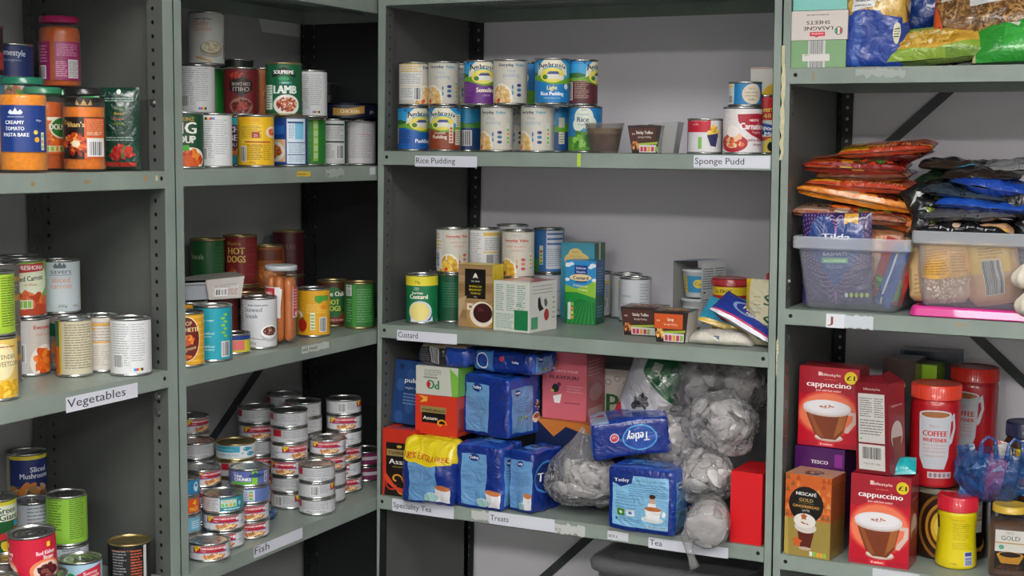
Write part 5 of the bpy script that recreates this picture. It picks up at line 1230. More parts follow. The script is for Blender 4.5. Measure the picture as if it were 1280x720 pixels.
jar('jar with green lid and white ingredients label behind the black lid', p, J(.0365, .134, .029, .02), .12, '#3a9a5a', .130, .0315, 'white_ing', .0365, (.034, .092), h=.142, sauce='#a8482a', turn=-26)
p = spot(-23, z, .036, x=-.13)
jar('jar with green lid cut off by the left edge', p, J(.037, .134, .030, .02), .12, '#2e7f58', .130, .0325, 'd_orange', .037, (.03, .09), h=.142, sauce='#a83a24')
pm = spot(78, z, .036, x=-.2)
jar('jar hidden behind the front jars, under the magenta lidded one', pm, J(.037, .1395, .032, .016), .12, '#2e7f58', .1355, .034, 'white_ing', .037, (.03, .09), h=.146, sauce='#a83a24')
pt = Vector((pm.x, pm.y, z+.1495))
jar('jar with magenta lid standing above the other jars', pt, J(.038, .123, .033, .014), .112, '#a3225c', .119, .0355, 'magenta_back', .038, (.014, .084), h=.132, sauce='#b8521a', turn=0)
p = spot(22, z, .0375, x=-.29); QQ, zq = tin('plain tin under the tipped navy tin at the top left', 'tan_stripes', 18, z, x=-.235, h=.115)
@art('homepride')
def _(a): a.R(a.x0, 0, a.w, a.h, '#1d2f63'); a.T('Homestyle', 0, 84, 11, '#cdd3e2', w=54, rot=-4, bold=.3); a.T('Bolognese', 4, 74, 4, '#9aa6c4', w=30); a.T('RED WINE', 2, 42, 6, '#a05060', w=36); a.E(4, 18, 26, 18, '#c9c4b8'); a.F(4, 18, 22, 14, ['#7c3020', '#a8502c', '#c4703c', '#4f8a34'], 40, 7); return a
tin('navy tin with bowl picture at the top left', 'homepride', 18, zq, at=(QQ.x, QQ.y), h=.11, turn=-4)
QQ, zq = tin('plain tin at the left edge under a black tin', 'tan_stripes', -20, z, x=-.212, h=.12)
@art('black_red')
def _(a): a.R(a.x0, 0, a.w, a.h, '#201c1e'); a.R(20, 50, 60, 80, '#a8322c'); a.R(20, 4, 60, 40, '#2f7a94'); return a
tin('black and red tin cut off by the left edge', 'black_red', -14, zq, at=(QQ.x, QQ.y), h=.13, r=.037)
for o in list(COL.objects):
    if '_r' in o: del o['_r']
# dark green standing pouch
def pouch_green(a):
    H = a.h; a.R(0, 0, a.w, H, '#123a2c'); a.E(a.w*.5, H-8, 4, 5, '#dfe6dc'); a.L(10, H-26, a.w-8, H-18, 2, '#8aa89a'); [a.T(s, a.w*.52, H-40-i*9, 5, c, w=18) for i, (s, c) in enumerate((('Tomato', '#7cb844'), ('Basil', '#c9a83c'), ('Penne', '#c4502c'), ('Olive', '#8fb83c')))]
    a.L(12, H*.34, a.w-10, H*.40, 2, '#8aa89a'); a.F(a.w*.55, H*.2, a.w*.36, H*.12, ['#c4281f', '#e0442c', '#3f8a34', '#a81f1a'], 46, 9); a.R(6, 4, a.w-6, 12, '#b0281f')
p = onx(151, -.052, 212); pouch('dark green standing pouch with tomatoes beside the jars', (p.x, p.y, z+.004), (.070, .146, .026), (0, 0, math.degrees(faceang(p))-10), pouch_green, amp=.0015, seed=3)

# ================================================================ B2 jar of sausages
z = Z['b2']; p = spot(352, z, .0345, py=432)
t = thing('sausage_jar', 'tall glass jar of hot dog sausages with white lid', 'jar', p+Vector((0, 0, .0007)), faceang(p))
m = MB(); m.lathe([(.0001, .002), (.029, 0), (.0335, .004), (.034, .01), (.034, .145), (.031, .156), (.0305, .164)], 44); m.build('glass_jar', M['glass'], t)
r = random.Random(3)
ms = plain('sausage_skin', '#b8662c', .32, coat=.4, var=.12, vscale=60)
for k in range(7):
    a0 = 2*PI*k/6+.3; rr = .0212 if k < 6 else 0; x, y = rr*math.cos(a0), rr*math.sin(a0); m = MB()
    top = .146+r.uniform(-.004, .003); lean = 0
    pts = [(x+lean*.0, y, .006), (x, y, .010), (x, y, .016)]+[(x+math.sin(i/6*PI)*.001, y, .016+(top-.026)*i/6) for i in range(1, 7)]+[(x, y, top-.003), (x, y, top)]
    m.tube(pts, [.003, .0078, .0098]+[.0103]*6+[.0075, .002], 12); o = m.build('sausage', ms, t)
m = MB(); m.lathe([(.0318, 0), (.0345, .0005), (.0345, .009), (.033, .011), (.030, .0105), (.0001, .010)], 44); o = m.build('lid', cmat('#c3c7cc', .35, .1), t); o.location.z = .158
a = Art(2*PI*34, 66, None, -PI*34); a.R(-70, 0, -2, 66, '#dcdcdc'); a.R(-66, 2, -14, 64, '#b82a3c'); a.P([(-14, 64), (2, 62), (-4, 2), (-14, 2)], '#e2e0e0'); [a.R(-38, 40-i*8, -16, 44-i*8, '#4a3f8a') for i in range(3)]; a.BC(-24, 6, -12, 22, vert=True); a.R(-50, 44, -20, 60, '#c94454'); a.T('JUMBO', -32, 50, 6, '#eee', w=24)
a.R(26, 0, 52, 66, '#dcdcdc'); a.R(28, 2, 50, 66, '#c42f42'); a.L(30, 18, 48, 62, 7, '#eab0b8', t=.6); a.E(38, 8, 5, 5, '#f0c8cc')
m = MB(); a.lay(m, lambda u, v, o: ((.0343+o)*math.sin(u/.034), -(.0343+o)*math.cos(u/.034), .058+v), (.0003, .00008), (4, None), smooth=True); m.build('paper_label', M['gloss'], t, merge=True)

# ================================================================ C1 puddings and cartons
z = Z['c1']
def potmesh(r0, r1, h, n=40, lip=.002): return [(.0001, .0012), (r0, 0), (r0+.001, .001), (r1, h-.003), (r1+lip, h-.002), (r1+lip, h), (r1-.0006, h)]
p = spot(755, z, .03, y=.044)
t = thing('pudding_pot', 'see-through brown dessert pot with its film lid', 'pot', p+Vector((0, 0, .0007)), faceang(p)); m = MB(); m.lathe(potmesh(.029, .041, .063), 44); m.build('plastic_pot', clear('smoky_pot_plastic', '#8a8078', .35, .12), t)
m = MB(); m.lathe([(.0001, .003), (.028, .003), (.0335, .030), (.0355, .040), (.0001, .041)], 40); m.build('sponge', plain('brown_sponge', '#59392c', .8, var=.3, vscale=80), t)
m = MB(); m.lathe([(.036, .0401), (.0385, .052), (.0001, .053)], 40); m.build('sauce_layer', plain('caramel_sauce', '#8f7454', .4, var=.2, vscale=60), t)
m = MB(); m.lathe([(.0425, .0632), (.043, .0638), (.0001, .0645)], 40); m.build('film_lid', M['cling'], t)
def sponge_pack(label, p, rot, c1, c2, t1, t2, tray='#b3b5b6', seed=1, grp=None, h=.056, wtop=.088, wbot=.078, d=.075):
    """a trapezoid plastic tub in a printed card sleeve"""
    p = Vector(p); t = thing('sponge_pudding', label, 'pudding', p+Vector((0, 0, .0007)), math.radians(rot), grp)
    m = MB(); w0, w1 = wbot/2, wtop/2
    def ring(w_, d0, d1, zz): return [(-w_, d0, zz), (w_, d0, zz), (w_, d1, zz), (-w_, d1, zz)]
    v = ring(w0-.002, .004, d-.004, .001)+ring(w1-.003, .001, d-.001, h-.003)+ring(w1, -.001, d+.001, h-.003)+ring(w1, -.001, d+.001, h-.001)
    fs = [(3, 2, 1, 0)]
    for i in range(3): fs += [(i*4+k, i*4+(k+1) % 4, (i+1)*4+(k+1) % 4, (i+1)*4+k) for k in range(4)]
    m.add(v, fs+[(12, 13, 14, 15)], 0, tray); m.build('plastic_tub', cmat(tray, .4), t, bevel=.0012)
    a = Art(wtop*1000, h*1000, None); W0 = a.w; ph = a.h
    a.P([(5, 0), (W0-5, 0), (W0, ph), (0, ph)], '#2a1a16'); a.P([(5.2, 12), (W0-5.2, 12), (W0-2, ph*.5), (2, ph*.5)], '#3a2a20'); a.R(3, ph*.44, W0-12, ph*.92, c1); a.T('✱'if False else 'M', 12, ph*.66, 4, '#e8dcd0', w=6); a.T(t1, W0*.5, ph*.70, 6.5, '#f0e6da', w=len(t1)*2.9, bold=.25); a.T(t2, W0*.5, ph*.56, 4, '#f0e6da', w=len(t2)*2.2)
    a.F(16, ph*.28, 14, ph*.18, list(c2), 40, 6); a.P([(24, ph*.36), (W0-5, ph*.42), (W0-6, ph*.34), (24, ph*.28)], '#a8b83c'); a.R(24, 2, W0-8, ph*.30, '#d6d4d2'); [a.R(27+9*i, 4, 34+9*i, ph*.24, c) for i, c in enumerate(('#c4385a', '#c4385a', '#dfa43a', '#c4385a', '#8fb54a'))]
    m = MB(); a.lay(m, lambda u, v, o: ((u-wtop/2)*(wbot/wtop+(1-wbot/wtop)*v/h), .003-.004*v/h-.002-o, v), (.0003, .00008))
    m.add([(-w1, -.002, h+.0006), (w1, -.002, h+.0006), (w1, d+.001, h+.0006), (-w1, d+.001, h+.0006)], [(0, 1, 2, 3)], 0, '#4a3028')
    b2 = Art(wtop*1000, d*1000, None); b2.F(wtop*500, d*450, wtop*380, d*330, list(c2)+['#efe6da'], 60, 12); b2.lay(m, lambda u, v, o: (u-wtop/2, v, h+.0008+o), (.0001, .00006)); m.build('card_sleeve', M['gloss'], t); return t
TO = ('#8f4a24', '#c4703c', '#6b2c18', '#e0a05a'); SY = ('#d98a2c', '#efb84c', '#b3641c', '#f0d08a')
p = ony(805.5, .03, 190); t = sponge_pack('small sticky toffee sponge pudding on the rice pudding shelf', (p.x, p.y, z), 6, '#4a241c', TO, 'Sticky Toffee', 'Sponge Pudding', h=.058, wtop=.074, wbot=.062, d=.03)
p = ony(829, .06, 190); t = thing('pudding_pot', 'clear grey pudding tub lying behind the small sticky toffee pudding', 'pot', (p.x, p.y, z+.0007), .12); m = MB()
v = [(-.026, 0, .0), (.022, 0, 0), (.022, .05, 0), (-.026, .05, 0), (-.034, -.004, .062), (.032, -.004, .066), (.032, .056, .066), (-.034, .056, .062)]
m.add(v, [(3, 2, 1, 0), (0, 1, 5, 4), (1, 2, 6, 5), (2, 3, 7, 6), (3, 0, 4, 7)]); m.build('plastic_tub', clear('grey_clear_tub', '#a9a9a8', .55, .2), t, bevel=.002); m = MB(); m.add([(-.036, -.006, .0625), (.034, -.006, .0665), (.034, .058, .0665), (-.036, .058, .0625)], [(0, 1, 2, 3)]); m.build('film_lid', M['cling'], t)
def tin_box_art(a):
    a.R(0, 0, a.w, a.h, '#c9c8c0'); a.R(0, a.h-3, a.w, a.h, '#b09480'); a.E(a.w*.62, a.h*.2, a.w*.58, a.h*.62, '#d8b02c'); a.E(a.w*.62, a.h*.16, a.w*.46, a.h*.5, '#b9b8b4'); a.F(a.w*.62, a.h*.18, a.w*.34, a.h*.36, ['#c0b04a', '#8f9a34', '#d6cf9a'], 40, 9); return a
p = ony(958, .155, 190); carton('off-white carton with yellow ring behind the evaporated milk', (p.x+.004, .155, z), (.085, .06, .182), 0, {'front': tin_box_art}, '#c9c8c0')

# ================================================================ C2 cartons
z = Z['c2']
def tea_front(a):
    W0, H = a.w, a.h; a.R(0, 0, W0, H, '#9a7a52'); r = random.Random(2)
    for i in range(7): a.R(0, H*i/7, W0, H*i/7+H/9, ('#a5845a', '#8f6e48', '#b0926a')[i % 3])
    a.R(W0*.19, H*.46, W0*.80, H*.93, '#17140f'); a.P([(W0*.42, H*.78), (W0*.46, H*.84), (W0*.50, H*.87), (W0*.54, H*.84), (W0*.58, H*.78), (W0*.5, H*.80)], '#e8e6e0'); a.T('the best', W0*.5, H*.725, 4, '#e8e6e0', w=22); [a.T(s, W0*.5, H*(.64-.055*i), 4.4, '#e0c52c', w=ww) for i, (s, ww) in enumerate((('80 ENGLISH', 32), ('BREAKFAST', 32), ('TEABAGS', 26)))]; a.T('250g', W0*.5, H*.48, 3, '#ccc', w=9)
    a.P([(0, H*.1), (W0*.25, H*.5), (0, H*.45)], '#b8a07c'); a.E(W0*.7, H*.20, W0*.46, H*.22, '#b58a50'); a.E(W0*.70, H*.22, W0*.36, H*.20, '#e6dccb'); a.R(W0*.26, H*.28, W0*.42, H*.38, '#e6dccb'); a.E(W0*.36, H*.33, W0*.05, H*.025, '#9a7a52'); a.E(W0*.72, H*.24, W0*.28, H*.155, '#3a1014'); a.E(W0*.66, H*.29, W0*.10, H*.03, '#5a2024'); a.T('500g', W0*.85, H*.03, 2.6, '#eee', w=9); return a
def yel(a): a.R(0, 0, a.w, a.h, '#e8d01c'); a.R(a.w*.2, a.h*.1, a.w*.25, a.h*.9, '#c9ae14'); return a
p = onz(594, 410, z)
carton('yellow tea carton with black panel and teacup picture', (p.x, p.y, z), (.088, .052, .144), -1, {'front': tea_front, 'right': yel, 'top': yel}, '#ddc21c', 'tea_carton')
def pg_front(a):
    W0, H = a.w, a.h; a.R(0, 0, W0, H, '#d5d6cf'); [a.L(6+i*W0*.3, H*.4, 6+i*W0*.3+W0*.22, H*.94, 13, '#6fa08a', t=.4, seed=i) for i in range(3)]; a.L(6, H*.05, W0*.55, H*.36, 9, '#6fa08a', t=.4); a.R(W0*.58, H*.04, W0*.96, H*.44, '#1d7a4a'); a.T('PG', W0*.7, H*.5, 8, '#1d7a4a', w=12); return a
def pg_side(a):
    W0, H = a.w, a.h; a.R(0, 0, W0, H, '#d8d8d2'); a.R(W0*.06, H*.06, W0*.3, H*.3, '#4f9a70'); a.P([(W0*.3, H*.5), (W0*.3, H*.66), (W0*.38, H*.70), (W0*.42, H*.54), (W0*.52, H*.44), (W0*.36, H*.40)], '#2c2a2c'); a.P([(W0*.55, H*.5), (W0*.52, H*.62), (W0*.6, H*.66), (W0*.66, H*.56), (W0*.62, H*.48)], '#6a6668'); a.E(W0*.62, H*.32, W0*.09, H*.12, '#b03a30'); [a.L(W0*.1, H*(.75+.07*i), W0*.9, H*(.79+.07*i), 1, '#9a9a98') for i in range(3)]; a.L(W0*.84, H*.2, W0*.94, H*.7, 5, '#8a9a8a'); return a
def pg_top(a): a.R(0, 0, a.w, a.h, '#c96a60'); a.P([(0, 0), (a.w, 0), (a.w*.8, a.h*.3), (a.w*.2, a.h*.3)], '#d8c8c0'); a.R(a.w*.3, a.h*.4, a.w*.7, a.h*.8, '#d8a098'); return a
p = onz(640, 415, z)
carton('white and green cube tea carton turned to show its side', (p.x-.003, p.y+.002, z), (.098, .108, .112), -9, {'front': pg_front, 'right': pg_side, 'top': pg_top}, '#d5d6cf', 'tea_carton')
def cust_front(a):
    W0, H = a.w, a.h; a.R(0, 0, W0, H, '#2f8fcc'); a.P([(0, H*.62), (W0*.35, H*.56), (W0*.7, H*.62), (W0, H*.70), (W0, 0), (0, 0)], '#8fc23c'); a.P([(0, H*.5), (W0*.4, H*.5), (W0, H*.42), (W0, 0), (0, 0)], '#23903f'); a.P([(0, H*.3), (W0*.5, H*.4), (W0, H*.34), (W0, 0), (0, 0)], '#1b7a3c')
    for i in range(7): a.P([(W0*(.05+.14*i), 0), (W0*(.45+.07*i), H*.36), (W0*(.46+.07*i), H*.36), (W0*(.09+.14*i), 0)], '#3f9c46')
    for cx, cy, s in ((.08, .93, 1), (.2, .95, .8), (.9, .93, 1), (.82, .90, .7), (.06, .70, .8), (.95, .70, .8)): a.E(W0*cx, H*cy, 8*s, 5*s, '#e6eef4')
    a.R(W0*.3, H*.78, W0*.72, H*.93, '#1d3f8c'); a.T('Delicious', W0*.51, H*.87, 4.6, '#eef', w=24, bold=.2); a.T('Desserts', W0*.51, H*.81, 4.6, '#eef', w=22, bold=.2); a.E(W0*.5, H*.735, W0*.36, H*.055, '#efd9a0'); a.T('Custard', W0*.5, H*.705, 8, '#23356e', w=38, bold=.5); a.R(W0*.33, H*.655, W0*.7, H*.68, '#1d3f8c')
    a.T('Deliciously', W0*.5, H*.59, 5, '#f0e8b0', w=36, rot=-4, bold=.2); a.T('Creamy', W0*.58, H*.53, 5, '#f0e8b0', w=24, rot=-4, bold=.2); a.R(W0*.06, H*.05, W0*.30, H*.36, '#2a8a5a'); a.R(W0*.09, H*.07, W0*.19, H*.34, '#d6e0e0'); [a.R(W0*.2, H*(.08+.07*i), W0*.28, H*(.13+.07*i), c) for i, c in enumerate(('#e8a23c', '#c9d63c', '#e8842c', '#8fc23c'))]; return a
def cust_side(a): a.R(0, 0, a.w, a.h, '#1a4f8a'); a.R(0, 0, a.w, a.h*.45, '#1a5a44'); a.L(a.w*.2, a.h*.1, a.w*.8, a.h*.3, 4, '#6f9ac0'); a.L(a.w*.2, a.h*.5, a.w*.8, a.h*.9, 9, '#6f9ac0'); return a
p = onz(725, 405.5, z)
carton('tall blue and green custard carton with fields and clouds', (p.x, p.y, z), (.076, .056, .148), 2, {'front': cust_front, 'right': cust_side, 'top': lambda a: a.R(0, 0, a.w, a.h, '#2f7fc0')}, '#2f8fcc', 'custard_carton')
def cust2(a): a.R(0, 0, a.w, a.h, '#4a9ab0'); W0, H = a.w, a.h; a.E(W0*.48, H*.78, W0*.38, H*.1, '#e0c680'); a.E(W0*.44, H*.84, W0*.22, H*.09, '#e0c680'); a.T('TESCO', W0*.42, H*.87, 4, '#6f8a3c', w=16); a.T('READY TO SERVE', W0*.46, H*.82, 2.6, '#8a7a34', w=28); a.T('CUSTARD', W0*.5, H*.735, 8, '#5a6a24', w=50, bold=.4); return a
def cust2s(a): a.R(0, 0, a.w, a.h, '#1c5a3c'); a.P([(a.w*.4, a.h), (a.w*.55, a.h), (a.w*.65, 0), (a.w*.5, 0)], '#c9d0c4'); return a
p = ony(722, .30, 400); carton('teal custard carton standing behind the tall blue carton', (p.x-.002, .30, z), (.088, .06, ony(722, .30, 304).z-z), -2, {'front': cust2, 'right': cust2s, 'top': lambda a: a.R(0, 0, a.w, a.h, '#2f7a52')}, '#4a9ab0', 'custard_carton')
p = onz(799, 420, z); sponge_pack('sticky toffee sponge pudding left of the syrup one', (p.x+.002, p.y+.002, z), 4, '#4a241c', TO, 'Sticky Toffee', 'Sponge Pudding', h=.062, wtop=.092, wbot=.084)
p = onz(838, 428.5, z); sponge_pack('syrup sponge pudding with orange band at the shelf edge', (p.x, p.y, z), 0, '#d2561c', SY, 'Syrup', 'Sponge Pudding', tray='#c9c3b8', h=.066, wtop=.080, wbot=.074, d=.07)
# custard pots in a white sleeve, two high
p = onz(874, 413, z); t = thing('custard_pots', 'two stacked custard pots in an open white card sleeve', 'pots', (p.x-.042, p.y+.02, z+.0007), math.radians(-20))
m = MB(); W2, D2, H2 = .046, .088, .152
cs = '#d0d2d4'
m.box(W2-.0006, 0, 0, W2, D2, H2, 0, cs); m.box(-W2*.78-.0006, .0, 0, -W2*.78, D2, H2, 0, '#8a8a88'); m.add([(-W2*.85, -.003, H2), (W2+.002, -.006, H2+.006), (W2+.002, D2, H2+.006), (-W2*.85, D2, H2)], [(0, 1, 2, 3)], 0, '#6a8aa0')
a = Art(D2*1000, H2*1000, None); a.L(6, 90, 44, 140, 9, '#5f6166', t=.35); a.L(50, 90, 84, 140, 9, '#5f6166', t=.35, seed=4); a.L(6, 12, 60, 70, 10, '#73757a', t=.35, seed=7); a.BC(56, 104, 74, 124, vert=True); a.E(12, 84, 4, 2, '#3f4a3a')
a.lay(m, lambda u, v, o: (W2+o, u, v), (.0002, .00006)); m.build('card_sleeve', M['print'], t)
for i in range(2):
    m = MB(); m.lathe([(.0001, .001), (.028, 0), (.030, .002), (.038, .058), (.041, .060), (.041, .063), (.0001, .0632)], 40, cx=.004, cy=.044); o = m.build('custard_pot', cmat('#c9ccd0', .4), t); o.location.z = .002+i*.068
    a = Art(2*PI*34, 46, None, -PI*34); a.R(-30, 4, -6, 42, '#e0bf4c') if i else a.R(-30, 20, 20, 40, '#c9ccd0'); a.R(-6, 4, 28, 42, '#3f8fc0') if i else a.R(-10, 2, 30, 20, '#aab0b8')
    if i: a.E(22, 24, 12, 10, '#e6cf5a'); a.T('Cu', 20, 20, 8, '#3f6a2c', w=14); a.L(-28, 8, -8, 38, 6, '#8a8a6a')
    m = MB(); a.lay(m, lambda u, v, o: (.004+(.0312+v*.14+o)*math.sin(u/.034), .044-(.0312+v*.14+o)*math.cos(u/.034), .008+v), (.0006, .0001), (4, 6), smooth=True); m.build('pot_label', M['gloss'], o, merge=True)
# red and yellow tub, yellow box, cream bag and rice bag
@art('red_tub')
def _(a): a.R(a.x0, 0, a.w, a.h, '#a31f26'); a.R(a.x0, a.h-18, a.w, a.h, '#d8bf2c'); a.R(a.x0, 0, a.w, 22, '#d8bf2c'); a.T('2x PACK', -14, a.h-13, 8, '#5a2a1c', w=42, bold=.3); a.R(-40, 24, -32, a.h-22, '#2a2a2a'); return a
p = spot(913, z, .034, y=.2)
jar('red and yellow tub with red lid behind the custard pots', (p.x, p.y, z), [(.038, 0), (.040, .003), (.040, .112), (.039, .114)], 0, '#9a1f24', .113, .0425, 'red_tub', .040, (.004, .111), name='drink_tub', cat='tub', glass='print', bodymat=cmat('#a31f26', .35), lid_h=.016, turn=-6)
def ryb(a): a.R(0, 0, a.w, a.h, '#c42c2c'); a.P([(0, 0), (0, a.h*.8), (a.w*.9, 0)], '#e0b42c'); return a
p = ony(932, .11, 390); carton('small red and yellow carton behind the chocolate packets', (p.x, .135, z+.0), (.048, .03, .083), -4, {'front': ryb}, '#c42c2c')
def creambag(a):
    W0, H = a.w, a.h; a.R(0, 0, W0, H, '#cfc8a8'); a.R(0, 0, W0*.16, H, '#d6b62c'); a.T('S', W0*.7, H*.62, 22, '#1d5a34', w=16, bold=1.2); a.T('S', W0*.7, H*.3, 22, '#1d5a34', w=16, bold=1.2); a.R(W0*.4, H*.1, W0*.95, H*.26, '#7a6a4a'); a.L(W0*.3, H*.1, W0*.5, H*.8, 6, '#aaa488')
p = ony(965, .085, 400); pouch('cream and yellow paper bag by the right post', (p.x-.016, .078, z+.003), (.080, .138, .034), (0, 0, -8), creambag, amp=.002, seed=5)
t = jar('small jar with red cap by the right post', spot(968, z, .02, y=.17), [(.022, 0), (.024, .003), (.024, .118), (.018, .128)], 0, '#b8242c', .126, .019, None, 0, None, bodymat=cmat('#3a1a14', .2), glass='print', name='sauce_bottle', cat='bottle', lid_h=.02)
def ricebag(a): a.R(0, 0, a.w, a.h, '#d9d3c4'); a.R(a.w*.42, a.h*.3, a.w*.5, a.h*.5, '#5f7488'); a.F(a.w/2, a.h/2, a.w*.45, a.h*.42, ['#cdc5b2', '#e4dfd2', '#c2b9a4'], 260, 5)
p = onz(896, 433, z); t = thing('rice_bag', 'small clear bag of white rice lying at the shelf edge', 'bag', (p.x, p.y, z+.001), math.radians(3))
m = MB(); nu, nv = 40, 20; vs = []; fs = []
for j in range(nv+1):
    for i in range(nu*1+1):
        u, v = i/nu*2-1, j/nv*PI
        e = (1-abs(u)**4)**.5; zz = .0145*(1-math.cos(v))*.5
        vs.append((u*.068, .03-.034*math.cos(v)*e-.004*noise.noise(Vector((u*4, v, 1))), 0))
vs = []; N2 = 28
for i in range(nu+1):
    u = i/nu*2-1; e = max(.02, (1-abs(u)**3.4))**.5
    for j in range(N2):
        a0 = 2*PI*j/N2; y, zz = .034*e*math.cos(a0), .0165*e*math.sin(a0); nz = noise.noise(Vector((u*5, math.cos(a0)*2, math.sin(a0)*2)))*.003
        vs.append((u*.07, .036+y*(1+nz*20), max(.0003, .0165*e*.8+zz+nz)))
for i in range(nu): fs += [(i*N2+j, (i+1)*N2+j, (i+1)*N2+(j+1) % N2, i*N2+(j+1) % N2) for j in range(N2)]
m.add(vs, fs+[tuple(range(N2)), tuple(range(nu*N2, nu*N2+N2))[::-1]], 0, '#ddd', True); rice = plain('rice_grains', '#dfd9cc', .7, bump=.6, bscale=500, var=.12, vscale=400)
m.build('rice', rice, t); m = MB(); m.add([((x*1.05), .036+(y-.036)*1.06, max(.0002, zz*1.07)) for x, y, zz in vs], fs, 0, '#ddd', True); m.build('bag_film', M['cling'], t)
m = MB(); m.box(-.008, -.0008, .013, .004, .0, .021, 0, '#5a6c80'); o = m.build('sticker', M['print'], t); o.location.y = .0035
def choc(c1, c2):
    def f(a):
        W0, H = a.w, a.h; a.R(0, 0, W0, H, c1); a.P([(0, H), (W0, H), (W0, H*.72), (W0*.3, H*.8)], '#2f8fb8'); a.E(W0*.42, H*.52, W0*.22, H*.24, '#8fa8d8'); a.E(W0*.42, H*.52, W0*.17, H*.19, c1); a.T('Penwall', W0*.5, H*.5, 12, '#f0e8d0', w=46, rot=0, bold=.6); a.T('Mini Rolls', W0*.56, H*.34, 9, '#f0e8d0', w=40, bold=.4)
        a.F(W0*.78, H*.62, W0*.2, H*.26, ['#3a1a14', '#4f261c', '#2a120e'], 26, 16); a.E(W0*.9, H*.32, W0*.07, H*.12, '#b8242c'); a.R(0, 0, W0, H*.07, '#d8d4e2'); a.R(0, H*.07, W0, H*.12, c2)
    return f
p = ony(925, .055, 405); pouch('blue and purple chocolate roll packet leaning down to the right', (p.x+.010, .035, z+.042), (.155, .088, .026), (-66, 27, 2), choc('#2a3f9a', '#c43a6a'), choc('#2a3f9a', '#c43a6a'), amp=.003, seed=2, name='chocolate_packet', cat='packet')
def choc2(a): a.R(0, 0, a.w, a.h, '#3aa0c4'); a.E(a.w*.5, a.h*.5, a.w*.28, a.h*.34, '#9a1f4c'); a.T('rolls', a.w*.5, a.h*.42, 9, '#e8c8d4', w=34, rot=8); a.R(0, 0, a.w, a.h*.12, '#e2c050')
p = ony(905, .08, 395); pouch('light blue packet with crimson spot under the chocolate rolls', (p.x+.0, .085, z+.030), (.12, .08, .022), (-52, 16, 6), choc2, amp=.003, seed=8, name='chocolate_packet', cat='packet')
def navyp(a): a.R(0, 0, a.w, a.h, '#1a2f6a'); a.L(6, a.h*.3, a.w-6, a.h*.8, 4, '#6a86c0')
p = ony(926, .1, 385); pouch('navy packet behind the crimson spotted packet', (p.x, .105, z+.045), (.09, .05, .012), (-40, 0, 0), navyp, amp=.002, seed=4, name='chocolate_packet', cat='packet')
# ================================================================ C3 tea
z = Z['c3']
BL, PALE = '#0c2c84', '#6b9fd0'
def tlogo(a, cx, cy, s=1, rot=0, dark='#14307c', flip=False):
    a.E(cx, cy, 15*s, 9*s, dark); a.E(cx, cy, 15.5*s, 9.6*s, dark); a.T('Tetley', cx, cy-3*s, 7.6*s, '#eef2fa', w=26*s, rot=rot, bold=.5*s); return a
def tet_panel(txt=8, cup=True, px0=.14, px1=.72):
    def f(a):
        W0, H = a.w, a.h; a.R(0, 0, W0, H, BL); a.R(W0*px0, H*.06, W0*px1, H*.86, PALE); cx = W0*(px0+px1)/2; tlogo(a, cx, H*.80, min(1, W0/90)*.9); a.L(W0*px0+6, H*.42, W0*px1-6, H*.66, txt, '#5f86b8', t=.35); a.L(W0*px0+10, H*.2, W0*px1-18, H*.36, 5, '#5f86b8', t=.35)
        if cup: a.E(W0*.66, H*.14, W0*.20, H*.05, '#e0e4e4'); a.P([(W0*.70, H*.06), (W0*.66, H*.30), (W0*.98, H*.30), (W0*.96, H*.06)], '#e6e6ea'); a.E(W0*.82, H*.30, W0*.16, H*.045, '#c9794a'); a.E(W0*.60, H*.12, W0*.14, H*.06, '#9fc8c4')
        return a
    return f
def tet_side(a):
    W0, H = a.w, a.h; a.R(0, 0, W0, H, '#1c48a8'); a.R(W0*.1, H*.08, W0*.72, H*.82, '#6a9cd0'); tlogo(a, W0*.26, H*.74, .7); a.F(W0*.86, H*.5, W0*.09, H*.14, ['#b87a5a', '#3a2a24', '#d8d0c8'], 16, 6); a.E(W0*.84, H*.28, W0*.14, H*.08, '#e4e0dc'); a.E(W0*.84, H*.30, W0*.11, H*.04, '#b0623a'); a.F(W0*.4, H*.3, W0*.16, H*.06, ['#4f9a3c', '#c9c03c', '#2a6a9a'], 14, 5); a.L(W0*.14, H*.4, W0*.6, H*.64, 6, '#4f7ab0', t=.35); return a
def tet_logo_side(a):
    W0, H = a.w, a.h; a.R(0, 0, W0, H, BL); a.E(W0*.5, H*.56, W0*.46, H*.26, '#3f86cc'); a.E(W0*.5, H*.56, W0*.42, H*.23, '#10286c'); a.T('Tetley', W0*.5, H*.50, H*.13, '#f0f4fa', w=W0*.72, bold=.5); a.E(W0*.84, H*.30, 8, 8, '#d8dcec'); a.E(W0*.84, H*.30, 6.6, 6.6, '#c43a4a'); a.T('160', W0*.84, H*.28, 4, '#fff', w=7); return a
def tet_top(a): a.R(0, 0, a.w, a.h, '#2350b0'); a.R(a.w*.2, a.h*.3, a.w*.8, a.h*.7, '#4f86c8'); tlogo(a, a.w*.5, a.h*.5, .8)
P3 = lambda px, py, zz=z: onz(px, py, zz)
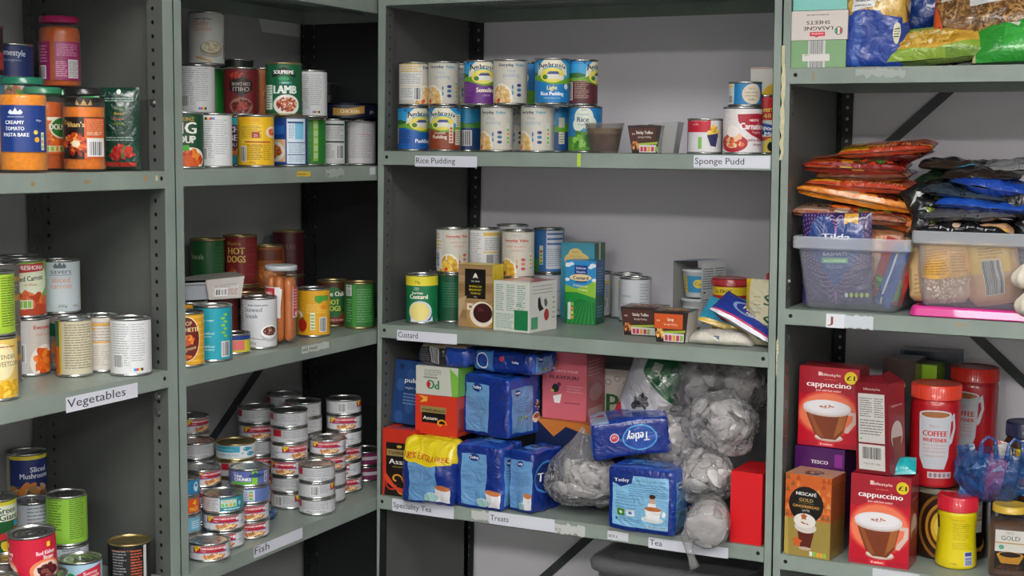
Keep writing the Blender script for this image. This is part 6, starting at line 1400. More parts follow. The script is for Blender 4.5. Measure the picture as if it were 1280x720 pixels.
# lower row, left to right
def assam(a):
    W0, H = a.w, a.h; a.R(0, 0, W0, H, '#c8321f'); a.P([(W0*.1, H*.80), (W0*.96, H*.80), (W0*.96, 0), (W0*.04, 0), (W0*.1, H*.3)], '#17120f'); a.R(W0*.12, H*.60, W0*.98, H*.70, '#9a8450'); a.T('TWININGS', W0*.55, H*.625, 7, '#1a1410', w=W0*.78, bold=.2); a.E(W0*.5, H*.745, 7, 3.4, '#c9a83c'); a.T('Assam', W0*.55, H*.48, 12, '#eeeae0', w=W0*.72, bold=.5); a.T('RICH & MALTY', W0*.45, H*.43, 3, '#c9a83c', w=26)
    for k, (cx, cy, r0) in enumerate(((.42, .26, 15), (.72, .24, 13), (.3, .16, 20), (.62, .1, 16))):
        for j in range(14):
            t0 = j/14*4.6+k; a.E(W0*cx+r0*math.cos(t0)*(1-j/22), H*cy+r0*.8*math.sin(t0)*(1-j/22), 2.6, 2, ('#e8a22c', '#e0641f', '#c8321f')[k % 3], n=8)
    a.P([(W0*.02, H*.3), (W0*.12, H*.2), (W0*.5, H*.06), (W0*.95, H*.02), (W0*.9, H*.1), (W0*.4, H*.14), (W0*.1, H*.34)], '#d9482a'); return a
def assam_side(a): a.R(0, 0, a.w, a.h, '#c23a26'); a.R(a.w*.12, a.h*.1, a.w*.88, a.h*.7, '#8f2418')
def assam_top(a): a.R(0, 0, a.w, a.h, '#d8402a'); a.R(a.w*.3, a.h*.3, a.w*.9, a.h*.7, '#1a1410'); a.T('Twinings Assam', a.w*.6, a.h*.4, 5, '#c9a83c', w=a.w*.5)
carton('tall red and black Assam tea carton at the left end', (.0595, .010, z), (.088, .085, .158), 2, {'front': assam, 'right': assam_side, 'top': assam_top}, '#c8321f', 'tea_carton')
def extra(a):
    W0, H = a.w, a.h; tet_panel(9)(a); a.P([(0, H*.70), (W0*.5, H*.63), (W0, H*.66), (W0, H), (0, H)], '#e6cf1c'); a.T('100% EXTRA FREE', W0*.5, H*.71, 12, '#c2501f', w=W0*.9, rot=-2, bold=.5)
softpack('blue tea pack with yellow extra free band at the front left', P3(534, 632)+Vector((-.004, .004, 0)), (.132, .082, .146), 1, {'front': extra, 'right': lambda a: (a.R(0, 0, a.w, a.h, BL), a.R(0, a.h*.68, a.w, a.h, '#e6cf1c'), tlogo(a, a.w*.6, a.h*.5, .8)), 'top': lambda a: (a.R(0, 0, a.w, a.h, '#e6cf1c'), a.T('100% EXTRA', a.w*.5, a.h*.4, 10, '#c2501f', w=a.w*.8))}, seed=3, amp=.007, bulge=.006, r=.010, pinch=.45)
softpack('blue tea pack standing in the middle of the lower left row', P3(600, 638)+Vector((-.006, .006, 0)), (.118, .105, .146), 0, {'front': tet_panel(8, True, .12, .66), 'right': tet_side, 'top': tet_top}, seed=5, amp=.005, bulge=.003, r=.007)
softpack('blue tea pack turned so its oval logo side shows', P3(650, 641)+Vector((.001, .0, 0)), (.066, .115, .138), -12, {'front': tet_panel(8, True, .04, .96), 'right': tet_logo_side, 'top': tet_top}, seed=7, amp=.004, bulge=.003, r=.006, freq=26)
zu = z+.160
softpack('large blue tea pack standing on the lower tea packs', (ony(604, .05, 545).x, .05, zu-.004), (.142, .125, .138), -12, {'front': tet_panel(9, False, .14, .62), 'right': tet_side, 'top': tet_top}, seed=11, amp=.004, bulge=.003, r=.007)
def tet_lie(a): a.R(0, 0, a.w, a.h, BL); a.R(0, 0, a.w*.36, a.h, '#3f78bc'); a.E(a.w*.18, a.h*.5, a.w*.10, a.h*.34, '#dfe6f2'); a.E(a.w*.18, a.h*.5, a.w*.085, a.h*.28, '#24489c'); tlogo(a, a.w*.72, a.h*.5, .7); a.E(a.w*.5, a.h*.66, 6, 6, '#c43a5a')
softpack('dark blue tea pack lying on top under the shelf', (ony(628, .06, 470).x, .06, zu+.142), (.168, .10, .052), -8, {'front': tet_lie, 'right': tet_side}, base='#122c74', seed=13, amp=.004, bulge=.004, r=.012)
# small boxes at the left
zs = z+.159
zt_ = ony(545, .06, 549).z
def assam_small(a):
    W0, H = a.w, a.h; a.R(0, 0, W0, H, '#d63a24'); a.R(W0*.16, H*.30, W0*.72, H*.70, '#17120f'); a.R(W0*.12, H*.56, W0*.74, H*.72, '#9a8450'); a.T('TWININGS', W0*.43, H*.59, 6, '#1a1410', w=W0*.56, bold=.2); a.T('Assam', W0*.36, H*.38, 8, '#eeeae0', w=W0*.34, bold=.4)
    for j in range(16): t0 = j/15*5; a.E(W0*.62+14*math.cos(t0)*(1-j/20), H*.3+11*math.sin(t0)*(1-j/20), 2.6, 2.2, '#e8a22c', n=8)
    a.P([(W0*.08, H*.98), (W0*.2, H*.9), (W0*.1, H*.8), (W0*.28, H*.84), (W0*.3, H*.96)], '#e8b03c')
carton('small red Assam tea carton above the yellow banded pack', (ony(545, .03, 548).x, .030, z+.150), (.112, .072, .092), -2, {'front': assam_small, 'right': assam_side}, '#d63a24', 'tea_carton')
def pg_up(a): W0, H = a.w, a.h; a.R(0, 0, W0, H, '#c8c9bf'); a.T('PG', W0*.42, H*.46, -18, '#b8302c', w=-28, bold=.8) if False else None; a.T('PG', W0*.42, H*.52, H*.32, '#1d7a4a', w=W0*.26, rot=180, bold=.9); a.R(W0*.18, H*.58, W0*.52, H*.64, '#8a8c84'); a.R(W0*.3, H*.2, W0*.44, H*.50, '#b8302c') if False else None; a.L(W0*.2, H*.66, W0*.6, H*.9, 4, '#8a8c84'); a.P([(W0*.8, H), (W0, H*.7), (W0, 0), (W0*.86, 0)], '#7cb844'); a.E(W0*.30, H*.36, 5, 8, '#b8302c')
carton('white tea carton lying upside down on the red one', (ony(546, .03, 520).x, .030, z+.150+.0935), (.112, .072, .066), -1, {'front': pg_up, 'right': lambda a: a.R(0, 0, a.w, a.h, '#6fae3c')}, '#c8c9bf', 'tea_carton')
# hidden stack that carries them: a plain pack standing behind the front row
def pukka(a): W0, H = a.w, a.h; a.R(0, 0, W0, H, '#1f3f74'); [a.E(W0*(.2+.3*(i % 3)), H*(.1+.17*i), 11, 15, '#2c5288') for i in range(6)]; a.T('pukka', W0*.6, H*.66, 11, '#e6e6ea', w=W0*.56, bold=.3); a.T('night time', W0*.6, H*.56, 5, '#c9ccd8', w=W0*.5); a.L(W0*.3, H*.3, W0*.8, H*.5, 4, '#6a84b0'); a.E(W0*.2, H*.9, 7, 6, '#10264c')
carton('blue herbal tea carton leaning behind the small cartons', (ony(509, .06, 530).x, .062, z+.161), (.088, .03, .150), 3, {'front': pukka, 'right': lambda a: a.R(0, 0, a.w, a.h, '#1a3564')}, '#1f3f74', 'tea_carton', tilt=(-4, 3))
def coffeebag(a): W0, H = a.w, a.h; a.R(0, 0, W0, H, '#26262a'); a.R(W0*.62, 0, W0, H, '#1c3f96'); a.BC(W0*.28, H*.2, W0*.46, H*.8, vert=False, bg='#b8b8b8'); a.L(W0*.04, H*.2, W0*.24, H*.8, 7, '#55555c'); a.R(0, H*.86, W0*.6, H, '#9a8a74')
softpack('black and blue printed pouch lying on the white carton', (ony(552, .03, 468).x, .03, z+.150+.0935+.0675), (.130, .075, .050), -2, {'front': coffeebag, 'top': lambda a: a.R(0, 0, a.w, a.h, '#a8967c')}, base='#1c3f96', seed=23, amp=.006, bulge=.004, r=.014)
# middle: navy and orange box with the pink box on it
def navyor(a): W0, H = a.w, a.h; a.R(0, 0, W0, H, '#17244a'); a.P([(0, H), (W0, H), (W0*.9, H*.86), (W0*.5, H*.94), (W0*.3, H*.8)], '#c9762c'); a.T('TWININGS', W0*.62, H*.3, 10, '#e6e2d8', w=W0*.5, bold=.4); a.T('EVERYDAY', W0*.62, H*.16, 10, '#e6e2d8', w=W0*.5, bold=.4)
def navyside(a): W0, H = a.w, a.h; a.R(0, 0, W0, H, '#1c2f5c'); a.P([(0, H), (W0, H), (W0, H*.8)], '#4f86c0'); a.R(0, H*.88, W0, H, '#d8a83c')
def ortop(a): a.R(0, 0, a.w, a.h, '#d8b24a'); a.P([(0, 0), (a.w, 0), (a.w*.3, a.h)], '#cf7c2c')
HN = ony(680, .125, 526).z-z
carton('navy and orange tea carton carrying the pink one', (ony(706, .13, 560).x, .135, z), (.165, .13, HN), -8, {'front': navyor, 'right': navyside, 'top': ortop}, '#17244a', 'tea_carton')
def pink(a): W0, H = a.w, a.h; a.R(0, 0, W0, H, '#cf6470'); a.T("WHAT'S YOUR", W0*.5, H*.70, 5.5, '#e6c8c4', w=W0*.62, bold=.2); a.T('FLAVOUR?', W0*.5, H*.60, 8.5, '#3a2028', w=W0*.66, bold=.4); a.E(W0*.30, H*.46, 9, 10, '#26302a'); a.E(W0*.38, H*.52, 5, 5, '#7a2a5a'); a.P([(W0*.24, H*.34), (W0*.44, H*.38), (W0*.40, H*.24), (W0*.28, H*.24)], '#efe6e6'); a.E(W0*.23, H*.42, 4, 3, '#c9b03c'); a.L(W0*.55, H*.4, W0*.92, H*.52, 3, '#dc9aa0', t=.3); a.R(W0*.5, H*.245, W0*.86, H*.26, '#8a3a48')
def pinks(a): W0, H = a.w, a.h; a.R(0, 0, W0, H, '#b8626c'); a.L(W0*.1, H*.65, W0*.9, H*.9, 5, '#d8a0a4'); a.E(W0*.5, H*.4, W0*.35, H*.13, '#c9909a'); a.R(W0*.1, H*.06, W0*.9, H*.18, '#c8a0a4')
carton('pink tea carton with a leaf and cup picture, on the navy one', (ony(705, .15, 520).x, .150, z+HN+.0015), (.112, .10, .156), -2, {'front': pink, 'right': pinks}, '#cf6470', 'tea_carton')
def pgt(a): W0, H = a.w, a.h; a.R(0, 0, W0, H, '#c9c3bc'); a.T('P', W0*.30, H*.66, H*.15, '#1d6a3c', w=W0*.26, bold=1.4); a.T('G', W0*.62, H*.645, H*.15, '#b8302c', w=W0*.34, bold=1.4); a.T('tips', W0*.86, H*.69, 7, '#4a4a44', w=12); a.T('ORIGINAL', W0*.55, H*.585, 6, '#3f7a50', w=W0*.6); [a.E(W0*(.2+.2*i), H*(.9+.03*(i % 2)), 8, 7, '#8a8480') for i in range(4)]; [a.E(W0*(.2+.2*i), H*(.9+.03*(i % 2)), 6, 5, '#c9c3bc') for i in range(4)]
p = ony(774, .235, 500); carton('white tea carton with large green and red letters behind the pink one', (p.x, .25, z), (.115, .09, .30), -2, {'front': pgt}, '#c9c3bc', 'tea_carton')
def cow(a):
    W0, H = a.w, a.h; a.R(0, 0, W0, H, '#b0aeb4'); a.P([(W0*.30, H), (W0, H), (W0, H*.46), (W0*.50, H*.62), (W0*.32, H*.74)], '#1d5a34'); a.T('PURE', W0*.72, H*.70, 9, '#cfd6cc', w=W0*.3, rot=-20, bold=.3); a.T('ORGANIC', W0*.6, H*.62, 4, '#cfd6cc', w=W0*.3, rot=-20); a.R(W0*.46, H*.78, W0*.62, H*.9, '#8a9488')
    a.F(W0*.5, H*.34, W0*.17, H*.11, ['#2c2a2c', '#5a585c', '#3a383c'], 30, 10); a.E(W0*.40, H*.24, 7, 8, '#3a383c'); a.P([(0, 0), (W0*.22, 0), (W0*.1, H*.18), (0, H*.2)], '#c2281f')
p = ony(796, .14, 530); pouch('silver and green milk tea pouch leaning to the right', (p.x, .14, p.z), (.125, .165, .045), (-8, 18, -6), cow, amp=.006, seed=9, base='#b0aeb4')
# front packs
def tfront(a):
    W0, H = a.w, a.h; a.R(0, 0, W0, H, BL); a.R(W0*.07, H*.08, W0*.93, H*.88, '#83bbe0'); a.P([(W0*.07, H*.88), (W0*.40, H*.88), (W0*.38, H*.76), (W0*.2, H*.70), (W0*.07, H*.76)], '#14307c'); a.T('Tetley', W0*.22, H*.78, 7, '#eef2fa', w=W0*.24, bold=.4)
    a.T('PERFECT EVERY TIME', W0*.66, H*.80, 3.4, '#2a4f8a', w=W0*.44); a.L(W0*.34, H*.56, W0*.90, H*.77, 6, '#4f7fb4', t=.3); a.T('fresh tea', W0*.2, H*.56, 3, '#2a4f8a', w=24); a.L(W0*.12, H*.34, W0*.5, H*.54, 4, '#5f90c0', t=.3)
    a.R(W0*.15, H*.24, W0*.27, H*.34, '#3f8a34'); a.R(W0*.30, H*.24, W0*.42, H*.34, '#e0e6ea'); a.E(W0*.36, H*.29, 4, 3, '#3f78b0'); a.E(W0*.21, H*.29, 4, 3, '#e0e6c0'); a.R(W0*.12, H*.16, W0*.15, H*.20, '#2a4f8a'); a.L(W0*.17, H*.15, W0*.5, H*.21, 2, '#4f7fb4', t=.3)
    a.E(W0*.70, H*.24, W0*.17, H*.05, '#dfe6ea'); a.P([(W0*.62, H*.24), (W0*.58, H*.40), (W0*.84, H*.40), (W0*.80, H*.24)], '#f0f0f2'); a.E(W0*.71, H*.40, W0*.13, H*.03, '#c0703a'); a.E(W0*.87, H*.34, 4, 6, '#f0f0f2'); a.E(W0*.70, H*.52, 6, 8, '#d8a484'); a.E(W0*.70, H*.585, 7, 5, '#4a2c1c'); a.R(W0*.64, H*.43, W0*.76, H*.48, '#efeff2'); a.R(W0*.55, H*.10, W0*.92, H*.15, '#a8cfe8'); a.T('24 SEP 2021 14:08', W0*.73, H*.115, 3, '#23303c', w=W0*.32)
softpack('large blue tea pack at the shelf front with cup picture', P3(799, 667)+Vector((.0, .004, 0)), (.150, .10, .138), -2, {'front': tfront, 'right': tet_side, 'top': tet_top}, seed=29, amp=.003, bulge=.003, r=.006)
def tl_front(a):
    W0, H = a.w, a.h; a.R(0, 0, W0, H, BL); a.E(W0*.62, H*.5, W0*.22, H*.36, '#4fa0dc'); a.E(W0*.62, H*.5, W0*.20, H*.32, '#2450a8'); a.T('Tetley', W0*.60, H*.64, H*.24, '#f0f4fa', w=W0*.28, rot=180, bold=.6); a.T('MAKE TIME MAKE TETLEY', W0*.62, H*.92, 3.6, '#dfe6f2', w=W0*.36, rot=180); a.E(W0*.30, H*.56, 10, 10, '#e6e2ea'); a.E(W0*.30, H*.56, 8.4, 8.4, '#c43a4a'); a.T('160', W0*.30, H*.60, 5, '#fff', w=9, rot=180)
def tl_left(a): W0, H = a.w, a.h; a.R(0, 0, W0, H, '#2b62b4'); a.R(W0*.06, H*.08, W0*.94, H*.92, '#6fa6d8'); a.L(W0*.1, H*.2, W0*.55, H*.8, 6, '#4a80b8', t=.35); a.E(W0*.80, H*.30, 9, 14, '#14307c'); a.P([(W0*.1, H*.92), (W0*.5, H*.92), (W0*.4, H*.7), (W0*.15, H*.66)], '#e0cfc4')
def tl_top(a): W0, H = a.w, a.h; a.R(0, 0, W0, H, '#1c44a4'); a.P([(0, 0), (W0*.25, 0), (W0*.2, H), (0, H)], '#9fb8d8'); a.E(W0*.14, H*.5, 9, 10, '#c43a4a'); a.T('Tetley', W0*.6, H*.4, 14, '#2f6ac0', w=W0*.5)
softpack('blue tea pack lying tilted on the front pack, logo upside down', (ony(790, .04, 590).x, .045, z+.148), (.168, .12, .080), 24, {'front': tl_front, 'left': tl_left, 'top': tl_top}, seed=31, amp=.003, bulge=.003, r=.006, tilt=(2, -8))
# red carton by the right post
def redplain(a): a.R(0, 0, a.w, a.h, '#d8151f')
p = P3(950, 686.5); carton('plain bright red carton by the right post', (.894, .006, z), (.068, .11, .150), -3, {'front': redplain, 'right': redplain, 'left': redplain, 'top': lambda a: (a.R(0, 0, a.w, a.h, '#c4181f'), a.R(2, a.h*.45, a.w-2, a.h*.47, '#8a1016'))}, '#cf161f', 'red_carton', mat='print')

# ---- clear bags of loose tea bags
def teabag_mesh():
    def f():
        m = MB(); n = 20; pts = []; fs = []
        for i, (q, zz) in enumerate(((1, 0), (.86, .0008), (.8, .003), (.5, .0062), (.0001, .0068))):
            for k in range(n): a0 = 2*PI*k/n; w_ = 1+.05*math.sin(3*a0+i); pts.append((.031*q*w_*math.cos(a0), .031*q*w_*math.sin(a0), zz+.0012*math.sin(5*a0)*(q > .3)))
        lo = [(x, y, -zz) for x, y, zz in pts]
        for i in range(4): fs += [(i*n+k, i*n+(k+1) % n, (i+1)*n+(k+1) % n, (i+1)*n+k) for k in range(n)]
        m.add(pts, fs, smooth=True); m.add(lo, [g[::-1] for g in fs], smooth=True); return m.mesh('tea_bag', M['teabag'], merge=True)
    return cached('teabag', f)
def clearbag(label, c, rad, seed, neck=None, amp=.17, nb=12, where='bag', squash=1.0, rz=0, mat='bag', tb_label=None, grp=None, flat=False):
    """a crinkled film blob; neck is a list of offsets the film gathers along"""
    c = Vector(c); t = thing('clear_bag', label, 'bag', (c.x, c.y, c.z-rad[2]), rz)
    bm = bmesh.new(); bmesh.ops.create_icosphere(bm, subdivisions=5, radius=1)
    for v in bm.verts:
        p = v.co.copy(); n1 = noise.noise(p*1.6+Vector((seed, 0, 0))); rd = abs(noise.noise(p*3.1+Vector((0, seed, 0)))); rd2 = abs(noise.noise(p*7+Vector((seed, seed, 0))))
        k = 1+amp*(n1*1.2-rd*1.5+.35)-amp*.45*rd2
        if neck and p.z > .55: q = (p.z-.55)/.45; s = 1-q*.82; v.co = Vector((p.x*s*k, p.y*s*k, .55+q*(neck-.55)))
        else: v.co = p*k
        v.co = Vector((v.co.x*rad[0], v.co.y*rad[1], v.co.z*rad[2]))
        v.co.z = max(v.co.z+rad[2], .0015+.001*rd)
    me = bpy.data.meshes.new('bag_film'); bm.to_mesh(me); bm.free(); me.materials.append(M[mat]); me.polygons.foreach_set('use_smooth', [True]*len(me.polygons)); link('bag_film', me, t)
    r = random.Random(seed*5+1); spots = []; tries = 0
    view = (CAM-c).normalized(); R = Matrix.Rotation(rz, 3, 'Z')
    while len(spots) < nb and tries < 4000:
        tries += 1; u = Vector((r.gauss(0, 1), r.gauss(0, 1), r.gauss(0, 1))).normalized(); q = r.uniform(.35, .80); l = Vector((u.x*rad[0]*q, u.y*rad[1]*q, u.z*rad[2]*q)); g = R @ l
        if g.dot(view) < -.2*min(rad): continue
        if any((s-l).length < .0135 for s in spots): continue
        spots.append(l)
        w_ = c+g; up = (u+Vector((r.uniform(-.5, .5), r.uniform(-.5, .5), r.uniform(-.5, .5)))).normalized(); up = (R @ up)
        o = link('tea_bag', teabag_mesh()); o.location = w_+Vector((0, 0, .004)); o.rotation_euler = up.to_track_quat('Z', 'Y').to_euler(); sc_ = r.uniform(.62, .86); o.scale = (sc_, sc_*r.uniform(.75, 1), sc_*1.1)
        tag(o, tb_label or f'loose pale tea bag inside the {where}', 'tea bag', 'loose tea bags in the '+where)
    return t
def cb(label, px, py, y, rad, seed, where, nb=12, **k):
    c = ony(px, y, py); c.z = max(c.z, z+rad[2]+.001) if k.pop('floor', False) else c.z; return clearbag(label, c, rad, seed, nb=nb, where=where, **k)
cb('clear bag of tea bags at the front, between two blue packs', 727, 598, .06, (.096, .055, .062), 3, 'bag between the blue packs', 34, neck=1.9)
cb('clear bag of tea bags in the middle behind the tilted pack', 845, 556, .13, (.095, .055, .085), 9, 'bag behind the tilted pack', 20)
cb('tall grey looking clear bag hanging at the back middle', 878, 482, .19, (.085, .07, .080), 5, 'back middle bag', 22, neck=1.3)
cb('clear bag of tea bags in shadow at the back right', 928, 474, .20, (.068, .07, .070), 7, 'back right bag', 14)
cb('large round clear bag of tea bags at the upper right', 902, 530, .085, (.078, .066, .072), 11, 'large round bag', 32)
cb('clear bag of tea bags hanging below the large round one', 880, 595, .055, (.066, .050, .060), 13, 'bag below the large round one', 26)
# roll of tea bags seen end on, at the shelf edge
c = ony(883, -.05, 661); t = thing('clear_bag', 'clear sleeve of stacked tea bags poking over the shelf edge', 'bag', (c.x, c.y, c.z), 0)
ax = Vector((CAM.x-c.x-.35, CAM.y-c.y, -.85)).normalized(); qt = ax.to_track_quat('Z', 'Y'); 
m = MB(); vs = []; fs = []; n = 40; rg = [(.0001, .014), (.024, .0145), (.040, .012), (.0455, .004), (.047, -.01), (.046, -.03), (.042, -.05), (.038, -.07), (.033, -.082), (.020, -.095), (.007, -.105)]
for i, (q, zz) in enumerate(rg):
    for k in range(n): a0 = 2*PI*k/n; w_ = 1+.05*noise.noise(Vector((math.cos(a0)*3, math.sin(a0)*3, i*.9))); vs.append(qt @ Vector((q*w_*math.cos(a0), q*w_*math.sin(a0), zz)))
for i in range(len(rg)-1): fs += [(i*n+k, (i+1)*n+k, (i+1)*n+(k+1) % n, i*n+(k+1) % n) for k in range(n)]
m.add(vs, fs, smooth=True); m.build('bag_film', M['bag'], t)
m = MB(); a1 = qt @ Vector((-.028, -.012, .0)); pts = [a1, a1+Vector((-.010, -.004, -.012)), a1+Vector((-.004, -.014, -.030)), a1+Vector((.004, -.018, -.046)), a1+Vector((.010, -.017, -.062)), a1+Vector((.0, -.016, -.080))]
m.tube(pts, [.022, .016, .008, .0075, .011, .003], 10); m.build('twisted_tail', M['bag'], t)
for k in range(8):
    o = link('tea_bag', teabag_mesh()); o.location = c+qt @ Vector((.0006*math.sin(k*2), .0006*math.cos(k*3), .0035-k*.0088)); o.rotation_euler = qt.to_euler(); o.scale = (1.36-.03*k, 1.36-.03*k, .60)
    tag(o, 'round tea bag stacked in the sleeve over the shelf edge', 'tea bag', 'stacked tea bags in the sleeve')
# smoky storage tub standing below
t = thing('storage_tub', 'smoky grey lidded plastic storage tub below the tea shelf', 'tub', (.722, .03, Z['c4']+.0007), 0); m = MB()
def rr(w_, d0, d1, r_=.05, n=7):
    pts = []
    for cx, cy, a0 in ((w_-r_, d1-r_, 0), (-w_+r_, d1-r_, 90), (-w_+r_, d0+r_, 180), (w_-r_, d0+r_, 270)): pts += [(cx+r_*math.cos(math.radians(a0+90*k/n)), cy+r_*math.sin(math.radians(a0+90*k/n))) for k in range(n+1)]
    return pts
HT = ony(800, .05, 702).z-Z['c4']
rg = [(.150, .03, .34, 0), (.185, 0, .37, HT-.03), (.196, -.01, .38, HT-.028), (.198, -.012, .382, HT-.012), (.192, -.006, .376, HT-.004), (.170, .012, .356, HT), (.160, .02, .35, HT-.012)]
vs = []; fs = []; n = 32
for w_, d0, d1, zz in rg: vs += [(x, y, zz) for x, y in rr(w_, d0, d1)]
for i in range(len(rg)-1): fs += [(i*n+k, i*n+(k+1) % n, (i+1)*n+(k+1) % n, (i+1)*n+k) for k in range(n)]
m.add(vs, fs+[tuple(range(n))[::-1]], smooth=True); m.build('tub_body', M['smoke'], t); m = MB(); m.add([(x, y, HT-.012) for x, y in rr(.160, .02, .35)], [tuple(range(n))]); m.build('lid', clear('smoky_tub_lid', '#8d8e90', .6, .2), t)
p = onz(868, 716, Z['c4']+HT-.02)
softpack('yellow packet seen through the storage tub', (.79, .10, Z['c4']+.002), (.04, .03, HT-.06), 10, {}, base='#d8c21c', seed=2, name='yellow_packet', cat='packet')
softpack('dark red packet inside the storage tub', (.68, .12, Z['c4']+.002), (.12, .05, HT-.08), -6, {}, base='#6a1c20', seed=4, name='red_packet', cat='packet')

n0 = onx(349, X0+.001, 33); t = thing('reflection_patch', 'pale painted reflection patch high on the grey back above the soups', 'reflection', (X0+.0006, n0.y, n0.z), PI/2); m = MB()
m.add([(-.085, 0, .018), (-.068, 0, -.018), (.090, 0, -.020), (.096, 0, .012)], [(0, 1, 2, 3)]); m.add([(-.085, .0004, .018), (-.068, .0004, -.018), (.090, .0004, -.020), (.096, .0004, .012)], [(3, 2, 1, 0)]); m.build('paper', plain('painted_reflection', '#dfe3e2', .6), t)  # pale sheet added as a painted light reflection, no real paper
# ================================================================ D1 pasta
z = Z['d1']
def mint(a): a.R(0, 0, a.w, a.h, '#84c9c0'); a.L(a.w*.2, a.h*.3, a.w*.8, a.h*.6, 2, '#9fd6ce')
def lasagne(a):
    W0, H = a.w, a.h; a.R(0, 0, W0, H, '#d8cec8'); a.T('LASAGNE', W0*.50, H*.46, 7, '#3a2a28', w=W0*.50, rot=180, bold=.25); a.T('SHEETS', W0*.50, H*.66, 7, '#3a2a28', w=W0*.40, rot=180, bold=.25); a.L(W0*.3, H*.82, W0*.7, H*.9, 1, '#8a7a78', t=.4); a.R(W0*.36, H*.13, W0*.62, H*.28, '#d83a4a'); a.P([(W0*.45, H*.13), (W0*.53, H*.13), (W0*.46, H*.08)], '#d83a4a'); a.T('cucina', W0*.49, H*.24, 4, '#f4e6e6', w=W0*.2, rot=180)
    a.E(W0*.85, H*.30, 8, 8, '#2f3a34'); a.E(W0*.85, H*.30, 6.4, 6.4, '#e6e6e0'); a.R(W0*.80, H*.22, W0*.835, H*.38, '#3f8a5a'); a.R(W0*.865, H*.22, W0*.90, H*.38, '#c43a3a')
def greenbox(a):
    W0, H = a.w, a.h; a.R(0, 0, W0, H, '#7fa878'); a.R(W0*.34, 0, W0*.64, H, '#cfd0cc'); r = random.Random(1); [a.R(W0*(.37+.024*i), 0, W0*(.37+.024*i+.012), H, ('#6a6470', '#8a7a8c', '#4a4a50')[i % 3]) for i in range(10)]; a.R(W0*.24, H*.24, W0*.72, H*.50, '#dcd8d4'); a.T('BEST', W0*.32, H*.43, 2.6, '#444', w=8)
bs = (.118, .12, .072)
x0 = ony(1022, .008, 60).x
carton('green carton with a wide barcode, bottom of the pasta carton pile', (x0, .006, z), (.112, .14, ony(1022, .006, 51).z-z), 1, {'front': greenbox}, '#7fa878', 'pasta_carton')
h1 = ony(1022, .006, 51).z-z; h2 = ony(1022, .006, 14).z-z
carton('white lasagne sheets carton lying upside down on the green one', (x0+.001, .004, z+h1+.0008), (.116, .15, h2-h1-.001), 0, {'front': lasagne, 'right': lambda a: a.R(0, 0, a.w, a.h, '#b8a49a')}, '#d8cec8', 'pasta_carton')
carton('mint green carton on top of the lasagne carton', (x0+.002, .008, z+h2+.0016), (.106, .14, .07), 0, {'front': mint}, '#84c9c0', 'pasta_carton')
carton('tan carton behind the mint one beside the pasta bags', (x0+.078, .05, z+h1+.002), (.03, .10, .13), 0, {}, '#b89a5c', 'pasta_carton')
PCOL = ['#d9ac4c', '#e6c068', '#c99a38', '#efd084']
def macaroni(a):
    W0, H = a.w, a.h; a.R(0, 0, W0, H, '#d6aa48'); a.F(W0*.5, H*.7, W0*.5, H*.34, PCOL, 160, 9, el=2.4); a.R(0, 0, W0, H*.52, '#163f9c'); a.P([(W0*.05, H*.50), (W0*.2, H*.57), (W0*.6, H*.56), (W0*.7, H*.5)], '#163f9c'); a.R(W0*.15, 0, W0*.27, H*.52, '#2f58ac'); a.P([(W0*.12, H*.56), (W0*.52, H*.60), (W0*.66, H*.97), (W0*.26, H*.93)], '#dcdcda')
    for i in range(6): a.L(W0*(.18+.02*i), H*(.60+.055*i), W0*(.52+.02*i), H*(.63+.055*i), 1, '#7a7a78', t=.5, seed=i)
    a.E(W0*.90, H*.34, W0*.05, H*.12, '#dcd8b8'); a.L(W0*.87, H*.28, W0*.93, H*.4, 4, '#3a5a3a')
p = ony(1086, .03, 82); softpack('blue and clear bag of macaroni standing at the front', (ony(1091, .02, 82).x, .02, z), (.108, .075, .19), 4, {'front': macaroni, 'right': lambda a: (a.R(0, 0, a.w, a.h, '#d6aa48'), a.F(a.w*.5, a.h*.6, a.w*.5, a.h*.4, PCOL, 90, 9, el=2.4), a.P([(0, 0), (a.w*.8, 0), (a.w*.9, a.h*.3), (a.w*.3, a.h*.5), (0, a.h*.44)], '#163f9c'))}, base='#d6aa48', seed=41, amp=.006, bulge=.006, r=.014, name='pasta_bag', cat='pasta bag', pinch=.3)
def bluep(a): W0, H = a.w, a.h; a.R(0, 0, W0, H, '#123a86'); a.P([(0, H*.36), (W0, H*.5), (W0, H*.56), (0, H*.44)], '#3f66ac'); a.F(W0*.5, H*.95, W0*.5, H*.1, ['#b89048', '#8f6c34'], 30, 8)
p = ony(1150, .12, 70); pouch('blue pasta bag lying diagonally behind the macaroni', (p.x+.012, .13, z+.075), (.17, .12, .06), (-14, -32, 2), bluep, bluep, amp=.005, seed=43, name='pasta_bag', cat='pasta bag')
def brown(a):
    W0, H = a.w, a.h; a.R(0, 0, W0, H, '#8a6238'); a.F(W0*.5, H*.5, W0*.5, H*.5, ['#a87c48', '#7a5430', '#c09058', '#5f4226', '#b8884c'], 900, 5.5, el=2.8); a.P([(0, 0), (W0*.10, 0), (W0*.03, H*.4), (W0*.04, H), (0, H)], '#d85a2a'); a.R(W0*.07, H*.42, W0*.24, H, '#d2cec8'); a.L(W0*.10, H*.5, W0*.2, H*.95, 3, '#8a8884'); a.P([(W0*.32, H*.30), (W0*.96, H*.40), (W0*.96, H), (W0*.30, H)], '#cfcfce')
    a.L(W0*.42, H*.42, W0*.62, H*.95, 12, '#77777a', t=.4); a.L(W0*.66, H*.46, W0*.78, H*.95, 9, '#77777a', t=.4); a.R(W0*.80, H*.42, W0*.815, H*.95, '#333'); a.T('500g', W0*.88, H*.5, 5, '#555', w=12)
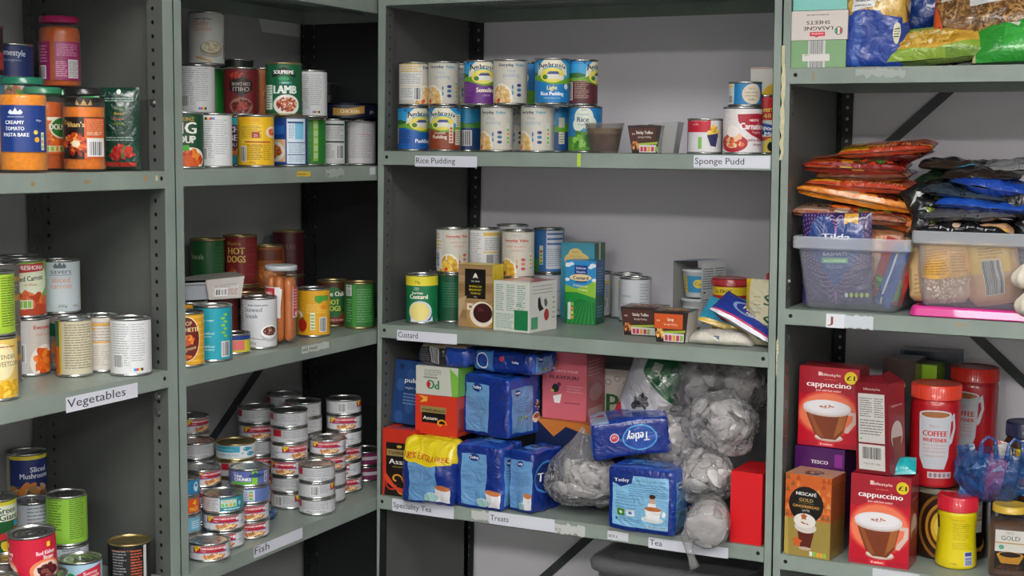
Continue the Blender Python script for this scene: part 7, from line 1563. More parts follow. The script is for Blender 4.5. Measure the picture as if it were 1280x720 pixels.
p = ony(1238, .05, 50); pouch('clear bag of wholewheat pasta with white label, lying on top', (ony(1240, .05, 50).x, .055, ony(1240, .05, 43).z), (.22, .15, .06), (-28, -3, 0), brown, brown, amp=.004, seed=45, name='pasta_bag', cat='pasta bag', ex=.4)
def darkp(a): W0, H = a.w, a.h; a.R(0, 0, W0, H, '#4f4030'); a.F(W0*.5, H*.5, W0*.5, H*.5, ['#6f5a3c', '#3c3228', '#8a744c'], 160, 9, el=2.4); a.R(W0*.5, H*.4, W0*.66, H*.7, '#8f8c84')
p = ony(1170, .08, 70); pouch('dark clear pasta bag squeezed under the others', (p.x, .09, z+.008), (.19, .085, .045), (-38, -4, 0), darkp, darkp, rest=z, amp=.004, seed=47, name='pasta_bag', cat='pasta bag')
def penneg(a):
    W0, H = a.w, a.h; a.R(0, 0, W0, H, '#8fae3c'); a.P([(W0*.02, H*.2), (W0*.5, H*.1), (W0*.95, H*.34), (W0*.92, H*.66), (W0*.4, H*.72), (W0*.04, H*.6)], '#d8aa3c'); a.F(W0*.4, H*.42, W0*.36, H*.26, ['#e0b448', '#eac468', '#c9962c', '#efe0b0'], 120, 8, el=2.6); a.P([(W0*.5, H*.66), (W0*.92, H*.84), (W0*.94, H), (W0*.6, H*.96)], '#26332a'); a.R(W0*.6, 0, W0*.95, H*.1, '#6f9430'); a.L(W0*.56, H*.7, W0*.9, H*.9, 2, '#c9d0c0')
p = ony(1170, .03, 83); pouch('light green bag of penne pasta lying at the front', (ony(1170, .022, 82).x, .022, z+.006), (.185, .082, .052), (-48, -3, 1), penneg, penneg, rest=z, amp=.004, seed=49, name='pasta_bag', cat='pasta bag', ex=.45)
def brightg(a): W0, H = a.w, a.h; a.R(0, 0, W0, H, '#2f9a34'); a.R(0, 0, W0*.04, H, '#d6cf9a'); a.R(W0*.35, H*.1, W0, H*.68, '#3fae44'); a.L(W0*.06, H*.12, W0*.32, H*.3, 4, '#1f7a28', t=.3); a.T('Fusilli', W0*.7, H*.14, 7, '#2a8a30', w=30); a.P([(0, H*.8), (W0*.4, H*.7), (W0*.5, H*.6), (W0*.52, H*.7)], '#e6efe0')
p = ony(1262, .03, 79); pouch('bright green pasta bag at the right edge', (ony(1272, .022, 80).x, .022, z+.006), (.165, .10, .055), (-34, -2, -3), brightg, brightg, rest=z, amp=.003, seed=51, name='pasta_bag', cat='pasta bag', ex=.4)

# ================================================================ D2 tubs of rice and pulses
z = Z['d2']
def tub(label, xL, xR, y0, depth, zt, z0, taper=.012, rz=0, name='storage_tub'):
    """straight sided frosted tub with a turned out rim"""
    w_ = (xR-xL)/2; h = zt-z0; t = thing(name, label, 'tub', ((xL+xR)/2, y0, z0+.0007), math.radians(rz)); m = MB(); th = .0022
    def rr2(hw, d0, d1, r_=.012, n=5): return rr(hw, d0, d1, r_, n)
    n = 24; tp = taper
    outer = [(w_-.02-tp, tp*.6+.012, depth-tp-.01, 0), (w_-.014-tp, tp*.6+.005, depth-tp-.004, .006), (w_-.010, .004, depth-.004, h-.026)]
    inner = [(w_-.012, .006, depth-.006, h-.026), (w_-.016-tp, tp*.6+.007, depth-tp-.006, .008), (w_-.022-tp, tp*.6+.014, depth-tp-.012, .0025)]
    vs = []; fs = []
    for q in outer+inner: vs += [(x, y, q[3]) for x, y in rr2(q[0], q[1], q[2])]
    for i in range(2): fs += [(i*n+k, i*n+(k+1) % n, (i+1)*n+(k+1) % n, (i+1)*n+k) for k in range(n)]
    for i in range(3, 5): fs += [(i*n+k, i*n+(k+1) % n, (i+1)*n+(k+1) % n, (i+1)*n+k) for k in range(n)]
    fs += [tuple(range(n))[::-1]]
    m.add(vs, fs, smooth=True); m.build('tub_body', M['tub'], t)
    m = MB(); rg = [(w_-.0115, .0045, depth-.0045, h-.028), (w_-.001, -.006, depth+.006, h-.024), (w_, -.007, depth+.007, h-.022), (w_, -.007, depth+.007, h-.003), (w_-.002, -.005, depth+.005, h), (w_-.012, .006, depth-.006, h-.001)]
    vs = []; fs = []
    for q in rg: vs += [(x, y, q[3]) for x, y in rr2(q[0], q[1], q[2])]
    for i in range(len(rg)-1): fs += [(i*n+k, i*n+(k+1) % n, (i+1)*n+(k+1) % n, (i+1)*n+k) for k in range(n)]
    m.add(vs, fs, smooth=False); m.build('rim', M['tubrim'], t); return t
zr = ony(1060, .0, 298).z
xa, xb = ony(986, .005, 340).x, ony(1138, .005, 340).x
tub('frosted plastic tub holding the purple rice packet and sachets', xa+.004, xb-.002, .012, .30, zr, z, rz=0)
xc, xd = ony(1137, .005, 340).x, ony(1137, .005, 340).x+.30
m = MB(); zl = .020
t = thing('tub_lid', 'bright pink plastic lid under the right hand tub', 'lid', ((xc+xd)/2, .004, z+.0007), 0)
rg = [(.145, .0, .31, 0), (.149, -.003, .314, .002), (.146, .0, .31, zl-.004), (.143, .003, .307, zl), (.138, .008, .30, zl), (.136, .010, .298, zl-.006)]
vs = []; fs = []; n = 24
for q in rg: vs += [(x, y, q[3]) for x, y in rr(q[0], q[1], q[2], .014, 5)]
for i in range(len(rg)-1): fs += [(i*n+k, i*n+(k+1) % n, (i+1)*n+(k+1) % n, (i+1)*n+k) for k in range(n)]
m.add(vs, fs+[tuple(range((len(rg)-1)*n, len(rg)*n))]); m.build('lid_tray', cmat('#d62f8f', .35, 0, .3), t, bevel=.0008)
tub('frosted plastic tub of pulses standing on the pink lid', xc, xd, .010, .28, ony(1210, .0, 291).z, z+zl-.004, taper=.008)
def rice(a):
    W0, H = a.w, a.h; a.R(0, 0, W0, H, '#2f1d58'); hx, hy = W0*.5, H*.62
    pts = []
    for k in range(40): t0 = 2*PI*k/40; pts.append((hx+W0*.40*math.sin(t0)**3, hy+H*.030*(13*math.cos(t0)-5*math.cos(2*t0)-2*math.cos(3*t0)-math.cos(4*t0))))
    a.P(pts[::-1], '#1d3f86'); r = random.Random(5)
    ps = []
    for ring in range(7):
        q = 1.0+ring*.075
        for k in range(64):
            t0 = 2*PI*(k+.5*(ring % 2))/64; x, y = hx+W0*.40*q*math.sin(t0)**3, hy+H*.030*q*(13*math.cos(t0)-5*math.cos(2*t0)-2*math.cos(3*t0)-math.cos(4*t0)); an = t0*1.5+r.uniform(-.4, .4); l = 1.8; dx, dy = l*math.cos(an), l*math.sin(an)
            ps.append([(x-dx+dy*.25, y-dy-dx*.25), (x+dx+dy*.25, y+dy-dx*.25), (x+dx-dy*.25, y+dy+dx*.25), (x-dx-dy*.25, y-dy+dx*.25)])
    a._put([p if ((p[1][0]-p[0][0])*(p[2][1]-p[0][1])-(p[2][0]-p[0][0])*(p[1][1]-p[0][1])) > 0 else p[::-1] for p in ps], '#b684c4')
    ps = []
    for k in range(150): x, y = r.uniform(4, W0-4), r.uniform(3, H*.34); ps.append([(x, y), (x+2.2, y+.8), (x+2, y+1.5), (x-.2, y+.7)])
    a._put(ps, '#9a6ab0')
    a.P([(W0*.62, H*.99), (W0*.82, H*.99), (W0*.82, H*.87), (W0*.72, H*.90), (W0*.62, H*.87)], '#d8a32c'); a.T('CLASSICS', W0*.72, H*.94, 2.8, '#3a2a10', w=W0*.17); a.T('Tilda', W0*.5, H*.70, 13, '#e6e6ee', w=W0*.42, bold=.8); a.L(W0*.3, H*.665, W0*.7, H*.68, 1, '#a8a8c8')
    a.T('BROWN', W0*.48, H*.59, 6.5, '#c9cbe0', w=W0*.30); a.T('BASMATI', W0*.49, H*.53, 6.5, '#c9cbe0', w=W0*.34); a.R(W0*.30, H*.45, W0*.68, H*.505, '#5fae6a'); a.T('WHOLEGRAIN', W0*.49, H*.462, 4.4, '#e0efe0', w=W0*.32, bold=.2); a.L(W0*.36, H*.39, W0*.62, H*.43, 2, '#8a92b8', t=.4)
    for i, c in enumerate(('#c9d2dc', '#a8c83c', '#a8c83c', '#a8c83c', '#a8c83c')): a.E(W0*(.66+.072*i), H*.10, 3.6, 5, c, n=12)
    a.T('250g', W0*.14, H*.05, 3, '#9a8ab8', w=9)
p = ony(1040, .035, 385); pouch('purple and blue rice packet with heart standing in the tub', (ony(1043, .030, 340).x+.004, .040, z+.012), (.138, .182, .026), (-3, -2, 1), rice, amp=.002, seed=53, name='rice_packet', cat='rice packet', ex=.5)
def sach(c1, c2, c3, txt='', food=None):
    def f(a):
        W0, H = a.w, a.h; a.R(0, 0, W0, H, c1); a.P([(0, 0), (W0*.34, 0), (W0*.26, H), (0, H)], c2); a.R(W0*.38, 0, W0*.50, H*.9, c3)
        a.P([(0, H*.10), (W0*.7, H*.16), (W0, H*.10), (W0, H*.14), (W0*.6, H*.21), (0, H*.14)], c2)
        if food: a.F(W0*.72, H*.22, W0*.24, H*.20, list(food), 60, 11, seed=int(W0)); a.F(W0*.2, H*.3, W0*.14, H*.14, list(food), 16, 9)
        a.L(W0*.05, H*.06, W0*.34, H*.28, 5, '#3a1a12', t=.3)
        if txt: a.T(txt, W0*.68, H*.05, 8, '#e6c8a4', w=W0*.5); a.T(txt, W0*.62, H*.3, 9, '#e6c8a4', w=W0*.4)
        a.R(0, 0, W0, H*.03, c1)
    return f
RF = ('#c42c24', '#3f8a34', '#e0442c', '#8f1a18')
# sachets of flavoured rice lying in a pile, edge towards the viewer: label, centre px, py of the edge, length px, thickness, colours, yaw, roll
SACH = [
 ('white and brown printed sachet at the bottom left of the pile', 1058, 272, 138, .022, '#9a5a44', '#c9a894', '#cfcfb8', '', ('#5a2420', '#c4502c', '#3f9a44'), 0, 4, .05),
 ('orange rice sachet curving down beside the purple packet', 1095, 274, 120, .024, '#d8641f', '#d8641f', '#7a2a18', '', ('#e08a2c', '#b8401c'), -6, 12, .075),
 ('long golden orange sachet sloping down to the right', 1072, 250, 150, .026, '#df8420', '#d8701c', '#c8b08a', '', ('#6a2018', '#4f1612'), 4, 9, .07),
 ('yellow to red stir in sachet with white writing', 1070, 234, 128, .022, '#b83a1c', '#e0a41c', '#d8641f', 'to stir in', None, -3, 3, .08),
 ('brown and cream sachet in the middle of the pile', 1075, 222, 110, .018, '#6f3a24', '#d88a2c', '#b8a078', '', ('#8a4a34', '#5a2a1c'), 0, 0, .09),
 ('orange chilli rice sachet with yellow square', 1065, 211, 122, .024, '#8a1f18', '#d8561a', '#e0b42c', '', RF, 3, 2, .085),
 ('dark red chilli sachet near the top of the pile', 1088, 198, 118, .016, '#5f1614', '#8a6a54', '#3a1a14', '', ('#c43a24', '#8f241c', '#d8602c'), -4, -2, .11),
 ('yellow and red sachet on top of the pile', 1105, 190, 112, .020, '#b03a1c', '#d8a41c', '#c8561c', 'rice time', ('#d8641f', '#8a2418'), 4, -4, .10),
 ('crimson foil sachet sticking out at the right of the pile', 1145, 196, 50, .014, '#8a1420', '#3f0a14', '#a81c2c', '', None, 20, -30, .14),
]
for lb, px, py, ln, th, c1, c2, c3, tx, fd, yaw, roll, y in SACH:
    p = ony(px, y, py); pouch(lb, (p.x, p.y, p.z), (ln/1770*2.95, .125, th*1.2), (-84, roll, yaw), sach(c1, c2, c3, tx, fd), sach(c1, c2, c3, tx, fd), amp=.003, seed=px, name='rice_sachet', cat='sachet', group='rice sachets piled in the tub', ex=.36, bend=0)
# sachets inside the tub seen through its side
p = ony(1118, .05, 345); pouch('red and green sachet standing in the tub beside the rice packet', (p.x-.022, .075, z+.02), (.070, .125, .02), (0, 16, -8), sach('#c4281f', '#b8241c', '#4f9a34', '', ('#7cb844', '#3f8a34')), amp=.003, seed=61, name='rice_sachet', cat='sachet', group='sachets standing in the tub')
p = ony(1112, .06, 360); pouch('blue sachet standing in the tub corner', (p.x-.012, .05, z+.012), (.035, .13, .018), (0, 20, -20), sach('#1f4f9c', '#2a62b0', '#dfe2e6'), amp=.003, seed=63, name='rice_sachet', cat='sachet', group='sachets standing in the tub')
p = ony(1100, .09, 330); pouch('salmon coloured packet in the tub behind the rice packet', (p.x, .10, z+.03), (.09, .13, .02), (0, 0, 0), sach('#d8946a', '#cf8a64', '#e6b890'), amp=.003, seed=65, name='rice_sachet', cat='sachet', group='sachets standing in the tub')
# pulses in the right tub
zb2 = z+zl+.004
def beans(a):
    W0, H = a.w, a.h; a.R(0, 0, W0, H, '#c9ab94'); a.F(W0*.5, H*.5, W0*.5, H*.5, ['#dcc4ae', '#b8957c', '#e6d4c2', '#a8866c'], 700, 4, el=1.2); a.R(0, H*.34, W0, H*.78, '#d8a44c'); a.L(W0*.08, H*.38, W0*.6, H*.72, 10, '#a8762c', t=.4); a.L(W0*.66, H*.4, W0*.94, H*.7, 8, '#a8762c', t=.4)
softpack('clear bag of round beans with an orange label in the tub', (ony(1183, .03, 375).x, .028, zb2), (.088, .055, .150), 3, {'front': beans, 'right': beans}, base='#c9ab94', seed=71, amp=.004, bulge=.006, r=.018, name='bean_bag', cat='bean bag', tilt=(0, -5), mat='film')
def lentil(a): W0, H = a.w, a.h; a.R(0, 0, W0, H, '#c89a70'); a.R(0, H*.42, W0, H, '#d8b04c'); a.L(W0*.1, H*.8, W0*.9, H*.95, 4, '#a87c2c', t=.4); a.L(W0*.3, H*.6, W0*.8, H*.76, 4, '#a87c2c', t=.4); a.BC(W0*.36, H*.14, W0*.72, H*.58, bg='#d8d4cc')
softpack('yellow labelled bag of lentils with a large barcode in the tub', (ony(1244, .03, 375).x, .030, zb2+.002), (.090, .055, .150), -2, {'front': lentil}, base='#c89a70', seed=73, amp=.004, bulge=.006, r=.018, name='bean_bag', cat='bean bag', tilt=(0, -9), mat='film')
def couscous(a): W0, H = a.w, a.h; a.R(0, 0, W0, H, '#c8a674'); a.R(W0*.1, H*.1, W0*.9, H*.4, '#d2b080'); a.L(W0*.2, H*.12, W0*.8, H*.38, 5, '#b08c58', t=.4)
softpack('beige bag folded in the left corner of the pulses tub', (ony(1156, .05, 375).x, .05, zb2), (.062, .055, .15), 0, {'front': couscous}, base='#c8a674', seed=75, amp=.007, bulge=.004, r=.014, name='bean_bag', cat='bean bag', tilt=(0, -4), mat='film')
def darkb(a): a.R(0, 0, a.w, a.h, '#3a3238'); a.BC(a.w*.1, a.h*.6, a.w*.5, a.h*.85, bg='#b8b4b4')
softpack('dark packet with a barcode at the right of the pulses tub', (ony(1268, .07, 375).x, .07, zb2), (.06, .05, .14), 0, {'front': darkb}, base='#3a3238', seed=77, amp=.006, bulge=.004, r=.012, name='bean_bag', cat='bean bag')
# noodle packets heaped above the right tub
def nd(c1, c2, c3='#b8b8b8', txt=''):
    def f(a):
        W0, H = a.w, a.h; a.R(0, 0, W0, H, c1); r = random.Random(int(W0*7+H)); a.P([(0, H*.2), (W0*.5, H*.45), (W0, H*.3), (W0, H*.0), (0, 0)], c2); a.P([(W0*.1, H*.6), (W0*.6, H*.8), (W0*.9, H*.7), (W0*.5, H*.66)], c3)
        if txt: a.T(txt, W0*.5, H*.08, 8, '#c9c9cf', w=W0*.6, bold=.3)
    return f
ND = [
 ('black and silver noodle packet hanging over the tub rim', 1200, 296, 130, .034, '#141416', '#1c1c20', '#c9842c', 'CHICKEN', 0, 0, .0, .13),
 ('grey black noodle packet second from the bottom', 1208, 272, 110, .024, '#1a1a1c', '#55555a', '#2a2a2c', '', 3, -2, .02, .12),
 ('blue noodle packet with a white stripe', 1228, 260, 112, .026, '#1a3f9c', '#1f4fb0', '#c9ccd8', '', -2, 3, .03, .12),
 ('black and pale blue noodle packet in the middle', 1205, 246, 100, .022, '#151518', '#33404c', '#8aa0b4', '', 8, 6, .04, .11),
 ('blue noodle packet near the top of the heap', 1240, 236, 100, .026, '#18399a', '#1c46a8', '#a8482c', '', 4, 10, .05, .11),
 ('gold brown packet in the middle of the heap', 1188, 240, 70, .024, '#6a4414', '#8a5a1a', '#3a2a14', '', 0, 0, .08, .11),
 ('dark green packet with a barcode at the left of the heap', 1180, 226, 76, .026, '#1c3a20', '#15281a', '#b8b8b4', '', -8, 0, .09, .11),
 ('black packet with a colour test strip', 1225, 222, 92, .020, '#17171a', '#2a1f1c', '#4fa0c8', '', 3, 0, .06, .11),
 ('dark packet at the top of the noodle heap', 1200, 212, 100, .018, '#1f1c1c', '#3a2a22', '#333333', '', 6, 4, .12, .11),
 ('silver grey packet at the top right of the heap', 1262, 214, 84, .026, '#6a6a6c', '#8a8a8c', '#2a2a2c', '', -6, -4, .10, .11),
 ('black packet at the right edge of the heap', 1275, 258, 60, .06, '#101012', '#1a1a1c', '#2a2a2c', '', 0, 0, .05, .10),
]
for lb, px, py, ln, th, c1, c2, c3, tx, yaw, roll, y, dp in ND:
    p = ony(px, y+.01, py); pouch(lb, (p.x, p.y, p.z), (ln/1770*2.85, dp, th*1.05), (-82, roll, yaw), nd(c1, c2, c3, tx), nd(c1, c2, c3, tx), amp=.009, seed=px+3, name='noodle_packet', cat='noodle packet', group='noodle packets heaped above the tub', ex=.5, freq=26)
for lb, px, py, y, sz, rt, cc, s in (
 ('curved black and green packet draped at the left of the heap', 1165, 285, .055, (.05, .095, .03), (-20, -28, 10), ('#17191a', '#6a7a1c', '#b8b8b4'), 3),
 ('olive packet behind the curved black one', 1178, 270, .09, (.05, .085, .026), (-24, -30, 0), ('#4a4a14', '#6a6a1c', '#2a2a1c'), 5),
 ('small crumpled black and white packet beside the tub rim', 1152, 292, .05, (.045, .07, .03), (-10, 10, 20), ('#1c1c1e', '#2a2a2c', '#a8a8aa'), 7)):
    p = ony(px, y, py); pouch(lb, (p.x, p.y, p.z), sz, rt, nd(*cc), nd(*cc), amp=.006, seed=s, name='noodle_packet', cat='noodle packet', group='packets draped beside the heap', freq=26)
# garlic bulbs in clear film at the right edge
for i, (px, py, y) in enumerate(((1279, 348, -.008), (1283, 382, -.006))):
    c = ony(px, y, py); t = thing('garlic_bulb', ('upper' if i == 0 else 'lower')+' white bulb in clear film at the right edge', 'garlic', (c.x, c.y, c.z-.022), 0, None); bm = bmesh.new(); bmesh.ops.create_icosphere(bm, subdivisions=4, radius=1)
    for v in bm.verts: a0 = math.atan2(v.co.y, v.co.x); k = 1+.06*math.cos(a0*7); q = max(0, v.co.z-.6); v.co = Vector((v.co.x*.022*k*(1-q*1.2), v.co.y*.022*k*(1-q*1.2), v.co.z*.019+.022+q*.02))
    me = bpy.data.meshes.new('bulb'); bm.to_mesh(me); bm.free(); me.materials.append(plain('garlic_skin', '#d9d0c0', .6, var=.1, vscale=50)); me.polygons.foreach_set('use_smooth', [True]*len(me.polygons)); link('bulb', me, t)

# ================================================================ D3 coffee
z = Z['d3']
def cap(a, wdt=1):
    W0, H = a.w, a.h; a.R(0, 0, W0, H, '#c3122a'); a.P([(W0*.0, H*.66), (W0*.5, H*.60), (W0, H*.70), (W0, H), (0, H)], '#a51c2c')
    for k in range(5): a.E(W0*.5, H*.42, W0*(.55-.02*k), H*(.30-.012*k), ('#cf2a30', '#d83a34', '#e05040', '#e8684c', '#ee7c58')[k])
    a.R(0, 0, W0, H*.06, '#b3122a'); a.R(W0*.32, H*.895, W0*.38, H*.94, '#e8c8c0'); a.T('lifestyle', W0*.54, H*.895, 5.5, '#f0dcd4', w=W0*.30, bold=.15); a.L(W0*.42, H*.845, W0*.64, H*.855, 1, '#e06a5a', t=.8)
    a.T('cappuccino', W0*.50, H*.755, 11, '#f6f0ee', w=W0*.74, bold=.5); a.T('just add hot water', W0*.5, H*.70, 4.4, '#f2d8d2', w=W0*.42, bold=.15); a.E(W0*.86, H*.89, W0*.105, W0*.105, '#ddc424'); a.T('£1', W0*.86, H*.862, 9.5, '#2a2410', w=W0*.13, bold=.6)
    # cup on a saucer
    a.E(W0*.52, H*.12, W0*.24, H*.05, '#c9a090'); a.E(W0*.52, H*.13, W0*.22, H*.045, '#d8d0cc'); a.P([(W0*.80, H*.46), (W0*.98, H*.46), (W0*.98, H*.34), (W0*.84, H*.20), (W0*.78, H*.20), (W0*.80, H*.26), (W0*.90, H*.34), (W0*.92, H*.42), (W0*.80, H*.42)], '#d9bfb4')
    a.P([(W0*.10, H*.50), (W0*.16, H*.36), (W0*.28, H*.16), (W0*.40, H*.10), (W0*.64, H*.10), (W0*.76, H*.20), (W0*.86, H*.50)], '#7c3a1c'); a.P([(W0*.14, H*.44), (W0*.34, H*.13), (W0*.44, H*.12), (W0*.3, H*.3), (W0*.22, H*.44)], '#96532a'); a.P([(W0*.60, H*.12), (W0*.76, H*.24), (W0*.82, H*.44), (W0*.70, H*.44)], '#a8622f')
    a.E(W0*.48, H*.47, W0*.40, H*.085, '#cfbcb6'); a.E(W0*.48, H*.50, W0*.40, H*.095, '#ded8dc'); a.E(W0*.48, H*.51, W0*.35, H*.078, '#e8e4e8'); a.F(W0*.47, H*.51, W0*.14, H*.03, ['#b06a50', '#c88a70'], 26, 2.6)
    a.R(W0*.34, H*.01, W0*.62, H*.062, '#d8303c'); a.T('8 sachets', W0*.48, H*.024, 4, '#f6e8e6', w=W0*.2, bold=.2); return a
def capside(a): W0, H = a.w, a.h; a.R(0, 0, W0, H, '#8a1424'); a.T('cappuccino', W0*.5, H*.74, 5, '#e0c8c4', w=W0*.7); a.E(W0*.5, H*.42, W0*.36, H*.16, '#c9b8b4'); a.P([(W0*.2, H*.4), (W0*.8, H*.4), (W0*.64, H*.14), (W0*.36, H*.14)], '#7c3a1c')
def capback(a):
    W0, H = a.w, a.h; a.R(0, 0, W0, H, '#7c1824'); a.T('lifestyle', W0*.5, H*.92, 4.5, '#e0c8c0', w=W0*.5); a.R(W0*.08, H*.34, W0*.88, H*.88, '#d0ccc8'); a.L(W0*.12, H*.62, W0*.5, H*.84, 9, '#6f6c6a', t=.35); a.L(W0*.56, H*.62, W0*.84, H*.84, 9, '#6f6c6a', t=.35); a.L(W0*.12, H*.42, W0*.84, H*.60, 6, '#6f6c6a', t=.35, seed=4); a.E(W0*.16, H*.38, 2, 2, '#5fae3c'); a.R(W0*.08, H*.04, W0*.88, H*.32, '#d6d2ce'); a.BC(W0*.2, H*.16, W0*.76, H*.29, bg='#d6d2ce'); a.T('112g e (8 x 14g)', W0*.48, H*.10, 3.4, '#3a3634', w=W0*.5)
p = onz(1096, 706, z)
HC = ony(1096, p.y, 594).z-z
carton('red cappuccino carton with £1 circle standing at the front', (p.x+.004, .012, z), (.118, .075, HC), -1, {'front': cap, 'right': capside, 'left': lambda a: a.R(0, 0, a.w, a.h, '#8a1022'), 'top': lambda a: a.R(0, 0, a.w, a.h, '#8a1022')}, '#a5142a', 'coffee_carton')
def ginger(a):
    W0, H = a.w, a.h; a.R(0, 0, W0, H, '#a08a44'); a.R(0, H*.46, W0, H, '#cf6228')
    r = random.Random(8)
    for i in range(9):
        for j in range(7):
            if r.random() < .6: a.P([(W0*i/9, H*(.48+j*.075)), (W0*(i+1)/9, H*(.48+j*.075)), (W0*(i+.5)/9, H*(.55+j*.075))], r.choice(('#e0803c', '#b04a1c', '#d8a060', '#8a5a2c')))
    a.E(W0*.46, H*.64, W0*.38, W0*.38, '#16120f'); a.T('NESCAFÉ', W0*.46, H*.75, 6.6, '#eceae4', w=W0*.44, bold=.4); a.T('GOLD', W0*.46, H*.675, 7, '#c8a860', w=W0*.30, bold=.2); a.R(W0*.28, H*.655, W0*.64, H*.658, '#9a8450'); a.T('GINGERBREAD', W0*.46, H*.60, 5.4, '#cf9a4c', w=W0*.58, bold=.25); a.T('LATTE', W0*.46, H*.555, 4, '#dcdcd6', w=W0*.16)
    a.P([(W0*.28, H*.34), (W0*.34, H*.12), (W0*.46, H*.09), (W0*.58, H*.12), (W0*.66, H*.34)], '#5f2418'); a.E(W0*.46, H*.10, W0*.14, H*.02, '#c9b0a0'); a.E(W0*.46, H*.36, W0*.24, H*.07, '#d9cfc8'); a.E(W0*.44, H*.44, W0*.24, H*.09, '#e8e2dc'); st = lambda cx, cy, s, c: a.P([(cx+s*math.cos(math.radians(90+36*k))*(1 if k % 2 == 0 else .6), cy+s*math.sin(math.radians(90+36*k))*(1 if k % 2 == 0 else .6)) for k in range(10)], c)
    st(W0*.42, H*.49, 8, '#b8602c'); st(W0*.28, H*.17, 12, '#d2642a'); a.F(W0*.42, H*.41, W0*.12, H*.03, ['#b8602c'], 6, 4)
    for i, c in enumerate(('#e6e6e0', '#8fbf4a', '#dfa43a', '#dfa43a', '#8fbf4a')): a.R(W0*(.56+.075*i), H*.02, W0*(.625+.075*i), H*.075, c)
    a.P([(0, 0), (W0*.1, 0), (W0*.06, H*.46), (0, H*.46)], '#b8a04c')
def gingside(a): W0, H = a.w, a.h; a.R(0, 0, W0, H, '#8a6a34'); a.R(0, H*.46, W0, H, '#a8502c'); a.L(W0*.1, H*.1, W0*.9, H*.9, 22, '#5f4424', t=.35)
def gingtop(a): W0, H = a.w, a.h; a.R(0, 0, W0, H, '#cf9a78'); a.E(W0*.5, H*.4, W0*.2, H*.28, '#2a2420'); a.F(W0*.5, H*.5, W0*.46, H*.4, ['#e0a45c', '#c87a3c'], 20, 8)
HG = ony(1010, .01, 594).z-z
carton('gingerbread latte carton with black circle by the left post', (ony(1010, .006, 640).x, .004, z), (.098, .075, HG), -8, {'front': ginger, 'right': gingside, 'top': gingtop}, '#a08a44', 'coffee_carton')
def purple(a): W0, H = a.w, a.h; a.R(0, 0, W0, H, '#4a1458'); a.T('TESCO', W0*.5, H*.38, 7, '#e6dcea', w=W0*.34, bold=.3); a.T('CAFE STYLE', W0*.5, H*.12, 4.5, '#b890c4', w=W0*.36); a.R(W0*.78, H*.40, W0*.96, H*.86, '#8a2a8c'); a.T('8', W0*.87, H*.62, 6, '#e6dcea', w=5)
hp0 = ony(1024, .07, 620).z
carton('purple coffee carton between the gingerbread and big cappuccino', (ony(1024, .085, 590).x, .085, z), (.105, .09, ony(1024, .085, 560).z-z), -3, {'front': lambda a: (a.R(0, 0, a.w, a.h, '#4a1458'), a.T('TESCO', a.w*.5, a.h*.84, 7, '#e6dcea', w=a.w*.34, bold=.3), a.T('CAFE STYLE', a.w*.5, a.h*.775, 4.5, '#b890c4', w=a.w*.36), a.R(a.w*.8, a.h*.82, a.w*.96, a.h*.95, '#8a2a8c'))}, '#4a1458', 'coffee_carton')
zu = ony(1024, .085, 560).z+.0018
carton('large cappuccino carton standing on the purple one', (ony(1035, .09, 520).x, .09, zu), (.125, .08, ony(1035, .09, 460).z-zu), -2, {'front': cap, 'right': capside}, '#9c1828', 'coffee_carton')
ht = z+HC+.002
carton('open topped cappuccino carton turned to its printed back', (ony(1090, .035, 585).x+.006, .016, ht), (.072, .064, ony(1090, .03, 478).z-ht), -17, {'front': capback, 'right': capside}, '#8a1424', 'coffee_carton', tilt=(0, -3))
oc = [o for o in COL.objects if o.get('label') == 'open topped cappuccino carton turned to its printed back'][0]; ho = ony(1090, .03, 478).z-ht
m = MB(); m.add([(-.034, .002, ho+.001), (.034, .002, ho+.001), (.034, .062, ho+.001), (-.034, .062, ho+.001)], [(0, 1, 2, 3)], 0, '#1a0c0c'); m.build('dark_top_sheet', M['print'], oc)  # flat dark sheet paints the shaded inside of the open carton
for f_ in ([(-.036, 0, ho), (.036, 0, ho), (.018, .020, ho+.016), (-.030, .022, ho+.010)], [(.036, 0, ho), (.036, .064, ho), (.012, .050, ho+.020), (.016, .012, ho+.018)]):
    m = MB(); m.add(f_+[(x, y, q-.0008) for x, y, q in f_], [(0, 1, 2, 3), (7, 6, 5, 4), (0, 4, 5, 1), (1, 5, 6, 2), (2, 6, 7, 3), (3, 7, 4, 0)], 0, '#6f1822'); m.build('flap', M['gloss'], oc)
def jarD(label, px, y, prof, lidc, lidz, lidr, key, lr, lz, body, lid_h=.03, z0=None, turn=0, name='coffee_jar', inner=0, glass='print', sauce='#3a2416', sq=0):
    p = ony(px, y, 650 if z0 is None else 560); zz = z if z0 is None else z0
    return jar(label, (p.x, y, zz), prof, inner, lidc, lidz, lidr, key, lr, lz, turn=turn, name=name, cat='jar', glass=glass, bodymat=None if glass == 'glass' else cmat(body, .3, 0, .4), lid_h=lid_h, sauce=sauce, sq=sq)
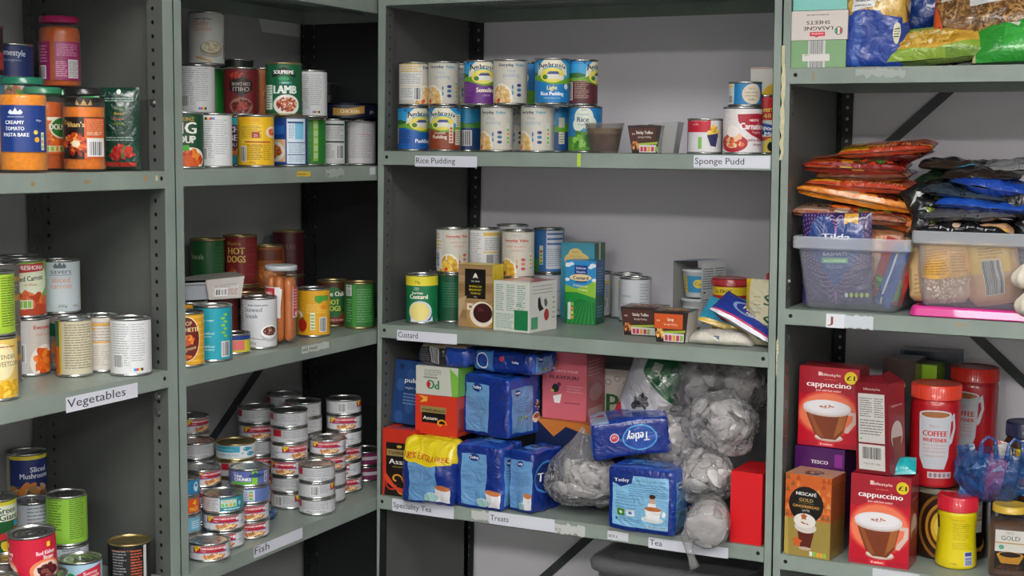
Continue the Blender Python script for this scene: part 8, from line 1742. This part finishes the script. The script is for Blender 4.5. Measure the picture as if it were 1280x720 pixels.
@art('whitener')
def _(a):
    H = a.h; a.R(-70, 0, 70, H, '#ab1620')
    a.P([(-33, H*.88), (-30, H*.30), (-20, H*.14), (20, H*.14), (28, H*.30), (33, H*.88)], '#b9bcc4'); a.P([(33, H*.86), (40, H*.9), (44, H*.7), (36, H*.5), (30, H*.46), (30, H*.54), (38, H*.7), (36, H*.8), (32, H*.78)], '#c4c6cc'); a.E(0, H*.88, 33, H*.055, '#c9ccd2'); a.E(0, H*.875, 29, H*.042, '#9a5f38')
    a.T('TESCO', -2, H*.70, 5.5, '#b07a78', w=20); a.T('COFFEE', 0, H*.585, 11, '#c0392c', w=48, bold=.7); a.T('WHITENER', 0, H*.505, 8, '#c0392c', w=48, bold=.5); [a.T(s, 0, H*(.45-.045*i), 4.2, '#c07a70', w=44) for i, s in enumerate(('RICH & CREAMY', 'FOR CREAMY', 'COMPLEMENTING', ))]; a.T('EVERYDAY COFFEE', 0, H*.30, 4.2, '#c07a70', w=42)
    a.R(-12, H*.015, 36, H*.10, '#c9b8bc'); [a.E(-6+9*i, H*.057, 3.6, 5, '#8a7a80', n=10) for i in range(5)]; return a
wp = [(.046, 0), (.049, .003), (.0495, .008), (.0485, .016), (.0495, .025), (.0495, .166), (.047, .174), (.044, .180)]
zw = ony(1168, .10, 611).z
jarD('large red tub of coffee whitener with white mug picture', 1168, .150, wp, '#cf3a24', .177, .049, 'whitener', .0495, (.018, .168), '#ab1620', .030, z0=zw, name='whitener_tub')
jarD('second red whitener tub at the back right', 1215, .35, wp, '#c0281f', .177, .049, 'whitener', .0495, (.018, .168), '#981420', .030, z0=z+.158, turn=-26, name='whitener_tub')
@art('drum')
def _(a):
    H = a.h; a.R(a.x0, 0, a.w, H, '#2a1a12')
    for q, c in ((66, '#8a5a24'), (60, '#2f1a10'), (50, '#b8822c'), (44, '#4a2a14'), (38, '#e0b42c'), (30, '#f0dc70'), (22, '#2a1a12')): a.E(6, H*.5, q, q*1.1, c, n=40)
    a.R(44, 0, 130, H, '#17110e'); a.R(48, H*.42, 76, H*.92, '#cfccc6'); a.T('TESCO', 62, H*.84, 4, '#5a5a5a', w=14); a.T('GOLD', 62, H*.68, 10, '#3a3a3c', w=24); a.R(48, H*.60, 76, H*.64, '#b8925a'); a.E(54, H*.5, 4, 4, '#4f9a7a'); a.E(66, H*.22, 20, H*.13, '#c08a2c'); a.E(66, H*.26, 17, H*.09, '#1c100a'); a.F(66, H*.06, 22, H*.06, ['#2a160c', '#3f2414'], 40, 5); return a
DH = zw-z-.003; dp_ = [(.080, 0), (.083, .002), (.083, DH-.012), (.083, DH-.010)]
jarD('large dark coffee drum with golden rings under the whitener', 1184, .190, dp_, '#6f6a5c', DH-.012, .0845, 'drum', .083, (.004, DH-.013), '#2a1a12', .0118, name='coffee_tin')
@art('yellowjar')
def _(a): H = a.h; a.R(a.x0, 0, a.w, H, '#dcc912'); a.T('Cheese sauce', 2, H*.90, 3.4, '#c0602c', w=26); a.L(-8, H*.52, 26, H*.86, 9, '#a8901a', t=.3); a.L(-8, H*.34, 26, H*.48, 5, '#a8901a', t=.3, seed=5); a.T('INGREDIENTS', 20, H*.79, 3, '#6a5a14', w=18); a.R(16, 3, 34, H*.30, '#c9ccd8'); a.R(18, H*.22, 33, H*.29, '#3a4a8c'); a.BC(18, 5, 33, H*.20, bg='#c9ccd8', vert=True, fg='#4a5a9c'); a.T('150g', -4, H*.05, 3.4, '#6a5a14', w=12); a.R(-60, H*.7, -42, H*.95, '#2a2a1c'); return a
yp = [(.036, 0), (.039, .003), (.0395, .012), (.037, .045), (.0355, .070), (.037, .098), (.038, .108), (.035, .116)]
p = onz(1193, 712, z)
jar('yellow jar with a bright red lid standing at the front', spot(1194, z, .0395, py=713), yp, 0, '#c81a30', .114, .0385, 'yellowjar', .0385, (.005, .108), glass='print', bodymat=cmat('#dcc912', .3, 0, .4), lid_h=.030, name='sauce_mix_jar', turn=0)
@art('goldjar')
def _(a): H = a.h; a.R(-22, H*.08, 28, H*.96, '#cbc8c2'); a.T('TESCO', 2, H*.88, 4, '#5a5a5a', w=14); a.T('GOLD', 3, H*.74, 8.5, '#3a3a3c', w=32); a.R(-22, H*.66, 28, H*.69, '#b8925a'); a.E(-12, H*.58, 4.5, 4.5, '#4f9a7a'); a.R(-22, H*.08, 28, H*.48, '#17100c'); a.E(3, H*.40, 22, H*.09, '#c9922c'); a.P([(-19, H*.40), (25, H*.40), (18, H*.22), (-12, H*.22)], '#b07c20'); a.E(3, H*.42, 18, H*.06, '#1c100a'); a.F(3, H*.14, 22, H*.06, ['#2a160c', '#3f2414', '#4f2e18'], 60, 5); return a
gp = [(.034, 0), (.037, .003), (.038, .010), (.038, .105), (.034, .118), (.031, .122), (.031, .128)]
jarD('square glass jar of gold instant coffee at the right edge', 1262, .075, gp, '#c9a83c', .126, .033, 'goldjar', .038, (.012, .100), '#3a2416', .014, glass='glass', inner=.11, sauce='#4a2e1c', sq=5)
@art('blue_lid_jar')
def _(a): H = a.h; a.R(-60, H*.84, 60, H, '#d8c42c'); a.T('£2.49', -8, H*.87, 7, '#b8242c', w=26, bold=.5); a.R(-60, 0, 60, H*.84, '#1c3a6a'); a.E(-2, H*.46, 20, H*.32, '#c9b07c'); a.E(-2, H*.46, 17, H*.27, '#14203c'); a.T('Maxwell', -2, H*.48, 5, '#c9c4a8', w=24); a.T('House', -2, H*.38, 5, '#c9c4a8', w=18); a.E(0, H*.3, 16, H*.08, '#b8742c'); a.R(-60, 0, 60, H*.12, '#2f7aa8'); return a
jarD('coffee jar with a dark blue lid and yellow price band at the right edge', 1281, .16, [(.036, 0), (.040, .004), (.040, .110), (.034, .122), (.032, .126)], '#141c3c', .124, .037, 'blue_lid_jar', .040, (.012, .104), '#3a2014', .030, z0=z+.136, name='coffee_jar')
@art('plain_dark')
def _(a): a.R(a.x0, 0, a.w, a.h, '#2a1c14'); return a
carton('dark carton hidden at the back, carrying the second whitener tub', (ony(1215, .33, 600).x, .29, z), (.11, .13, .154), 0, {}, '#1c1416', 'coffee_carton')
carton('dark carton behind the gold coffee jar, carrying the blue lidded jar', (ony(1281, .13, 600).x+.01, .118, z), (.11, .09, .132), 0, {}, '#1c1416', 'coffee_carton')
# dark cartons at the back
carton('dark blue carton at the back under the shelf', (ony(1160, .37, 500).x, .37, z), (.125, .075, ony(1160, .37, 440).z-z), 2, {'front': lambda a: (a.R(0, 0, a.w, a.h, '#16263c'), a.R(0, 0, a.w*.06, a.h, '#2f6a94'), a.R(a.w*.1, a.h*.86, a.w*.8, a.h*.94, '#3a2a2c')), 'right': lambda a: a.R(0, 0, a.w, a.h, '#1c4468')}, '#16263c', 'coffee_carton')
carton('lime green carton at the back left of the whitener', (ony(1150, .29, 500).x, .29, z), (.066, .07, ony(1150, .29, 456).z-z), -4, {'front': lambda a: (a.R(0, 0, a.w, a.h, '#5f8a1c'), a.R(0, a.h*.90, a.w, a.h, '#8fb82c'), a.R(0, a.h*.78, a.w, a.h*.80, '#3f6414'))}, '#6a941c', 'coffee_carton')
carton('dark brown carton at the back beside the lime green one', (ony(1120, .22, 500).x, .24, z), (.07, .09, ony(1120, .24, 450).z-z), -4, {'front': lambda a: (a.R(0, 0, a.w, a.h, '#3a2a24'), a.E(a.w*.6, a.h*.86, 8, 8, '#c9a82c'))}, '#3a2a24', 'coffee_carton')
# turquoise foil corner and blue carrier bag with sachets
p = ony(1124, .022, 590); pouch('turquoise foil sachet lying beside the whitener tub', (p.x, .030, ht+.001), (.062, .045, .026), (-55, -8, 4), lambda a: (a.R(0, 0, a.w, a.h, '#1fa8b0'), a.P([(0, 0), (a.w, 0), (a.w, a.h*.1)], '#7fd8dc')), amp=.003, seed=81, name='coffee_sachet', cat='sachet')
p = ony(1240, .07, 560); c = Vector((p.x, .115, p.z))
t = thing('carrier_bag', 'open blue carrier bag of coffee sachets', 'bag', (c.x, c.y, z+.131), 0)
bm = bmesh.new(); bmesh.ops.create_icosphere(bm, subdivisions=5, radius=1)
HB = .085
for v in list(bm.verts):
    p_ = v.co.copy(); k = 1+.10*noise.noise(p_*2.2)-.08*abs(noise.noise(p_*5)); x, y, zz = p_*k
    s = 1 if zz < .2 else 1-.12*(zz-.2)
    v.co = Vector((x*.078*s, y*.055*s, (zz+1)*.062)); v.co.z = max(v.co.z, .0015)
bmesh.ops.delete(bm, geom=[v for v in bm.verts if v.co.z > .105], context='VERTS')
me = bpy.data.meshes.new('bag_film'); bm.to_mesh(me); bm.free(); me.materials.append(M['bagblue']); me.polygons.foreach_set('use_smooth', [True]*len(me.polygons)); link('bag_film', me, t)
for s in (-1, 1):
    m = MB(); x0_ = -.006 if s < 0 else .044; pts = [Vector((x0_-.016, -.042*1, .095)), Vector((x0_-.014, -.035, .125)), Vector((x0_-.004, -.030, .136)), Vector((x0_+.010, -.030, .130)), Vector((x0_+.014, -.038, .092))]
    m.tube(pts, [.006, .004, .0035, .004, .006], 7); m.build('handle', M['bagblue'], t)
r = random.Random(12)
SC_ = [('#16305c', '#2a5a94', '#8a9ab8'), ('#1a3a6c', '#1f4a84', '#6a8ab8'), ('#8a1c34', '#5a1424', '#c9a8a8'), ('#c42c44', '#8a1c30', '#d8c8c8'), ('#2a1a18', '#1a100e', '#8a7a70'), ('#b8b4b4', '#8a8684', '#3a3634'), ('#241614', '#3a2420', '#77706c')]
SW = ['blue sachet at the left', 'second blue sachet', 'dark red sachet', 'crimson sachet', 'black sachet', 'pale grey sachet', 'dark brown sachet']
for i, cc in enumerate(SC_):
    x_ = (-.048+.016*i) if i < 6 else .02
    pouch(SW[i]+' standing in the blue carrier bag', (c.x+x_, c.y-.018+.010*(i % 3), z+.137), (.034, .095+.012*(i % 3), .010), (r.uniform(-8, 8), r.uniform(-14, 24), r.uniform(-20, 30)), nd(*cc), nd(*cc), amp=.0015, seed=90+i, name='coffee_sachet', cat='sachet')
# ================================================================ lights
def ceiling_light(x, y, lx, ly, power, label, rz=0):
    t = thing('ceiling_light', label, 'ceiling light', (x, y, ZC), rz, 'ceiling lights')
    m = MB(); m.box(-lx/2-.03, -ly/2-.03, -.06, lx/2+.03, -ly/2, 0); m.box(-lx/2-.03, ly/2, -.06, lx/2+.03, ly/2+.03, 0)
    m.box(-lx/2-.03, -ly/2, -.06, -lx/2, ly/2, 0); m.box(lx/2, -ly/2, -.06, lx/2+.03, ly/2, 0); m.build('frame', cmat('#e6e6e4', .4), t)
    e, nt, b = new_mat('lit_diffuser'); b.inputs['Emission Color'].default_value = (1, .98, .95, 1); b.inputs['Emission Strength'].default_value = power; b.inputs['Base Color'].default_value = (.9, .9, .9, 1)
    m = MB(); m.box(-lx/2, -ly/2, -.055, lx/2, ly/2, -.03); m.build('diffuser', e, t)
LP = 22
ceiling_light(1.2, -1.9, 1.2, .6, LP*.9, 'white ceiling light panel nearest the shelves')
ceiling_light(3.1, -2.2, 1.2, .6, LP*.9, 'white ceiling light panel nearest the right wall')
ceiling_light(1.2, -4.4, 1.2, .6, LP*2.2, 'white ceiling light panel behind the viewer at left')
ceiling_light(3.1, -4.4, 1.2, .6, LP*2.2, 'white ceiling light panel behind the viewer at right')
w = bpy.data.worlds.new('room_air'); SC.world = w; w.use_nodes = True
w.node_tree.nodes['Background'].inputs[0].default_value = (.75, .78, .82, 1); w.node_tree.nodes['Background'].inputs[1].default_value = .02
SC.view_settings.view_transform = 'Standard'; SC.view_settings.look = 'None'; SC.view_settings.exposure = -.12; SC.view_settings.gamma = 1
SC.view_settings.use_curve_mapping = False
